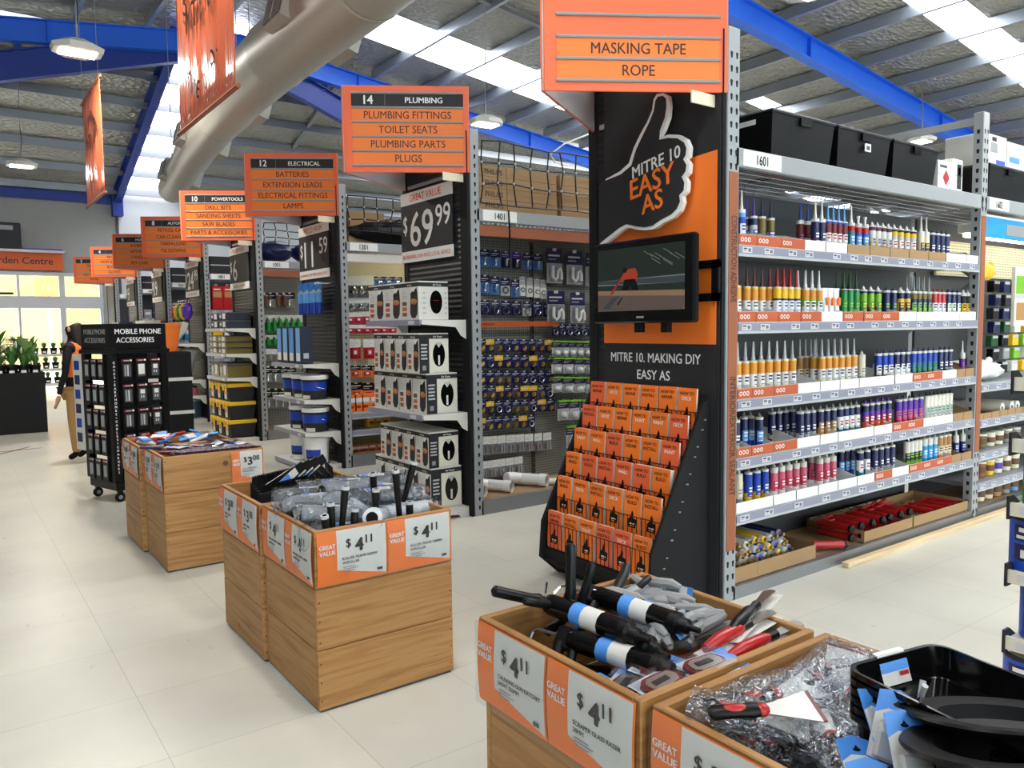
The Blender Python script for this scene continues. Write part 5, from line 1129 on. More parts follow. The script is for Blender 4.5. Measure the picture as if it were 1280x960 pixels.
for i in range(3): 
    carton('carton', 'brown carton behind the net on the electrical rack, %s along' % nth(i), X12+.15+i*.5, Y12+.1, ZB1+.003, .46, .5, .36-.06*i, 'cardboard' if i != 1 else 'kraft', 'cartons on the electrical rack')
t = thing('duffel_bag', 'black bulky bag stuffed in front of the cartons on rack 1201', 'bag', (X12+.75, Y12+.09, ZB1+.003)); b = MB(); b.ball((0, 0, .13), (.6, .09, .13), 'black', 18, 10, .2); part(b, 'bag_body', t); b = MB(); b.tube([(-.2, -.08, .2), (0, -.1, .28), (.2, -.08, .2)], .012, 'black_matte', 6); part(b, 'handle', t)
# end shelves of aisle 12
def bucket(lab, x, y, z, r=.13, h=.17, kind=0):
    t = thing('paint_pail', lab, 'pail', (x, y, z), rnd.uniform(-.2, .2), 'lidded pails on the aisle 12 end')
    if kind == 0:
        part(cached(('pb0', r, h), lambda: MB().lathe([(r*.88, 0), (r*.9, .01), (r*.93, h*.36), (r*.96, h*.72), (r*.97, h*.86)], ['charcoal', 'charcoal', 'cobalt', 'charcoal'], 28).mesh('pail_body')), 'pail_body', t)
    else:
        part(cached(('pb1', r, h), lambda: MB().lathe([(r*.84, 0), (r*.86, .01), (r*.96, h*.86)], 'white_gloss', 28).mesh('pail_body')), 'pail_body', t)
        def lab_():
            b = MB()
            for z0, z1, k in ((.3, .55, 'cobalt'), (.2, .3, 'charcoal'), (.12, .2, 'ivory')):
                P = [[((r*(.862+.1*(zz))+.001)*math.cos(math.radians(a)), (r*(.862+.1*zz)+.001)*math.sin(math.radians(a)), h*zz) for a in range(175, 256, 8)] for zz in (z0, z1)]; b.grid(P, k)
            return b.mesh('label')
        part(cached(('pl1', r, h), lab_), 'label', t)
    part(cached(('pld', r, h), lambda: MB().lathe([(r*1.0, h*.82), (r*1.03, h*.84), (r*1.03, h*.95), (r*1.0, h), (r*.9, h), (r*.88, h*.97), (0, h*.97)], 'white_gloss', 28).mesh('lid')), 'lid', t)
    def hnd(): b = MB(); b.tube([(r*math.cos(a)*.99, r*math.sin(a)*.99-.003, h*.72-abs(math.sin((a-4.71)))*0-.28*h*math.cos(a-5.4)) for a in [4.6+i*.16 for i in range(11)]], .003, 'chrome', 5); return b.mesh('wire_handle')
    if kind == 0: part(cached(('phd', r, h), hnd), 'wire_handle', t)
    def tk(): 
        b = MB(); P = [[((r*.905+.004)*math.cos(math.radians(a)), (r*.905+.004)*math.sin(math.radians(a)), zz) for a in range(190, 236, 9)] for zz in (.004, h*.17)]; b.grid(P, 'ivory'); return b.mesh('price_tag')
    if kind == 0: part(cached(('ptk', r, h), tk), 'price_tag', t)
xe = X12-.032-.22
for z, l in ((1.205, 'white bracket shelf under the tall blue drink packs'), (.80, 'white bracket shelf carrying the upper blue banded pails'), (.43, 'white bracket shelf carrying the lower blue banded pails'), (.055, 'lowest shelf of aisle 12 end holding the white pails')): endshelf(12, z, l)
for r, (z, n) in enumerate(((.805, 3), (.435, 2))):
    for i in range(n): bucket('blue banded dark pail with white lid, %s along on the %s pail shelf' % (nth(i), ('upper', 'lower')[r]), xe, Y12+.24+i*.3*(1 if r == 0 else 1.35), z, .155, .27)
for i in range(2): bucket('white pail with a blue label, %s from the electrical side on the lowest shelf' % nth(i), xe, Y12+.24+i*.42, .06, .15, .31, 1)
for i in range(4):
    t = thing('display_pack', 'tall clear fronted blue pack, %s along on the shelf above the pails' % nth(i), 'pack', (X12-.45, Y12+.12+i*.2, 1.21), rnd.uniform(-.04, .04), 'tall blue packs on the aisle 12 end')
    b = MB(); b.bbox(0, .14, 0, .17, 0, .42, 'denim', .004); part(b, 'pack_body', t); b = MB(); b.box(-.0015, 0, .02, .15, .03, .4, 'sky' if i % 2 == 0 else 'card_blue'); b.box(-.002, -.001, .03, .14, .03, .12, 'ivory'); part(b, 'front_window', t); b = MB(); b.box(.03, .09, -.0015, 0, .06, .12, 'lightgrey'); part(b, 'side_mark', t)
for i in range(6):
    t = thing('drink_bottle', 'clear blue bottle hung on a peg, %s from the electrical side' % nth(i), 'bottle', (X12-.12-.02*(i % 2), Y12+.36+i*.1, 1.77), 0, 'blue bottles hung on the aisle 12 panel')
    part(cached('dbb', lambda: MB().lathe([(.03, 0), (.035, .01), (.035, .13), (.036, .135), (.036, .25), (.015, .29)], ['cobalt', 'cobalt', 'cobalt', 'sky', 'lightgrey'], 12).mesh('bottle_body')), 'bottle_body', t); part(cached('dbc', lambda: MB().box(-.035, .035, -.004, .0, .26, .37, 'card_blue').box(-.002, .14, -.006, -.001, .335, .34, 'chrome').mesh('hang_card')), 'hang_card', t)
b = MB()
for y in (.22, .3): b.tube([(.02, y, 0), (-.14, y, 0)], .004, 'white', 6); b.ball((-.15, y, 0), .014, 'white', 8, 6)
t = thing('peg_hook', 'pair of empty white pegs beside the hung blue bottles', 'hook', (X12-.032, Y12, 2.12)); part(b, 'pegs_rail', t)
# ------------------------------------------------------------------ aisle 10: power tools side and its end
Y10, X10 = GON[10]; P10 = Y10+.545
rnd = random.Random(51)
prow('dark carded drill bit pack', 366, 366, lin_(330, 362, 5), ['brown', 'tools', 'brown'], .16, .22, P10, 'in the drill bit row', .03); prow('green labelled pack', 394, 394, lin_(334, 372, 6), 'green', .15, .26, P10, 'in the green row', .03); prow('small green pack', 419, 419, lin_(334, 366, 5), 'green', .14, .15, P10, 'below the green row', .03)
prow('brown carded blade pack', 436, 437, lin_(332, 360, 5), 'grey', .14, .18, P10, 'in the blade row', .02); prow('black carded bit pack', 458, 459, lin_(335, 364, 4), 'tools', .15, .24, P10, 'beside the blue pails', .02); prow('grey carded bit pack', 486, 486, lin_(336, 362, 4), 'tools', .15, .3, P10, 'level with the lower pails', .02)
for i in range(2):
    t = thing('carry_bag', 'navy bag lying on top of the power tool rack, %s along' % ('nearer' if i == 0 else 'further'), 'bag', (X10+.35+.55*i, Y10+.3, ZB1+.003)); b = MB(); b.ball((0, 0, .16), (.3, .25, .16), 'navy', 16, 10, .12); part(b, 'bag_body', t); b = MB(); b.tube([(-.12, -.24, .16), (0, -.27, .1), (.12, -.24, .16)], .01, 'black_matte', 6); part(b, 'strap', t)
for z, l in ((1.62, 'white shelf under the stacked organiser cases'), (1.26, 'white shelf under the striped organiser cases'), (.92, 'white shelf under the two clear lidded bins')): endshelf(10, z, l)
for i in range(3):
    for j in range(3):
        t = thing('toolbox', 'black toolbox with yellow lid, %s from the power tool side, %s' % (nth(j), ('bottom layer', 'middle layer', 'top layer')[i]), 'toolbox', (X10-.42, Y10+.12+j*.33, .06+.262*i), group='yellow lidded toolboxes stacked on the aisle 10 end')
        b = MB(); b.add([(.02, .02, 0), (.35, .02, 0), (.35, .28, 0), (.02, .28, 0), (0, 0, .2), (.37, 0, .2), (.37, .3, .2), (0, .3, .2)], [(3, 2, 1, 0), (0, 1, 5, 4), (1, 2, 6, 5), (2, 3, 7, 6), (3, 0, 4, 7)], 'charcoal'); part(cached('tbb', lambda: b.mesh('box_body')), 'box_body', t)
        part(cached('tbl', lambda: MB().bbox(-.012, .38, -.012, .312, .2, .255, 'yellow', .008).bbox(-.025, -.005, .06, .1, .15, .24, 'yellow', .004).bbox(-.025, -.005, .2, .24, .15, .24, 'yellow', .004).mesh('lid')), 'lid', t)
        part(cached('tbk', lambda: MB().box(-.004, .004, .1, .2, .03, .18, 'offwhite').box(-.006, -.004, .11, .19, .1, .16, 'orange').mesh('label')), 'label', t)
endshelf(10, .055, 'lowest shelf of aisle 10 end carrying the toolbox stacks')
def organiser(lab, x, y, z, w, d, h, k, grp):
    t = thing('organiser_case', lab, 'case', (x, y, z), group=grp)
    b = MB(); b.bbox(0, w, 0, d, 0, h*.8, k, .004); part(b, 'tray', t); b = MB(); b.bbox(-.006, w+.006, -.006, d+.006, h*.8, h, 'darkgrey', .004); part(b, 'lid', t); b = MB(); b.box(-.008, -.001, d*.15, d*.45, h*.15, h*.85, 'offwhite'); b.box(-.01, -.008, d*.6, d*.8, h*.3, h*.7, 'lightgrey'); part(b, 'label', t)
for i in range(2):
    for j in range(2): organiser('grey organiser case, %s layer of the %s stack under the 6 poster' % (('lower', 'upper')[i], ('near', 'far')[j]), X10-.4, Y10+.16+j*.42, 1.625+i*.115, .34, .38, .11, 'denim', 'grey organisers on the aisle 10 end')
for i in range(3):
    for j in range(2): organiser('striped organiser case, %s layer of the %s stack above the clear bins' % (('lowest', 'middle', 'topmost')[i], ('near', 'far')[j]), X10-.43, Y10+.12+j*.44, 1.265+i*.085, .37, .4, .08, 'olive', 'striped organisers on the aisle 10 end')
for j in range(2): organiser('clear lidded bin of small yellow parts, %s on its shelf' % ('nearer' if j == 0 else 'further'), X10-.42, Y10+.14+j*.43, .925, .35, .38, .2, 'olive', 'clear lidded bins on the aisle 10 end')
# ------------------------------------------------------------------ aisle 8 side and end
Y8, X8 = GON[8]
for i in range(2):
    p = U(271+i*14, 390, 'y', Y8+.2); t = thing('fuel_can', 'red upright can on the 0801 rack, %s' % ('nearer the post' if i == 0 else 'further from the post'), 'can', (p.x, Y8+.2, 1.955), group='red cans under the 0801 plate')
    b = MB(); b.bbox(-.1, .1, -.08, .08, 0, .42, 'red', .015); part(b, 'can_body', t); b = MB(); b.lathe([(.03, .42), (.03, .46), (0, .46)], 'offwhite', 10); part(b, 'cap', t); b = MB(); b.box(-.07, .07, -.082, -.079, .22, .32, 'tan'); b.box(-.06, .05, -.082, -.079, .35, .37, 'white'); part(b, 'label', t)
for z, l in ((1.37, 'white shelf above the grey boots on aisle 8 end'), (.74, 'white shelf carrying the grey boots'), (.055, 'lowest aisle 8 shelf with the blue grey tub')): endshelf(8, z, l, .45)
for i, (k, kk) in enumerate((('red', 'red'), ('yellow', 'yellow'), ('green', 'green'), ('yellow', 'yellow'), ('purple', 'purple'))):
    t = thing('duster', '%s fluffy duster hung below the 24.99 poster, %s along' % (kk, nth(i)), 'duster', (X8-.25, Y8+1.02-i*.2, 1.93)); b = MB(); b.ball((0, 0, 0), (.09, .09, .14), k, 14, 10, .35); part(b, 'fluffy_head', t); b = MB(); b.tube([(0, 0, .1), (.04, 0, .2), (.2, 0, .21)], .006, 'chrome', 6); part(b, 'hook', t)
for i in range(4):
    t = thing('foam_roll', 'white curved foam roll under the dusters, %s along' % nth(i), 'roll', (X8-.42, Y8+1.0-i*.25, 1.42), group='white foam rolls on the aisle 8 end'); b = MB(); b.tube([(-.05, .1, 0), (.0, .0, .08), (.08, -.08, .2), (.12, -.1, .32)], [.055, .06, .06, .055], 'offwhite', 10); part(b, 'roll_body', t); b = MB(); b.tube([(.12, -.1, .32), (.121, -.1, .328)], .035, 'grey', 10); part(b, 'end_ring', t)
for i in range(3):
    t = thing('rubber_boot', 'pale grey boot leaning on the aisle 8 shelf, %s along' % nth(i), 'boot', (X8-.36, Y8+.92-i*.36, .745), -.3, 'grey boots on the aisle 8 end')
    b = MB(); b.tube([(-.1, 0, .05), (-.02, 0, .09), (.06, 0, .2), (.1, -.02, .35), (.13, -.05, .52)], [.06, .08, .095, .1, .11], 'grey', 14); part(b, 'shaft', t); b = MB(); b.bbox(-.17, .06, -.07, .07, 0, .04, 'lightgrey', .01); part(b, 'sole', t)
t = thing('round_tub', 'blue grey round tub with a white rim on the lowest aisle 8 shelf', 'tub', (X8-.3, Y8+.62, .06)); b = MB(); b.lathe([(.33, 0), (.34, .02), (.35, .3)], 'denim', 30); 
MATS.get('tub_blue') or M('tub_blue', (92, 122, 142), .5); b = MB(); b.lathe([(.33, 0), (.34, .02), (.35, .3), (.34, .31), (.32, .05), (0, .04)], 'tub_blue', 30); part(b, 'tub_wall', t); b = MB(); b.lathe([(.355, .29), (.355, .315), (.335, .315)], 'offwhite', 30); part(b, 'rim', t)
for i in range(3):
    t = thing('jar', '%s jar on the shelf below the grey boots' % ('cream', 'dark red', 'pink')[i], 'jar', (X8-.18, Y8+.5-.13*i, .467)); b = MB(); b.lathe([(.05, 0), (.052, .01), (.052, .13)], ('cream', 'darkred', 'pink')[i], 14); part(b, 'jar_body', t); b = MB(); b.lathe([(.045, .13), (.045, .16), (0, .16)], 'charcoal', 12); part(b, 'lid', t)
endshelf(8, .465, 'narrow white shelf with three jars below the grey boots', .3, .06)
# goods in the far racks
rnd = random.Random(61)
for n, nm in ((8, 'automotive'), (6, 'homeware'), (4, 'cleaning')):
    Y0, X0 = GON[n]
    for z in ((1.5, 1.1, .7) if n == 8 else (1.9, 1.4, .9, .5)):
        for i in range(4):
            k = rnd.choice(['offwhite', 'navy', 'red', 'lime', 'black', 'cyan', 'grey', 'yellow', 'white'])
            carton('stock_box', '%s stock box at the %s rack, %s along, %s shelf' % (k.replace('offwhite', 'ivory'), nm, nth(i), {1.9: 'top', 1.95: 'top', 1.5: 'upper', 1.4: 'upper', 1.1: 'middle', .9: 'middle', .7: 'lower', .5: 'lower'}[z]), X0+.12+i*.2, Y0+.05, z+.003, .17, .25, rnd.choice((.2, .26, .3)), k, marks=[(.2, .8, .4, .7, 'white' if k != 'white' else 'red')])
    for i in range(2): carton('carton', 'dark carton on top of the %s rack, %s' % (nm, ('nearer', 'further')[i]), X0+.12+.5*i, Y0+.05, ZB1+.003, .45, .5, .3, 'charcoal')
for n, cols in ((6, ('sky', 'offwhite', 'offwhite')), (4, ('grey', 'offwhite', 'navy'))):
    Y0, X0 = GON[n]; 
    for j, z in enumerate((.6, 1.1, 1.55)):
        endshelf(n, z, '%s end shelf of aisle %s near the phone accessory stand' % (('low', 'middle', 'high')[j], {6: 'six', 4: 'four'}[n]))
        for i in range(3): carton('stock_box', '%s end box, %s along on the %s shelf of aisle %s' % (cols[j % 3].replace('offwhite', 'ivory'), nth(i), ('low', 'middle', 'high')[j], {6: 'six', 4: 'four'}[n]), X0-.42, Y0+.1+i*.32, z+.002, .3, .28, .26, cols[j % 3], marks=())
# ------------------------------------------------------------------ timber bins
def price_card(w, h, dollars, cents, l1, l2, key):
    """card in its own xz plane facing -y: orange strip with GREAT VALUE, white panel with the price"""
    def card():
        b = MB(); n = 10
        def cy(z): return -.004-.006*math.sin(math.pi*min(1, max(0, z/h)))*1
        P = [[(w*i/6, cy(h*j/n), h*j/n) for i in range(7)] for j in range(n+1)]; b.grid(P, 'orange', True)
        P2 = [[(w*.27+(w*.71)*i/8, cy(h*j/n)-.0012, max(h*j/n, h*(.26-.22*(i/8))*(1 if i < 8 else 1))) for i in range(9)] for j in range(n+1)]
        b.grid([[(x, cy(z)-.0012, min(z, h*.985)) for x, y, z in r] for r in P2], 'offwhite', True)
        return b.mesh('price_card')
    def let():
        b = MB(); y = -.0125
        b.text('GREAT', w*.135, h*.68, h*.11, 'white', y, bold=.03, width=w*.22); b.text('VALUE', w*.135, h*.57, h*.11, 'white', y, bold=.03, width=w*.22)
        b.text('$', w*.43, h*.66, h*.22, 'text_dark', y, bold=.025, squeeze=.9); b.text(dollars, w*.585, h*.56, h*.34, 'text_dark', y, bold=.045, squeeze=.95); b.text(cents, w*.68, h*.68, h*.22, 'text_dark', y, align='l', bold=.03, squeeze=.95)
        b.text(l1, w*.34, h*.43, h*.07, 'text_dark', y, align='l', bold=.006, width=w*.6); b.text(l2, w*.34, h*.35, h*.07, 'text_dark', y, align='l', bold=.006, width=w*.4)
        for i in range(3): b.box(w*.35, w*(.52+.05*(i % 2)), y, y+.0005, h*(.285-.035*i), h*(.298-.035*i), 'grey')
        b.box(w*.84, w*.92, y, y+.0005, h*.12, h*.17, 'darkgrey')
        return b.mesh('lettering')
    return cached(('pcard', w, h, key), card), cached(('plet', w, h, key), let)
def timber_bin(lab, x0, y0, cards_front, cards_side, w=.655, d=.63, H=.772, over=0., seams=True):
    """x0, y0: corner nearest the camera; the -x face carries cards_front, the -y face cards_side"""
    t = thing('timber_bin', lab, 'bin', (x0, y0, 0)); T_ = .022
    tiers = [(0.012, .265), (.268, .525), (.528, H)]; o = over
    for i, (a, c) in enumerate(tiers):
        s = 0 if i == 2 else o
        m1 = cached(('lb', w, s, a, c), lambda: MB().bbox(s, w-s, 0, T_, a, c, 'pine_along_x', .003).mesh('long_board'))
        m2 = cached(('eb', d, s, a, c), lambda: MB().bbox(0, T_, s+T_+.001, d-s-T_-.001, a, c, 'pine_along_y', .003).mesh('end_board'))
        nm = ('long_board', 'end_board') if i < 2 else ('long_rim_board', 'short_rim_board')
        part(m1, nm[0], t, (0, s, 0)); part(m1, nm[0], t, (0, d-s-T_, 0)); part(m2, nm[1], t, (s, 0, 0)); part(m2, nm[1], t, (w-s-T_, 0, 0))
    b = MB(); b.box(T_, w-T_, T_, d-T_, .44, .46, 'pine_along_x'); b.box(o+.01, w-o-.01, o+.01, d-o-.01, 0, .014, 'darkgrey'); part(b, 'floor_board', t)
    b = MB()
    for z in (.05, .13, .21, .3, .39, .47, .57, .66, .74):
        for x in (o+.012, w-o-.012): b.lathe([(0, -.002), (.003, 0)], 'text_brown', 6, (x, o-.0004, z), cap=False); b.box(x-.003, x+.003, o-.0012, o, z-.003, z+.003, 'text_brown')
    part(b, 'nail_dots', t)
    for cards, rot in ((cards_front, -math.pi/2), (cards_side, 0)):
        L = d if rot else w; n = len(cards)
        for i, cd in enumerate(cards):
            if cd is None: continue
            cw = (L-.012)/n-.004; c_, l_ = price_card(cw, .228, *cd, key=cd)
            off = .006+i*(cw+.004)
            loc = (-.001, d-off, .537) if rot else (off, -.001, .537)
            p = part(c_, 'price_card', t, loc, (0, 0, rot)); q = part(l_, 'lettering', p)
            b = MB(); b.box(-.001, cw+.001, -.017, -.0165, -.008, .232, 'sleeve_film'); part(b, 'plastic_sleeve', p)
    return t
A = ('4', '11', 'CAULKING GUN RATCHET', 'LIGHT 230MM'); Bc = ('4', '11', 'SCRAPER GLASS RAZER', '38MM'); Cc = ('5', '11', 'SCRAPER PLASTIC', 'HANDLE'); Rr = ('4', '11', 'ROLLER FRAME 230MM', 'W/ROLLER'); P3 = ('3', '08', 'BRUSH TRAY', 'SET'); P4 = ('3', '08', 'ALL PURPOSE', 'BRUSH SET'); W3 = ('3', '08', 'PAINT COMB', 'BLACK')
binA = timber_bin('timber bin of black caulking guns and grey clips, nearest the front', 1.205, 1.185, [A, Bc], [None], .66, .645, over=.012)
binB = timber_bin('timber bin of wrapped scrapers under the black paint trays', 1.215, .515, [Cc, Cc], [None], .66, .645, over=.012)
binC = timber_bin('timber bin heaped with roller frames, four 4.11 price cards', 1.19, 3.02, [Rr, Rr], [Rr, Rr], .655, .63)
binC2 = timber_bin('timber bin of black combs right behind the roller frame bin', 1.175, 3.66, [W3, W3], [None], .655, .63)
binD = timber_bin('timber bin of dark brushes with one 3.08 card on its long side', 1.13, 5.44, [P4, P4], [None, None, P4], .66, .60)
binD2 = timber_bin('furthest timber bin, holding red and blue packs beside the phone stand', 1.10, 6.06, [P3, P3], [None], .655, .60)
# -- black guns lying in bin A
def black_gun(lab, loc, rot):
    t = thing('caulking_gun', lab, 'caulking gun', loc, rot=rot, group=None); t.scale = (1.15,)*3
    part(cached(('gbar', 'black_gloss'), lambda: barrel('black_gloss')), 'barrel', t); part(cached(('ghan', 'black'), lambda: handle('black')), 'handle', t); part(cached(('gtri', 'black'), lambda: trig('black')), 'trigger', t)
    part(cached('grod', None), 'plunger_rod', t); part(cached('gcap', None), 'front_ring', t, (.225, 0, 0), (0, math.pi/2, 0))
    def wrap():
        b = MB(); a0 = 0.
        for x0, x1, k in ((.118, .168, 'offwhite'), (.085, .118, 'card_blue')):
            P = [[(x, .0275*math.cos(a)*(1.012 if k == 'card_blue' else 1), .0275*math.sin(a)*(1.012 if k == 'card_blue' else 1)) for a in [i*math.pi/10*2 for i in range(11)]] for x in (x0, x1)]; b.grid(P, k)
        return b.mesh('label_sleeve')
    part(cached('gwrap', wrap), 'label_sleeve', t)
    def nz(): b = MB(); b.T = Matrix.Translation((.25, 0, 0)) @ Matrix.Rotation(math.pi/2, 4, 'Y'); b.lathe([(.02, 0), (.018, .02), (.008, .025), (.007, .05), (0, .05)], 'black', 12); return b.mesh('nose')
    part(cached('gnose', nz), 'nose', t)
G_ = [('black caulking gun lying uppermost, label turned up, towards the far bin side', (1.53, 1.69, .80), (-1.1, .05, -1.38)),
      ('black caulking gun with its handle jutting over the bin rim', (1.36, 1.70, .81), (-1.95, .03, -1.42)),
      ('black caulking gun with its handle standing straight up from the bin', (1.42, 1.66, .785), (3.0, .06, -1.52)),
      ('black caulking gun lower down, nose against the carded scrapers', (1.34, 1.58, .75), (-.7, .0, -1.35)),
      ('black caulking gun at the bottom of the gun heap', (1.30, 1.53, .69), (1.2, .0, -1.6)),
      ('black caulking gun behind, its handle leaning onto the grey clamps', (1.62, 1.70, .755), (1.9, .03, -1.25))]
for l, p, r in G_: black_gun(l, p, r)
def arm(lab, pts, w=.017):
    t = thing('gun_lever', lab, 'lever', (0, 0, 0)); b = MB(); b.tube(pts, w, 'black', 8); part(b, 'lever_body', t)
# -- grey clips
rnd = random.Random(71)
def clip_meshes():
    b = MB()
    for s in (1, -1):
        b.tube([(-.075, .0, .012*s), (-.04, .0, .02*s), (.0, .0, .016*s), (.045, 0, .012*s), (.07, 0, .003*s)], [.013, .019, .019, .016, .009], 'grey', 8)
    j = b.mesh('jaw'); b = MB(); b.T = Matrix.Rotation(math.pi/2, 4, 'X'); b.lathe([(.014, -.013), (.016, -.01), (.016, .01), (.014, .013)], 'chrome', 10, (-.01, 0, 0)); s = b.mesh('spring')
    b = MB(); b.box(-.12, -.05, -.001, .001, -.022, .022, 'card_blue'); b.box(-.1, -.06, -.0015, .0015, -.02, .02, 'offwhite'); tg = b.mesh('swing_tag'); return j, s, tg
CJ, CS, CT = clip_meshes()
n = 0
for i in range(36):
    x = 1.55+rnd.random()*.27; y = 1.36+rnd.random()*.41; z = .69+rnd.random()*.06+.03*math.sin((x-1.4)*6)
    if y < 1.42 and x < 1.65: y += .2
    t = thing('spring_clamp', 'grey spring clamp in the heap, %s counting from the gun side' % nth(i), 'clamp', (x, y, z), rot=(rnd.uniform(-1.3, 1.3), rnd.uniform(-.4, .3), rnd.uniform(0, 6.28)), group='grey spring clamps heaped in the front bin')
    t.scale = (.9,)*3
    part(CJ, 'jaw', t); part(CS, 'spring', t)
    if i % 2 == 0: part(CT, 'swing_tag', t)
# -- carded glass scrapers
for i, (p, r) in enumerate((((1.36, 1.25, .745), (.1, -.06, .05)), ((1.50, 1.235, .755), (.08, -.05, -.1)), ((1.31, 1.33, .725), (.0, .06, .5)), ((1.43, 1.34, .735), (.1, .05, .35)), ((1.325, 1.275, .695), (-.08, .1, -.3)))):
    t = thing('glass_scraper', ('carded glass scraper nearest the bin corner, face up', 'carded glass scraper along the bin divider with a blue header', 'carded glass scraper half under the black guns', 'carded glass scraper behind the face up pair', 'carded glass scraper deep in the front corner')[i], 'scraper', p, rot=r, group=None)
    b = MB(); b.box(-.085, .085, -.05, .05, 0, .0015, 'white'); b.box(.05, .085, -.05, .05, .0015, .002, 'card_blue'); part(cached('gs1', lambda: b.mesh('card')), 'card', t)
    b2 = MB(); pts = [(.03, .028), (-.02, .034), (-.055, .034), (-.075, .02), (-.078, 0), (-.075, -.02), (-.055, -.034), (-.02, -.034), (.03, -.028), (.042, 0)]
    b2.prism(pts, 'z', .002, .012, 'darkred'); b2.prism([(x*.8-.004, y*.72) for x, y in pts], 'z', .012, .016, 'brushed_steel'); b2.box(-.05, .0, -.008, .008, .016, .018, 'charcoal'); part(cached('gs2', lambda: b2.mesh('scraper_body')), 'scraper_body', t)
    part(cached('gs3', lambda: MB().box(-.083, .048, -.047, .047, .002, .022, 'clear_film').mesh('clear_blister')), 'clear_blister', t)
# -- red knives/pliers in packs
for i, (p, r) in enumerate((((1.66, 1.30, .775), (.0, -.05, .1)), ((1.70, 1.25, .755), (.1, -.03, .04)), ((1.76, 1.33, .79), (-.2, -.08, .3)))):
    t = thing('hand_tool', ('red and black handled tool laid over the grey clamps', 'red handled tool tight against the bin divider', 'pale packed tool with a black grip at the far corner')[i], 'tool', p, rot=r)
    b = MB(); b.tube([(-.12, 0, 0), (-.06, .0, .004), (.03, 0, .004), (.06, 0, 0)], [.012, .018, .017, .010], 'red' if i < 2 else 'black', 10); part(b, 'grip', t); b = MB(); b.tube([(.05, 0, 0), (.09, .0, 0)], [.012, .014], 'black', 8); b.prism([(.09, .012), (.2, .018), (.21, 0), (.2, -.018), (.09, -.012)], 'z', -.002, .002, 'brushed_steel'); part(b, 'blade', t)
    b = MB(); b.box(-.13, .22, -.03, .03, -.02, -.018, 'offwhite'); part(b, 'backing_card', t)
# -- wrapped scrapers in bin B
rnd = random.Random(81)
def scraper(t, wrap=True, k='red'):
    def hd(): b = MB(); b.T = Matrix.Scale(.6, 4, (0, 0, 1)); b.tube([(-.11, 0, 0), (-.1, 0, 0), (-.05, 0, 0), (-.02, 0, 0), (.012, 0, 0)], [.012, .021, .019, .022, .014], 'black', 12); b.ball((-.055, 0, .011), (.032, .014, .014), k, 10, 6); b.ball((-.0, 0, .0), (.018, .02, .02), k, 10, 6); return b.mesh('handle')
    part(cached(('schd', k), hd), 'handle', t)
    def bl(): b = MB(); b.prism([(.008, -.016), (.012, .016), (.105, .052), (.11, .052), (.11, -.052), (.105, -.052)], 'z', -.001, .001, 'brushed_steel'); b.box(.108, .116, -.052, .052, -.002, .002, 'darkred'); return b.mesh('blade')
    part(cached('scbl', bl), 'blade', t)
    if wrap:
        def wr():
            b = MB(); P = []; r2 = random.Random(9)
            for side in (1,):
                n1, n2 = 18, 12
                P = [[(-.14+.29*i/n1, -.075+.15*j/n2, (.03*math.sin(math.pi*i/n1)*math.sin(math.pi*j/n2)+.006*(r2.random()-.5)*2 if 0 < i < n1 and 0 < j < n2 else .0)+.002) for j in range(n2+1)] for i in range(n1+1)]
            b.grid(P, 'crinkled_wrap', True); P2 = [[(x, y, -.012-z*.3) for x, y, z in row_] for row_ in P]; b.grid(P2, 'crinkled_wrap', True); return b.mesh('plastic_wrap')
        part(cached('scwr', wr), 'plastic_wrap', t)
for i in range(20):
    x = 1.30+rnd.random()*.48; y = .66+rnd.random()*.40; z = .66+.075*rnd.random()
    if i < 6: x, y, z = [(1.36, 1.0, .765), (1.5, 1.05, .755), (1.68, 1.03, .77), (1.62, .93, .765), (1.44, .87, .75), (1.74, .95, .75)][i]
    t = thing('paint_scraper', 'plastic wrapped red handled scraper, %s in the near bin heap' % nth(i), 'scraper', (x, y, z), rot=(rnd.uniform(-.25, .25), rnd.uniform(-.25, .2), rnd.uniform(-1.4, 1.2)), group='wrapped scrapers in the near bin'); scraper(t)
t = thing('paint_scraper', 'bare steel scraper with black and red grip on top of the wrapped ones', 'scraper', tuple(U(952, 887, 'z', .805)), rot=(.12, -.05, -.62)); scraper(t, False)
# blue headed cards in bin B
def hcard(lab, p, r):
    t = thing('hang_card', lab, 'card', p, rot=r); t.scale = (.72,)*3; b = MB(); b.prism([(-.05, -.1), (.05, -.1), (.05, .07), (.0, .085), (-.05, .07)], 'y', 0, .002, 'card_blue'); part(cached('hc1', lambda: b.mesh('card')), 'card', t)
    b2 = MB(); b2.flat([(-.05, -.0008, -.1), (.05, -.0008, -.1), (.05, -.0008, .01), (.02, -.0008, .03), (-.02, -.0008, .03), (-.05, -.0008, .01)], 'offwhite'); b2.box(-.006, .03, -.0014, -.0008, -.07, -.062, 'grey'); b2.box(-.02, .03, -.0014, -.0008, -.045, -.037, 'grey'); part(cached('hc2', lambda: b2.mesh('white_panel')), 'white_panel', t)
    b3 = MB(); b3.prism([(-.012, .045), (-.005, .05), (0, .058), (.005, .05), (.012, .045), (.005, .04), (-.005, .04)], 'y', -.001, .0, 'black'); part(cached('hc3', lambda: b3.mesh('hang_hole')), 'hang_hole', t)
    b4 = MB(); b4.bbox(-.04, .04, -.03, -.002, -.1, -.03, 'lightgrey', .006); part(cached('hc4', lambda: b4.mesh('packed_part')), 'packed_part', t)
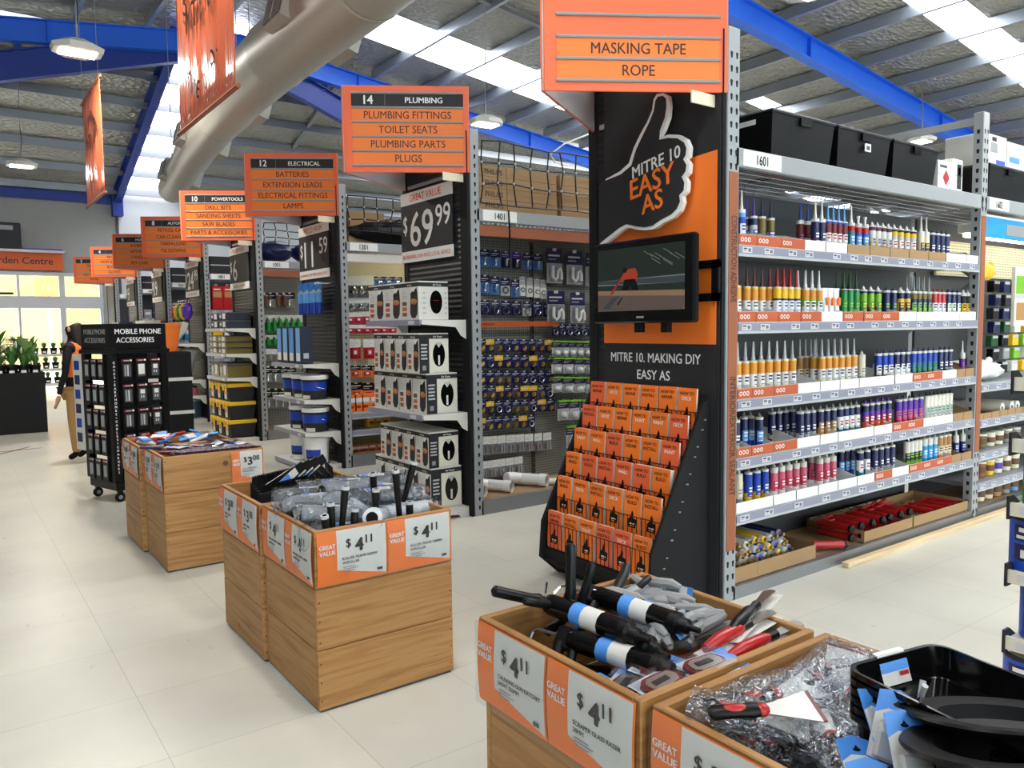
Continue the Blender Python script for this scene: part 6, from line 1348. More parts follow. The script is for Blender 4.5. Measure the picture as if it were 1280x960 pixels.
hcard('blue headed card standing upright in the near bin', (1.285, .705, .765), (-.35, .0, -.75)); hcard('blue headed card lying over the tray side, darker slot uppermost', (1.36, .675, .845), (-.7, .15, -.6)); hcard('blue headed card tucked behind the other against the tray', (1.405, .725, .85), (-.5, .3, -.9)); hcard('blue headed card at the tray rim, furthest up', (1.42, .76, .84), (-.9, .4, -.4)); hcard('small blue card beside the scraper heap', (1.36, .76, .765), (-1.0, .1, -.6))
# -- stack of black paint trays over bin B
def tray_mesh(label=False):
    b = MB(); w, L, h = .27, .40, .075; r = .035
    def loop(s, z, zf=None):
        pts = []
        for cx, cy, a0 in ((w-r, L-r, 0), (r, L-r, 90), (r, r, 180), (w-r, r, 270)):
            for k in range(5):
                a = math.radians(a0+k*22.5); pts.append((w/2+(cx+r*math.cos(a)-w/2)*s, L/2+(cy+r*math.sin(a)-L/2)*s, z))
        return pts
    rings = [loop(1.03, h-.012), loop(1.03, h), loop(.985, h), loop(.93, .012), loop(.91, .006)]
    n = 20
    for a, c in zip(rings, rings[1:]): b.add(a+c, [(i, (i+1) % n, n+(i+1) % n, n+i) for i in range(n)], 'black_gloss', True)
    # well at +y end, sloping ramp to -y end
    b.box(w*.06, w*.94, L*.6, L*.95, .004, .01, 'black_gloss'); b.add([(w*.05, L*.62, .01), (w*.95, L*.62, .01), (w*.95, L*.05, h*.72), (w*.05, L*.05, h*.72)], [(0, 1, 2, 3)], 'black_gloss')
    bm_ = b.mesh('tray_body')
    b = MB()
    for i in range(14):
        for j in range(16):
            x = w*.09+w*.82*i/13; f = j/15; y = L*.58-L*.5*f; z = .012+(h*.72-.01)*(L*.62-y)/(L*.57)
            b.add([(x-.004, y, z), (x, y-.004, z), (x+.004, y, z), (x, y+.004, z), (x, y, z+.005)], [(0, 1, 4), (1, 2, 4), (2, 3, 4), (3, 0, 4)], 'black')
    return bm_, b.mesh('ramp_studs_pattern')
TB, TS_ = tray_mesh()
trp, trr = (1.375, .46, .775), -.2
for i in range(6):
    t = thing('paint_tray', 'black plastic paint tray, %s up in the stack on the near bin' % nth(i), 'tray', (trp[0], trp[1], .735+.018*i), trr, 'black paint trays stacked on the near bin')
    part(TB, 'tray_body', t)
    if i == 5:
        part(TS_, 'ramp_studs_pattern', t); b = MB(); b.add([(.09, .402, .078), (.17, .402, .078), (.17, .380, .02), (.09, .380, .02)], [(3, 2, 1, 0)], 'offwhite'); b.add([(.09, .3985, .073), (.17, .3985, .073), (.17, .388, .045), (.09, .388, .045)], [(3, 2, 1, 0)], 'card_blue'); b.add([(.14, .386, .043), (.165, .386, .043), (.165, .383, .035), (.14, .383, .035)], [(3, 2, 1, 0)], 'red'); b.box(.09, .17, .402, .414, .0785, .080, 'white'); part(b, 'label', t)
def pot(lab, p, r, s=1.):
    t = thing('paint_pot', lab, 'pot', p, rot=r, group=None); t.scale = (s,)*3
    b = MB(); b.lathe([(.0, 0), (.085, 0), (.105, .088), (.1, .1), (.08, .012), (0, .01)], 'black_matte', 36); part(b, 'pot_body', t); b = MB(); b.lathe([(.104, .086), (.148, .094), (.152, .1), (.148, .105), (.099, .1)], 'black', 36, cap=False); part(b, 'rim', t)
pot('broad rimmed black paint pot resting in the upper paint tray', (1.475, .56, .80), (-.18, .2, .2), 1.0); pot('black paint pot nearest the camera, tilted to show its hollow', tuple(U(1262, 1012, 'z', .80)), (-.15, .2, .5), 1.0); pot('black paint pot at the bottom of the frame, mostly hidden', (1.12, .54, .72), (-.2, .35, .3), .8) if False else None
t = thing('wing_nut', 'pale wing nut sticking up from the tray side', 'nut', (1.45, .70, .895), rot=(.2, 0, .6)); b = MB(); b.tube([(-.012, 0, .03), (0, 0, .0), (.012, 0, .03)], .006, 'lightgrey', 6); part(b, 'wings', t); b = MB(); b.tube([(0, 0, -.03), (0, 0, .005)], .005, 'chrome', 6); part(b, 'bolt', t)
# -- roller frames in bin C
rnd = random.Random(91)
def roller(lab, p, r, fluffy='darkgrey', wrapped=True):
    t = thing('paint_roller', lab, 'roller', p, rot=r, group='roller frames in the four card bin'); t.scale = (1.35,)*3; t.location.z += .015
    part(cached(('rs', fluffy), lambda: fluffm(fluffy)), 'sleeve', t); part(cached('rend', lambda: rends()), 'end_cap', t)
    part(cached('rframe', lambda: MB().tube([(.125, 0, 0), (.145, 0, 0), (.15, .01, -.01), (.15, .1, -.01), (.04, .13, 0), (.0, .17, 0)], .0035, 'chrome', 6).mesh('wire_frame')), 'wire_frame', t)
    part(cached('rhand', lambda: rhand()), 'handle', t)
    if wrapped: part(cached('rwrap', lambda: rwrap()), 'plastic_wrap', t); part(cached('rlab', lambda: MB().grid([[(x, .0375*math.cos(a), .0375*math.sin(a)) for a in [i*.2+.6 for i in range(9)]] for x in (-.05, .04)], 'offwhite').grid([[(x, .0378*math.cos(a), .0378*math.sin(a)) for a in [i*.2+.6 for i in range(9)]] for x in (-.045, -.02)], 'card_blue').mesh('label')), 'label', t)
def fluffm(k): b = MB(); b.T = Matrix.Rotation(math.pi/2, 4, 'Y'); b.lathe([(.02, -.115), (.032, -.113), (.034, -.1), (.034, .1), (.032, .113), (.02, .115)], k, 16); return b.mesh('sleeve')
def rends(): b = MB(); b.T = Matrix.Rotation(math.pi/2, 4, 'Y'); b.lathe([(0, -.118), (.02, -.118), (.02, -.112)], 'black', 12); b.lathe([(.02, .112), (.02, .118), (0, .118)], 'black', 12); return b.mesh('end_cap')
def rhand(): b = MB(); b.T = Matrix.Translation((0, .17, 0)) @ Matrix.Rotation(-math.pi/2, 4, 'X'); b.lathe([(.006, 0), (.012, .01), (.013, .05), (.016, .1), (.015, .115), (.009, .118), (.009, .1), (0, .1)], ['black', 'black', 'black', 'black', 'lightgrey', 'black', 'black'], 12); return b.mesh('handle')
def rwrap():
    b = MB(); b.T = Matrix.Rotation(math.pi/2, 4, 'Y'); r2 = random.Random(2); P = [[((.037+.006*r2.random())*math.cos(a), (.037+.006*r2.random())*math.sin(a), z) for a in [i*math.pi/9 for i in range(19)]] for z in [-.14+.028*j for j in range(11)]]
    for rw in P: rw[-1] = rw[0]
    b.grid(P, 'roller_wrap'); return b.mesh('plastic_wrap')
RP = [((1.37, 3.46, .80), (-.3, .05, -.25), 'darkgrey'), ((1.345, 3.36, .79), (-.2, -.1, -.75), 'grey'), ((1.50, 3.53, .81), (-.2, .05, -.1), 'darkgrey'), ((1.52, 3.40, .83), (-.2, .1, .25), 'grey'), ((1.68, 3.48, .82), (-.1, .0, -.25), 'darkgrey'), ((1.62, 3.30, .79), (-.1, .0, -.2), 'darkgrey'), ((1.38, 3.22, .755), (-.3, .1, -.4), 'grey'), ((1.45, 3.26, .775), (-.3, .3, -1.15), 'white'), ((1.56, 3.17, .735), (-.2, .2, .9), 'white'), ((1.70, 3.20, .725), (-.2, .05, .15), 'white'), ((1.42, 3.40, .74), (-.2, .0, .3), 'grey'), ((1.70, 3.36, .79), (-.2, .1, -.5), 'darkgrey'), ((1.36, 3.12, .70), (-.2, .1, .1), 'darkgrey')]
for i, (p, r, k) in enumerate(RP): roller('%s roller %s, %s in the roller bin heap' % ({'darkgrey': 'dark grey', 'offwhite': 'ivory', 'white': 'white', 'grey': 'mid grey'}[k], 'in clear wrap' if k != 'white' else 'in a blue and white sleeve', nth(i)), p, r, k, True)
for i, (x, y, tx, ty, h, lab) in enumerate(((1.335, 3.10, .1, .05, .20, 'tallest of the left handle cluster'), (1.30, 3.08, -.05, .0, .14, 'second handle beside it'), (1.275, 3.07, -.15, .1, .10, 'short handle with a pale ring at the corner'), (1.38, 3.07, .12, -.05, .10, 'short handle at the front board'), (1.50, 3.10, .02, .05, .17, 'middle handle by itself'), (1.63, 3.10, -.12, .1, .25, 'leaning tall handle with hollow end'), (1.67, 3.09, .0, .0, .09, 'stub handle beside the white sleeve'), (1.67, 3.22, .25, .1, .26, 'handle crossing behind the leaning one'), (1.58, 3.24, -.1, .1, .22, 'upright handle in the middle rear'))):
    t = thing('roller_handle', 'black roller handle upright in its bin, '+lab, 'handle', (x, y, .66), rot=(ty, tx, 0), group=None)
    b = MB(); b.lathe([(.012, 0), (.014, .05), (.013, h*.6), (.017, h+.02), (.017, h+.06)], 'black', 12); part(b, 'grip', t); b = MB(); b.lathe([(.0175, h+.055), (.0175, h+.068), (.011, h+.068), (.010, h+.03), (0, h+.03)], ['lightgrey', 'lightgrey', 'black', 'black'], 12); part(b, 'end_ring', t)
# -- black combs and cards in bin C2
for i in range(5):
    x = 1.25+i*.06; t = thing('paint_comb', 'black toothed paint pad, %s along the near row of its bin' % nth(i), 'comb', (1.22+.012*i, 3.78+.07*i, .70), rot=(0, .0, .45), group='black combs in the back bin')
    b = MB(); b.bbox(0, .34, -.012, .012, 0, .10, 'black_matte', .003)
    for k in range(22): b.prism([(.008+.015*k, .10), (.019+.015*k, .10), (.0135+.015*k, .135)], 'y', -.006, .006, 'black')
    part(cached('comb', lambda: b.mesh('comb_body')), 'comb_body', t); part(cached('combl', lambda: MB().box(.06, .28, .012, .0135, .02, .09, 'offwhite').mesh('label')), 'label', t)
for i in range(4):
    t = thing('blade_card', 'black and blue triangular card tool in the comb bin, %s' % nth(i), 'card', (1.30+.06*i, 3.86+.05*i, .74), rot=(0, -.55, .25), group='triangular card tools in the comb bin'); b = MB(); b.prism([(-.02, 0), (.25, 0), (.25, .05), (.0, .09)], 'y', -.004, .004, 'black'); part(cached('bcd', lambda: b.mesh('blade')), 'blade', t); part(cached('bcl', lambda: MB().box(.03, .2, -.006, -.004, .01, .05, 'offwhite').box(.08, .15, -.0065, -.006, .012, .05, 'card_blue').mesh('label')), 'label', t)
for i in range(6):
    t = thing('paint_comb', 'dark comb with bristle tips in the far row of the comb bin, %s' % nth(i), 'comb', (1.48+.05*i, 4.02+.015*i, .69), rot=(0, 0, 1.35), group='dark combs in the far row of the comb bin'); part(CACHE['comb'], 'comb_body', t, scale=(.6, 1, 1))
# -- brushes in bins D and D2
rnd = random.Random(101)
def brush(lab, p, r, k, grp):
    t = thing('paint_brush', lab, 'brush', p, rot=r, group=grp)
    part(cached(('bh', k), lambda: MB().tube([(0, 0, 0), (.03, 0, 0), (.1, 0, 0), (.16, 0, 0)], [.014, .016, .01, .012], k, 8).mesh('handle')), 'handle', t)
    part(cached('bf', lambda: MB().bbox(-.04, .002, -.028, .028, -.009, .009, 'chrome', .003).mesh('ferrule')), 'ferrule', t)
    def br(): b = MB(); b.add([(-.04, -.027, -.008), (-.04, .027, -.008), (-.04, .027, .008), (-.04, -.027, .008), (-.11, -.03, -.005), (-.11, .03, -.005), (-.11, .03, .005), (-.11, -.03, .005)], [(0, 1, 5, 4), (1, 2, 6, 5), (2, 3, 7, 6), (3, 0, 4, 7), (4, 5, 6, 7)], 'plum'); return b.mesh('bristles')
    part(cached('bb_', br), 'bristles', t); part(cached('bsl', lambda: MB().box(-.115, -.02, -.031, .031, .009, .0105, 'offwhite').box(-.06, -.03, -.031, .031, .0105, .0112, 'card_blue').mesh('card_sleeve')), 'card_sleeve', t)
for i in range(16):
    brush('dark brush with white card tip, %s along the front row of its bin' % nth(i), (1.23+.033*i, 5.575+.01*rnd.random(), .772), (.15, .05, 2.05+rnd.uniform(-.08, .08)), rnd.choice(['plum', 'plum', 'darkred']), 'brushes fanned along bin front')
for i in range(9): brush('dark handled brush lying loose in the fanned brush bin, %s' % nth(i), (1.22+.06*i, 5.68+rnd.random()*.2, .768+.01*rnd.random()), (rnd.uniform(-.3, .3), rnd.uniform(-.08, .08), rnd.uniform(1, 3)), rnd.choice(['plum', 'navy', 'crimson']), 'loose brushes in the fanned bin')
for i in range(16):
    k = rnd.choice(['red', 'card_blue', 'white', 'navy', 'sky', 'white'])
    t = thing('tool_pack', '%s carded pack in the furthest bin, %s' % (k.replace('card_blue', 'mid blue').replace('sky', 'pale blue'), nth(i)), 'pack', (1.2+rnd.random()*.48, 6.14+rnd.random()*.42, .74+.05*rnd.random()), rot=(rnd.uniform(-.5, .5), rnd.uniform(-.5, .5), rnd.uniform(0, 6)), group='carded packs in the furthest bin')
    b = MB(); b.bbox(-.07, .07, -.035, .035, -.008, .008, k, .004); part(cached(('tp', k), lambda: b.mesh('pack_body')), 'pack_body', t); part(cached('tpl', lambda: MB().box(-.05, .02, -.03, .03, .008, .0095, 'offwhite').mesh('label')), 'label', t)
# ------------------------------------------------------------------ phone accessory stand
ph = thing('phone_stand', 'tall black spinner stand headed MOBILE PHONE ACCESSORIES on castors', 'stand', (1.262, 8.0, 0), .295)
Sd = .49                                             # local x along the wide face, local y along the narrow face
b = MB(); b.bbox(-.02, Sd+.02, -.02, Sd+.02, .11, .2, 'black', .012); part(b, 'base', ph)
for x in (.03, Sd-.03):
    for y in (.03, Sd-.03):
        b = MB(); b.T = Matrix.Translation((x, y, .045)) @ Matrix.Rotation(math.pi/2, 4, 'X'); b.lathe([(.0, -.014), (.04, -.014), (.045, -.01), (.045, .01), (.04, .014), (0, .014)], 'black', 16); b.lathe([(.0, -.016), (.02, -.016), (.02, .016), (0, .016)], 'grey', 12); w_ = part(b, 'castor', ph)
        b = MB(); b.box(x-.02, x+.02, y-.02, y+.02, .088, .112, 'black'); part(b, 'fork', w_)
b = MB(); b.box(.1, Sd-.1, .1, Sd-.1, .2, 1.4, 'black_matte'); part(b, 'core', ph)
for i, (x, y) in enumerate(((0, 0), (Sd, 0), (0, Sd), (Sd, Sd))):
    b = MB(); b.bbox(x-.035, x+.035, y-.035, y+.035, .2, 1.45, 'black', .006); p = part(b, 'corner_post', ph)
    if i == 0:
        b = MB()
        for k, chx in enumerate('CASES-EARPHONES-CABLES-CHARGERS'):
            if chx != '-': b.text(chx, 0, 1.3-.034*k, .03, 'white', -.0365, bold=.02)
            else: b.box(-.004, .004, -.0368, -.0365, 1.306-.034*k, 1.314-.034*k, 'white')
        part(b, 'lettering', p)
b = MB(); b.bbox(-.05, Sd+.05, -.05, Sd+.05, 1.39, 1.43, 'black', .006); b.bbox(-.03, Sd+.03, -.03, Sd+.03, 1.43, 1.67, 'black', .006); hd = part(b, 'header_box', ph)
b = MB(); b.text('MOBILE PHONE', Sd/2, 1.575, .068, 'white', -.0315, width=.44, bold=.008); b.text('ACCESSORIES', Sd/2-.03, 1.495, .068, 'white', -.0315, width=.36, bold=.008)
for s_, z in (('MOBILE PHONE', 1.575), ('ACCESSORIES', 1.495)):
    q = MB(); q.text(s_, 0, 0, .066, 'white', width=.42, bold=.008); b.add([(-.0315, Sd/2-vx, z+vz) for vx, vy, vz in q.v], q.f, 'white')
part(b, 'lettering', hd)
rnd = random.Random(111)
def ppack(loc, rzz, lab, v):
    t = thing('phone_pack', lab, 'pack', loc, rzz, 'phone accessory packs on the black stand')
    part(cached('pp1', lambda: MB().bbox(-.052, .052, 0, .02, -.2, 0, 'black', .003).mesh('pack_body')), 'pack_body', t)
    part(cached('pp2', lambda: MB().box(-.05, .05, -.0012, 0, -.03, -.006, 'darkred').box(.028, .045, -.002, -.0012, -.024, -.01, 'white').box(-.03, .02, -.002, -.0012, -.022, -.014, 'lightgrey').mesh('header_print')), 'header_print', t)
    def win(): 
        b = MB(); b.box(-.036, .036, -.0012, 0, -.17, -.05, 'darkgrey')
        if v == 0: b.box(-.02, .022, -.002, -.0012, -.1, -.06, 'offwhite'); b.box(-.018, -.006, -.002, -.0012, -.14, -.115, 'lightgrey'); b.box(.004, .016, -.002, -.0012, -.14, -.115, 'lightgrey')
        elif v == 1: b.box(-.026, -.012, -.002, -.0012, -.16, -.06, 'grey'); b.box(-.002, .012, -.002, -.0012, -.16, -.06, 'lightgrey')
        elif v == 2: b.box(-.03, .03, -.002, -.0012, -.15, -.055, 'offwhite')
        else:
            for i in range(4): b.box(-.028+.015*i, -.02+.015*i, -.002, -.0012, -.16, -.055, 'lightgrey')
        return b.mesh('product_window')
    part(cached(('pp3', v), win), 'product_window', t)
M4 = Matrix.Translation((1.262, 8.0, 0)) @ Matrix.Rotation(.295, 4, 'Z')
for r in range(5):
    z = 1.345-.235*r
    for c in range(3):
        p = M4 @ Vector((.115+c*.135, -.05, z)); ppack(p, .295, 'black accessory pack, wide stand face, %s row down, %s' % (nth(r), ('by the corner post', 'middle', 'outer')[c]), rnd.choice([0, 1, 2, 0]))
        p = M4 @ Vector((-.055, Sd-.11-c*.135, z)); ppack(p, .295-math.pi/2, 'black accessory pack, narrow stand face, %s row down, %s' % (nth(r), ('outer', 'middle', 'by the corner post')[c]), 3)
# white signs leaning behind the stand
t = thing('leaflet_strip', 'tall white and blue leaflet strip hung on the far side of the phone stand', 'strip', M4 @ Vector((-.03, Sd+.13, .45)), .295-math.pi/2); b = MB(); b.bbox(-.1, .12, 0, .02, 0, .93, 'offwhite', .003); part(b, 'board', t); b = MB()
for i in range(6): b.box(-.07, .03, -.002, 0, .08+i*.14, .17+i*.14, 'cobalt' if i % 2 else 'navy')
part(b, 'printed_blocks', t)
# orange bucket and white bottles on a low bay behind the stand
t = thing('orange_bucket', 'orange bucket stacked upside up behind the phone stand header', 'bucket', (2.15, 10.1, 1.35)); b = MB(); b.lathe([(.17, 0), (.21, .3), (.22, .3), (.22, .34), (.2, .34), (.17, .03), (0, .03)], 'orange', 26); part(b, 'bucket_wall', t); b = MB(); b.tube([(.215*math.cos(a), .215*math.sin(a), .3-.12*math.sin(a/1)*0-.1*abs(math.sin(a))) for a in [i*math.pi/10 for i in range(11)]], .005, 'black', 5); part(b, 'handle', t)
b = MB(); b.bbox(-.3, .28, -.2, .25, 0, 1.345, 'black_matte', .01); b.box(-.31, .29, -.21, .26, .6, .64, 'offwhite'); b.box(-.31, .29, -.21, .26, 1.0, 1.04, 'offwhite'); solo(b, 'display_plinth', 'black display plinth under the orange bucket', 'plinth', (2.15, 10.1, 0))
for i in range(2):
    t = thing('white_bottle', 'white spray bottle by the orange bucket, %s' % ('nearer' if i == 0 else 'further'), 'bottle', (1.92+.0*i, 10.2+.12*i, 1.347)); b = MB(); b.lathe([(.055, 0), (.06, .02), (.06, .16), (.02, .21), (.02, .24)], 'white_gloss', 16); part(b, 'bottle_body', t); b = MB(); b.bbox(-.05, .02, -.012, .012, .24, .28, 'white_gloss', .004); part(b, 'spray_head', t)
# ------------------------------------------------------------------ person behind the stand, back turned
def skin(name, pts, edges, radii, k, parent=None, sub=2):
    me = bpy.data.meshes.new(name); me.from_pydata(pts, edges, []); o = bpy.data.objects.new(name, me); COL.objects.link(o)
    me.materials.append(MATS[k]); sk = o.modifiers.new('skin', 'SKIN'); sk.use_smooth_shade = True
    for i, v in enumerate(me.skin_vertices[0].data): v.radius = radii[i] if isinstance(radii[i], tuple) else (radii[i], radii[i]); v.use_root = i == 0
    ss = o.modifiers.new('sub', 'SUBSURF'); ss.levels = sub; ss.render_levels = sub
    if parent is not None: o.parent = parent
    return o
pe = thing('person', 'person in an orange vest with long dark hair, back turned behind the phone stand', 'person', (1.335, 11.0, 0), .95)
# local x is to the person's right, y is forward (away from the camera); pelvis first
V = [(0, 0, .95), (0, -.01, 1.12), (0, -.01, 1.32), (0, .0, 1.44), (0, .01, 1.52), (0, .03, 1.62), (0, .03, 1.68),
     (.16, .0, 1.40), (.235, -.01, 1.24), (.25, .0, 1.10), (.23, .08, .92), (.225, .1, .84), (-.16, .0, 1.40), (-.235, -.01, 1.24), (-.25, .0, 1.10), (-.23, .08, .92), (-.225, .1, .84),
     (.09, 0, .88), (.1, .01, .5), (.1, -.01, .1), (.1, .09, .04), (-.09, 0, .88), (-.1, .01, .5), (-.1, -.01, .1), (-.1, .09, .04)]
Ed = [(0, 1), (1, 2), (2, 3), (3, 4), (4, 5), (5, 6), (3, 7), (7, 8), (8, 9), (9, 10), (10, 11), (3, 12), (12, 13), (13, 14), (14, 15), (15, 16), (0, 17), (17, 18), (18, 19), (19, 20), (0, 21), (21, 22), (22, 23), (23, 24)]
Rd = [(.16, .11), (.14, .1), (.165, .11), (.13, .085), .05, (.075, .09), (.07, .085), .06, .048, .042, .033, .03, .06, .048, .042, .033, .03, .088, .06, .04, .04, .088, .06, .04, .04]
skin('body', V, Ed, Rd, 'black_matte', pe)
for s in (1, -1):
    hx = s*.222
    hand = [(hx, .105, .83), (hx, .12, .76)]; e = [(0, 1)]; rr = [.026, .03]
    for f, (dx, L) in enumerate(((-.024, .06), (-.008, .07), (.008, .066), (.024, .052))):
        hand += [(hx+dx, .13, .735), (hx+dx, .15, .735-L*.6), (hx+dx, .155, .735-L)]; n0 = 2+f*3; e += [(1, n0), (n0, n0+1), (n0+1, n0+2)]; rr += [.010, .009, .008]
    hand += [(hx-s*.03, .15, .765), (hx-s*.034, .17, .73)]; e += [(1, 14), (14, 15)]; rr += [.011, .009]
    skin('hand', hand, e, rr, 'skin', pe, 1)
skin('vest', [(0, -.004, .98), (0, -.012, 1.14), (0, -.012, 1.32), (0, -.004, 1.43), (.12, 0, 1.41), (-.12, 0, 1.41)], [(0, 1), (1, 2), (2, 3), (3, 4), (3, 5)], [(.18, .13), (.17, .122), (.205, .135), (.16, .11), .08, .08], 'orange', pe)
skin('trousers', [(0, 0, .94), (.09, 0, .86), (.1, .01, .5), (.1, -.01, .1), (-.09, 0, .86), (-.1, .01, .5), (-.1, -.01, .1)], [(0, 1), (1, 2), (2, 3), (0, 4), (4, 5), (5, 6)], [(.165, .118), .098, .07, .052, .098, .07, .052], 'tan', pe)
skin('hair', [(0, .01, 1.70), (0, -.02, 1.64), (0, -.05, 1.54), (0, -.07, 1.44), (0, -.08, 1.37)], [(0, 1), (1, 2), (2, 3), (3, 4)], [(.085, .095), (.095, .09), (.095, .06), (.09, .04), (.06, .025)], 'hair', pe)
b = MB(); b.ball((0, .09, 1.615), (.012, .02, .018), 'skin', 8, 6); b.ball((.03, .095, 1.645), .009, 'white', 8, 6); b.ball((-.03, .095, 1.645), .009, 'white', 8, 6); b.ball((0, .095, 1.57), (.025, .01, .008), 'crimson', 8, 6); b.ball((.085, .02, 1.63), (.012, .02, .03), 'skin', 8, 6); b.ball((-.085, .02, 1.63), (.012, .02, .03), 'skin', 8, 6); part(b, 'face', pe)
# ------------------------------------------------------------------ planter and plants by the garden door
pl = thing('planter_box', 'big black planter box by the garden door full of pots', 'planter', (-1.6, 14.5, 0)); b = MB(); b.bbox(0, 2.915, 0, .9, 0, .06, 'black_matte', .005); b.box(.0, 2.915, 0, .02, .05, .965, 'black_matte'); b.box(.0, 2.915, .88, .9, .05, .965, 'black_matte'); b.box(0, .02, .02, .88, .05, .965, 'black_matte'); b.box(2.895, 2.915, .02, .88, .05, .965, 'black_matte'); part(b, 'planter_wall', pl); b = MB(); b.box(.02, 2.895, .02, .88, .85, .93, 'brown'); part(b, 'soil', pl)
rnd = random.Random(121)
def leafy(lab, x, y, z, kind, h, name='potted_plant'):
    t = thing(name, lab, 'plant', (x, y, z)); b = MB(); b.lathe([(.06, 0), (.08, .13), (.085, .13), (.085, .15), (.07, .15), (.06, .1), (0, .1)], 'black', 14); part(b, 'pot', t)
    b = MB(); b.box(-.04, .03, -.088, -.086, .03, .07, 'white'); part(b, 'price_tag', t)
    b = MB(); r2 = random.Random(int(x*100)); ks = {'tuft': ('leaf', 'leaf_dark'), 'broad': ('leaf', 'leaf_pale'), 'palm': ('leaf_dark', 'leaf'), 'lily': ('leaf', 'leaf_dark')}[kind]
    if kind == 'tuft':
        for i in range(150):
            a, l = r2.random()*6.28, h*(.5+.5*r2.random()); s = .25+.6*r2.random()
            p1 = (math.cos(a)*s*.06, math.sin(a)*s*.06, .12+l*.7); p2 = (math.cos(a)*s*.1, math.sin(a)*s*.1, .12+l*.85+.05); wx, wy = -math.sin(a)*.006, math.cos(a)*.006
            b.add([(wx, wy, .12), (-wx, -wy, .12), (p1[0]-wx, p1[1]-wy, p1[2]), (p1[0]+wx, p1[1]+wy, p1[2]), p2], [(0, 1, 2, 3), (3, 2, 4)], ks[i % 2])
    elif kind in ('broad', 'lily'):
        for i in range(40):
            a = r2.random()*6.28; l = h*(.45+.55*r2.random()); s = .1+.25*r2.random(); cx, cy = math.cos(a), math.sin(a); wx, wy = -cy, cx; W = h*.11
            P = []
            for k in range(6): f = k/5; ww = W*math.sin(math.pi*min(1, f*.95+.05))*.8; px = s*f*h*1.35; pz = .12+l*(f*(1.35-.5*f)); P.append([(cx*px-wx*ww, cy*px-wy*ww, pz), (cx*px, cy*px, pz-.01), (cx*px+wx*ww, cy*px+wy*ww, pz)])
            b.grid(P, ks[i % 2])
        if kind == 'lily':
            for i in range(4): a = i*1.7; b.ball((math.cos(a)*.12, math.sin(a)*.12-.05, h*.95+.03*i), (.02, .045, .06), 'white', 8, 6); b.tube([(0, 0, .12), (math.cos(a)*.12, math.sin(a)*.12-.05, h*.92)], .005, 'leaf', 4)
    else:
        for i in range(9):
            a = i*.7+r2.random(); cx, cy = math.cos(a), math.sin(a); sp = [(cx*h*.5*f, cy*h*.5*f, .12+h*(f*1.5-.75*f*f)) for f in [k/9 for k in range(10)]]; b.tube(sp, .005, 'leaf', 4)
            for k in range(2, 10):
                for s in (1, -1):
                    p = sp[k]; q = (p[0]-cy*s*h*.16+cx*.08, p[1]+cx*s*h*.16+cy*.08, p[2]-.03); b.add([p, ((p[0]+q[0])/2+cx*.015, (p[1]+q[1])/2+cy*.015, (p[2]+q[2])/2+.01), q, ((p[0]+q[0])/2-cx*.015, (p[1]+q[1])/2-cy*.015, (p[2]+q[2])/2+.0)], [(0, 1, 2, 3)], ks[i % 2])
    part(b, 'foliage', t)
for i in range(7): leafy('grassy tuft in a black pot on the planter edge, %s from the walkway' % nth(i), 1.2-.16*i, 14.66, .932, 'tuft', .2)
for i in range(3): leafy('bushy green pot plant in the second planter row, %s from the walkway' % nth(i), 1.1-.36*i, 14.9, .932, 'broad', .26)
leafy('peace lily with white blooms in the planter', .92, 15.02, .932, 'lily', .4); leafy('broad leaved plant standing tall in the planter middle', .62, 15.15, .932, 'broad', .72); leafy('palm with feathery fronds at the planter back', .2, 15.25, .932, 'palm', .95); leafy('upright croton like plant nearest the walkway', 1.12, 15.25, .932, 'broad', .62); leafy('second palm drooping over the planter side', .82, 15.28, .932, 'palm', .6)
# shelves of seedlings by the door
for i in range(3):
    t = thing('plant_bench', 'pale tiered bench of seedlings by the garden door, %s tier' % ('low', 'middle', 'high')[i], 'bench', (1.7, 21.8+.25*i, 0)); b = MB(); b.bbox(0, 1.3, 0, .3, .3+.35*i, .36+.35*i, 'offwhite', .005); part(b, 'bench_top', t)
    for x in (.05, 1.25): b = MB(); b.box(x-.02, x+.02, .1, .16, 0, .3+.35*i, 'grey'); part(b, 'leg', t)
    for k in range(6):
        leafy_l = 'seedling pot on the %s bench tier, %s along' % (('low', 'middle', 'high')[i], nth(k)); leafy(leafy_l, 1.85+.2*k, 21.95+.25*i, .361+.35*i, 'tuft', .16, 'seedling_pot')
# red tape cross on the floor
p = U(19, 563, 'z', 0); b = MB()
for a in (.35, -.5): 
    q = MB(); q.T = Matrix.Translation((p.x, p.y, 0)) @ Matrix.Rotation(a+.6, 4, 'Z'); q.box(-.32, .32, -.02, .02, .0002, .0012, 'darkred'); b.add(q.v, q.f, 'darkred')
solo(b, 'tape_cross', 'dark red tape cross stuck on the floor near the planter', 'tape')
# ------------------------------------------------------------------ second bay of the sealant rack
rnd = random.Random(131)
XB = X16+3.17
for z, ks, nm in ((1.09, ('white',), 'bags'), ):
    pass
bag('white and red printed bag slumped on the shelf next bay', (XB+.42, Y16+.25, 1.095), (.3, .2, .085)); bag('white bag squeezed beside the rack post next bay', (XB+.12, Y16+.2, 1.095), (.13, .16, .09))
for i, u in enumerate((1250, 1262, 1269)):
    p = U(u, 503, 'y', Y16+.08); t = thing('paper_roll', 'white paper roll lying end on, %s in the next bay' % nth(i), 'roll', (p.x, Y16+.06, .805+.05), rot=(-math.pi/2, 0, 0), group='white paper rolls in the next bay'); b = MB(); b.lathe([(.045, 0), (.045, .4)], 'ivory', 18, cap=False); b.lathe([(.018, .001), (.045, 0)], 'white', 18, cap=False); part(b, 'paper', t); b = MB(); b.lathe([(.018, .4), (.018, .001), (.0, .02)], 'cardboard', 14, cap=False); part(b, 'core', t)
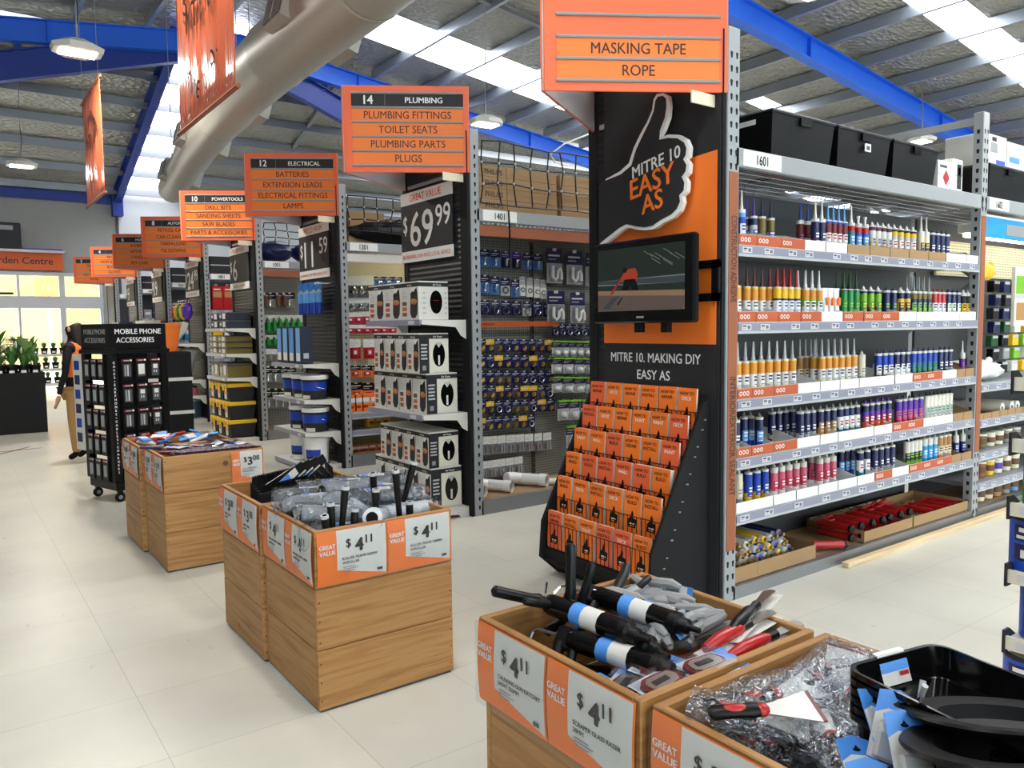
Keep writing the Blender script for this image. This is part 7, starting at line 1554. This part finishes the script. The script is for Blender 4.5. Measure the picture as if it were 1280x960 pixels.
for r, (z, ks) in enumerate(((.533, ('olive', 'cream', 'cream', 'grey', 'grey')), (.283, ('terracotta', 'yellow', 'ivory', 'cream', 'cream')), (.08, ('cream', 'cream', 'tan', 'grey', 'sky')))):
    for i, k in enumerate(ks):
        u = 1229+i*10.5; p = U(u, 560, 'y', Y16+.1); t = thing('filler_tub', '%s filler tub on the %s shelf of the next bay, %s' % (k, ('third', 'fourth', 'bottom')[r], nth(i)), 'tub', (p.x, Y16+.13, z+.002), group='filler tubs in the next bay'); h = .15 if r else .13
        part(cached(('ft', k, h), lambda: MB().lathe([(.045, 0), (.048, .01), (.052, h*.8)], k, 16).mesh('tub_wall')), 'tub_wall', t); part(cached(('ftl', h), lambda: MB().lathe([(.054, h*.78), (.054, h*.9), (0, h*.9)], 'ivory', 16).mesh('lid')), 'lid', t)
        part(cached(('ftb', k, h), lambda: MB().grid([[(.0525*math.cos(a)*.985, .0525*math.sin(a)*.985, zz) for a in [3.4+.2*j for j in range(11)]] for zz in (h*.25, h*.6)], 'purple' if k == 'ivory' else 'brown').mesh('label')), 'label', t)
    for i in range(6): 
        x0 = XB-.05+i*.15
for i in range(7): 
    t = thing('display_tray', 'brown card tray %s along in front of the paper rolls' % nth(i), 'tray', (XB-.06+.15*i, Y16+.012, .80), group='brown card trays in the next bay'); b = MB(); b.box(0, .142, 0, .003, 0, .05, 'cardboard'); b.box(0, .142, .003, .3, 0, .003, 'cardboard'); part(b, 'tray_body', t)
t = thing('strip_light', 'lit tube light under the 1602 beam', 'lamp', (XB, Y16+.12, 2.26)); b = MB(); b.bbox(0, 2.6, 0, .1, .05, .12, 'offwhite', .005); part(b, 'housing', t); b = MB(); b.T = Matrix.Rotation(math.pi/2, 4, 'Y'); b.lathe([(.016, .02), (.016, 2.58)], 'tube_light', 10, (-.03, .05, 0)); part(b, 'tube', t)
t = thing('header_board', 'blue picture header board under the 1602 beam', 'board', (XB-.06, Y16+.03, 2.27)); b = MB(); b.box(0, 2.8, 0, .02, 0, .17, 'cyan'); part(b, 'board', t); b = MB(); b.box(.5, 1.2, -.002, 0, .03, .12, 'grey'); b.box(0, 2.8, -.003, 0, .16, .175, 'white'); b.box(1.4, 2.4, -.002, 0, .02, .13, 'sky'); part(b, 'picture', t)
b = MB(); b.box(0.3, 2.8, .5, .52, 2.0, 2.3, 'pegboard_cream'); solo(b, 'pegboard', 'lit cream pegboard behind the hung goods of bay 1602', 'pegboard', (XB-.05, Y16, 0))
for c in range(4):
    for r in range(7):
        u = 1238+c*13+(r % 2)*2; z = 1.95-.12*r; p = U(u, 380, 'y', Y16+.3); k = ['black', 'navy', 'charcoal', 'navy', 'darkgreen', 'black', 'grey'][(r+c) % 7]
        if c >= 2 and r >= 3: k = ['yellow', 'lime', 'offwhite'][(r+c) % 3]
        t = thing('hung_tool', '%s hung tool pack in bay 1602, %s row down, %s across' % (k, nth(r), nth(c)), 'pack', (p.x, Y16+.28, z), group='hung tool packs in bay 1602'); b = MB(); b.bbox(-.06, .06, -.03, .03, -.1, 0, k, .006); part(cached(('ht', k), lambda: b.mesh('pack_body')), 'pack_body', t); part(cached('htk', lambda: MB().box(-.05, .05, -.032, -.03, -.028, -.005, 'lightgrey').tube([(0, .2, .01), (0, -.04, .01)], .003, 'chrome', 5).mesh('ticket')), 'ticket', t)
bag('yellow and white bag hung high in bay 1602', (XB+.22, Y16+.12, 1.93), (.16, .08, .07), 'yellow'); 
carton('hung_board', 'green and white packaged board hung at the frame edge', XB+.62, Y16+.02, 1.55, .3, .03, .5, 'offwhite', marks=[(.05, .95, .55, .85, 'lime'), (.1, .9, .1, .4, 'tan')], cat='board')
# ------------------------------------------------------------------ end shelves of the paint aisle at the frame edge
YP, XP = 1.13, 2.94
for i, z in enumerate((.50, .735, .97, 1.19, 1.40)):
    t = thing('end_shelf', 'paint shelf at the frame edge, %s from the floor' % nth(i), 'shelf', (XP, 0, z)); 
    b = MB(); b.bbox(0, .42, .1, YP, -.03, 0, 'lightgrey', .003); part(b, 'deck', t); b = MB(); b.box(-.012, 0, .1, YP+.01, -.038, .008, 'ivory'); b.box(-.013, -.012, YP-.12, YP-.03, -.03, -.002, 'ticket'); part(b, 'ticket_strip', t); b = MB(); b.prism([(-.02, .03), (.02, .03), (.1, -.02), (.1, -.05), (-.02, -.05)], 'y', YP, YP+.008, 'charcoal'); part(b, 'bracket', t)
def tin(lab, x, y, z, k='blue', r=.082, h=.19):
    t = thing('paint_tin', lab, 'tin', (x, y, z), rnd.uniform(-.2, .2), 'blue paint tins at the frame edge')
    part(cached(('tn', k, r), lambda: MB().lathe([(r*.97, 0), (r, .004), (r, h*.92), (r*1.02, h*.94), (r*1.02, h), (r*.9, h), (r*.88, h*.97), (0, h*.97)], [k, k, 'charcoal', 'charcoal', 'charcoal', 'charcoal', 'cream'], 26).mesh('tin_body')), 'tin_body', t)
    def lb():
        b = MB(); A0 = math.pi*.85
        for z0, z1, a0, a1, kk in ((.2, .5, 0, 1.2, 'navy'), (.55, .85, 0, 1.3, 'navy'), (.25, .4, .3, .9, 'white'), (.6, .66, .1, 1.1, 'white'), (.72, .8, .2, .8, 'white')):
            rr = r+.0006+(.0006 if kk == 'white' else 0); P = [[(rr*math.cos(A0+a0+(a1-a0)*i/8), rr*math.sin(A0+a0+(a1-a0)*i/8), h*zz) for i in range(9)] for zz in (z0, z1)]; b.grid(P, kk)
        return b.mesh('printed_label')
    part(cached(('tnl', k, r), lb), 'printed_label', t)
tin('blue paint tin on the upper tin shelf at the frame edge', XP+.10, YP-.045, .737); tin('second blue tin behind it on the upper tin shelf', XP+.28, YP-.05, .737, 'cobalt'); tin('blue paint tin on the middle tin shelf, navy lettering', XP+.1, YP-.085, .502, 'blue'); tin('second blue tin on the middle tin shelf', XP+.1, YP-.26, .502, 'cobalt'); tin('blue paint tin standing lowest, cream lid showing', XP+.07, YP-.05, .255)
t = thing('end_shelf', 'lowest paint shelf at the frame edge, beneath the cream lidded tin', 'shelf', (XP, 0, .25)); b = MB(); b.bbox(-.05, .42, .1, YP, -.03, 0, 'lightgrey', .003); part(b, 'deck', t); b = MB(); b.box(-.06, -.05, .1, YP, -.04, .005, 'ivory'); part(b, 'ticket_strip', t)
for z, lab in ((.972, 'green carton on the paint shelf at the frame edge'), (1.192, 'white carton on the shelf above the green one')):
    c_ = carton('carton', lab, XP+.03, YP-.28, z, .3, .26, .17, 'green' if z < 1 else 'offwhite', marks=()); b = MB(); b.box(-.001, 0, .05, .22, .07, .1, 'offwhite' if z < 1 else 'card_blue'); b.box(-.001, 0, .05, .16, .03, .05, 'offwhite' if z < 1 else 'grey'); part(b, 'printed_marks', c_)
b = MB(); b.box(XP+.42, XP+.45, 0, YP+.0, 0, 3.0, 'slat_black'); solo(b, 'endcap_board', 'black end board behind the paint tins at the frame edge', 'panel')
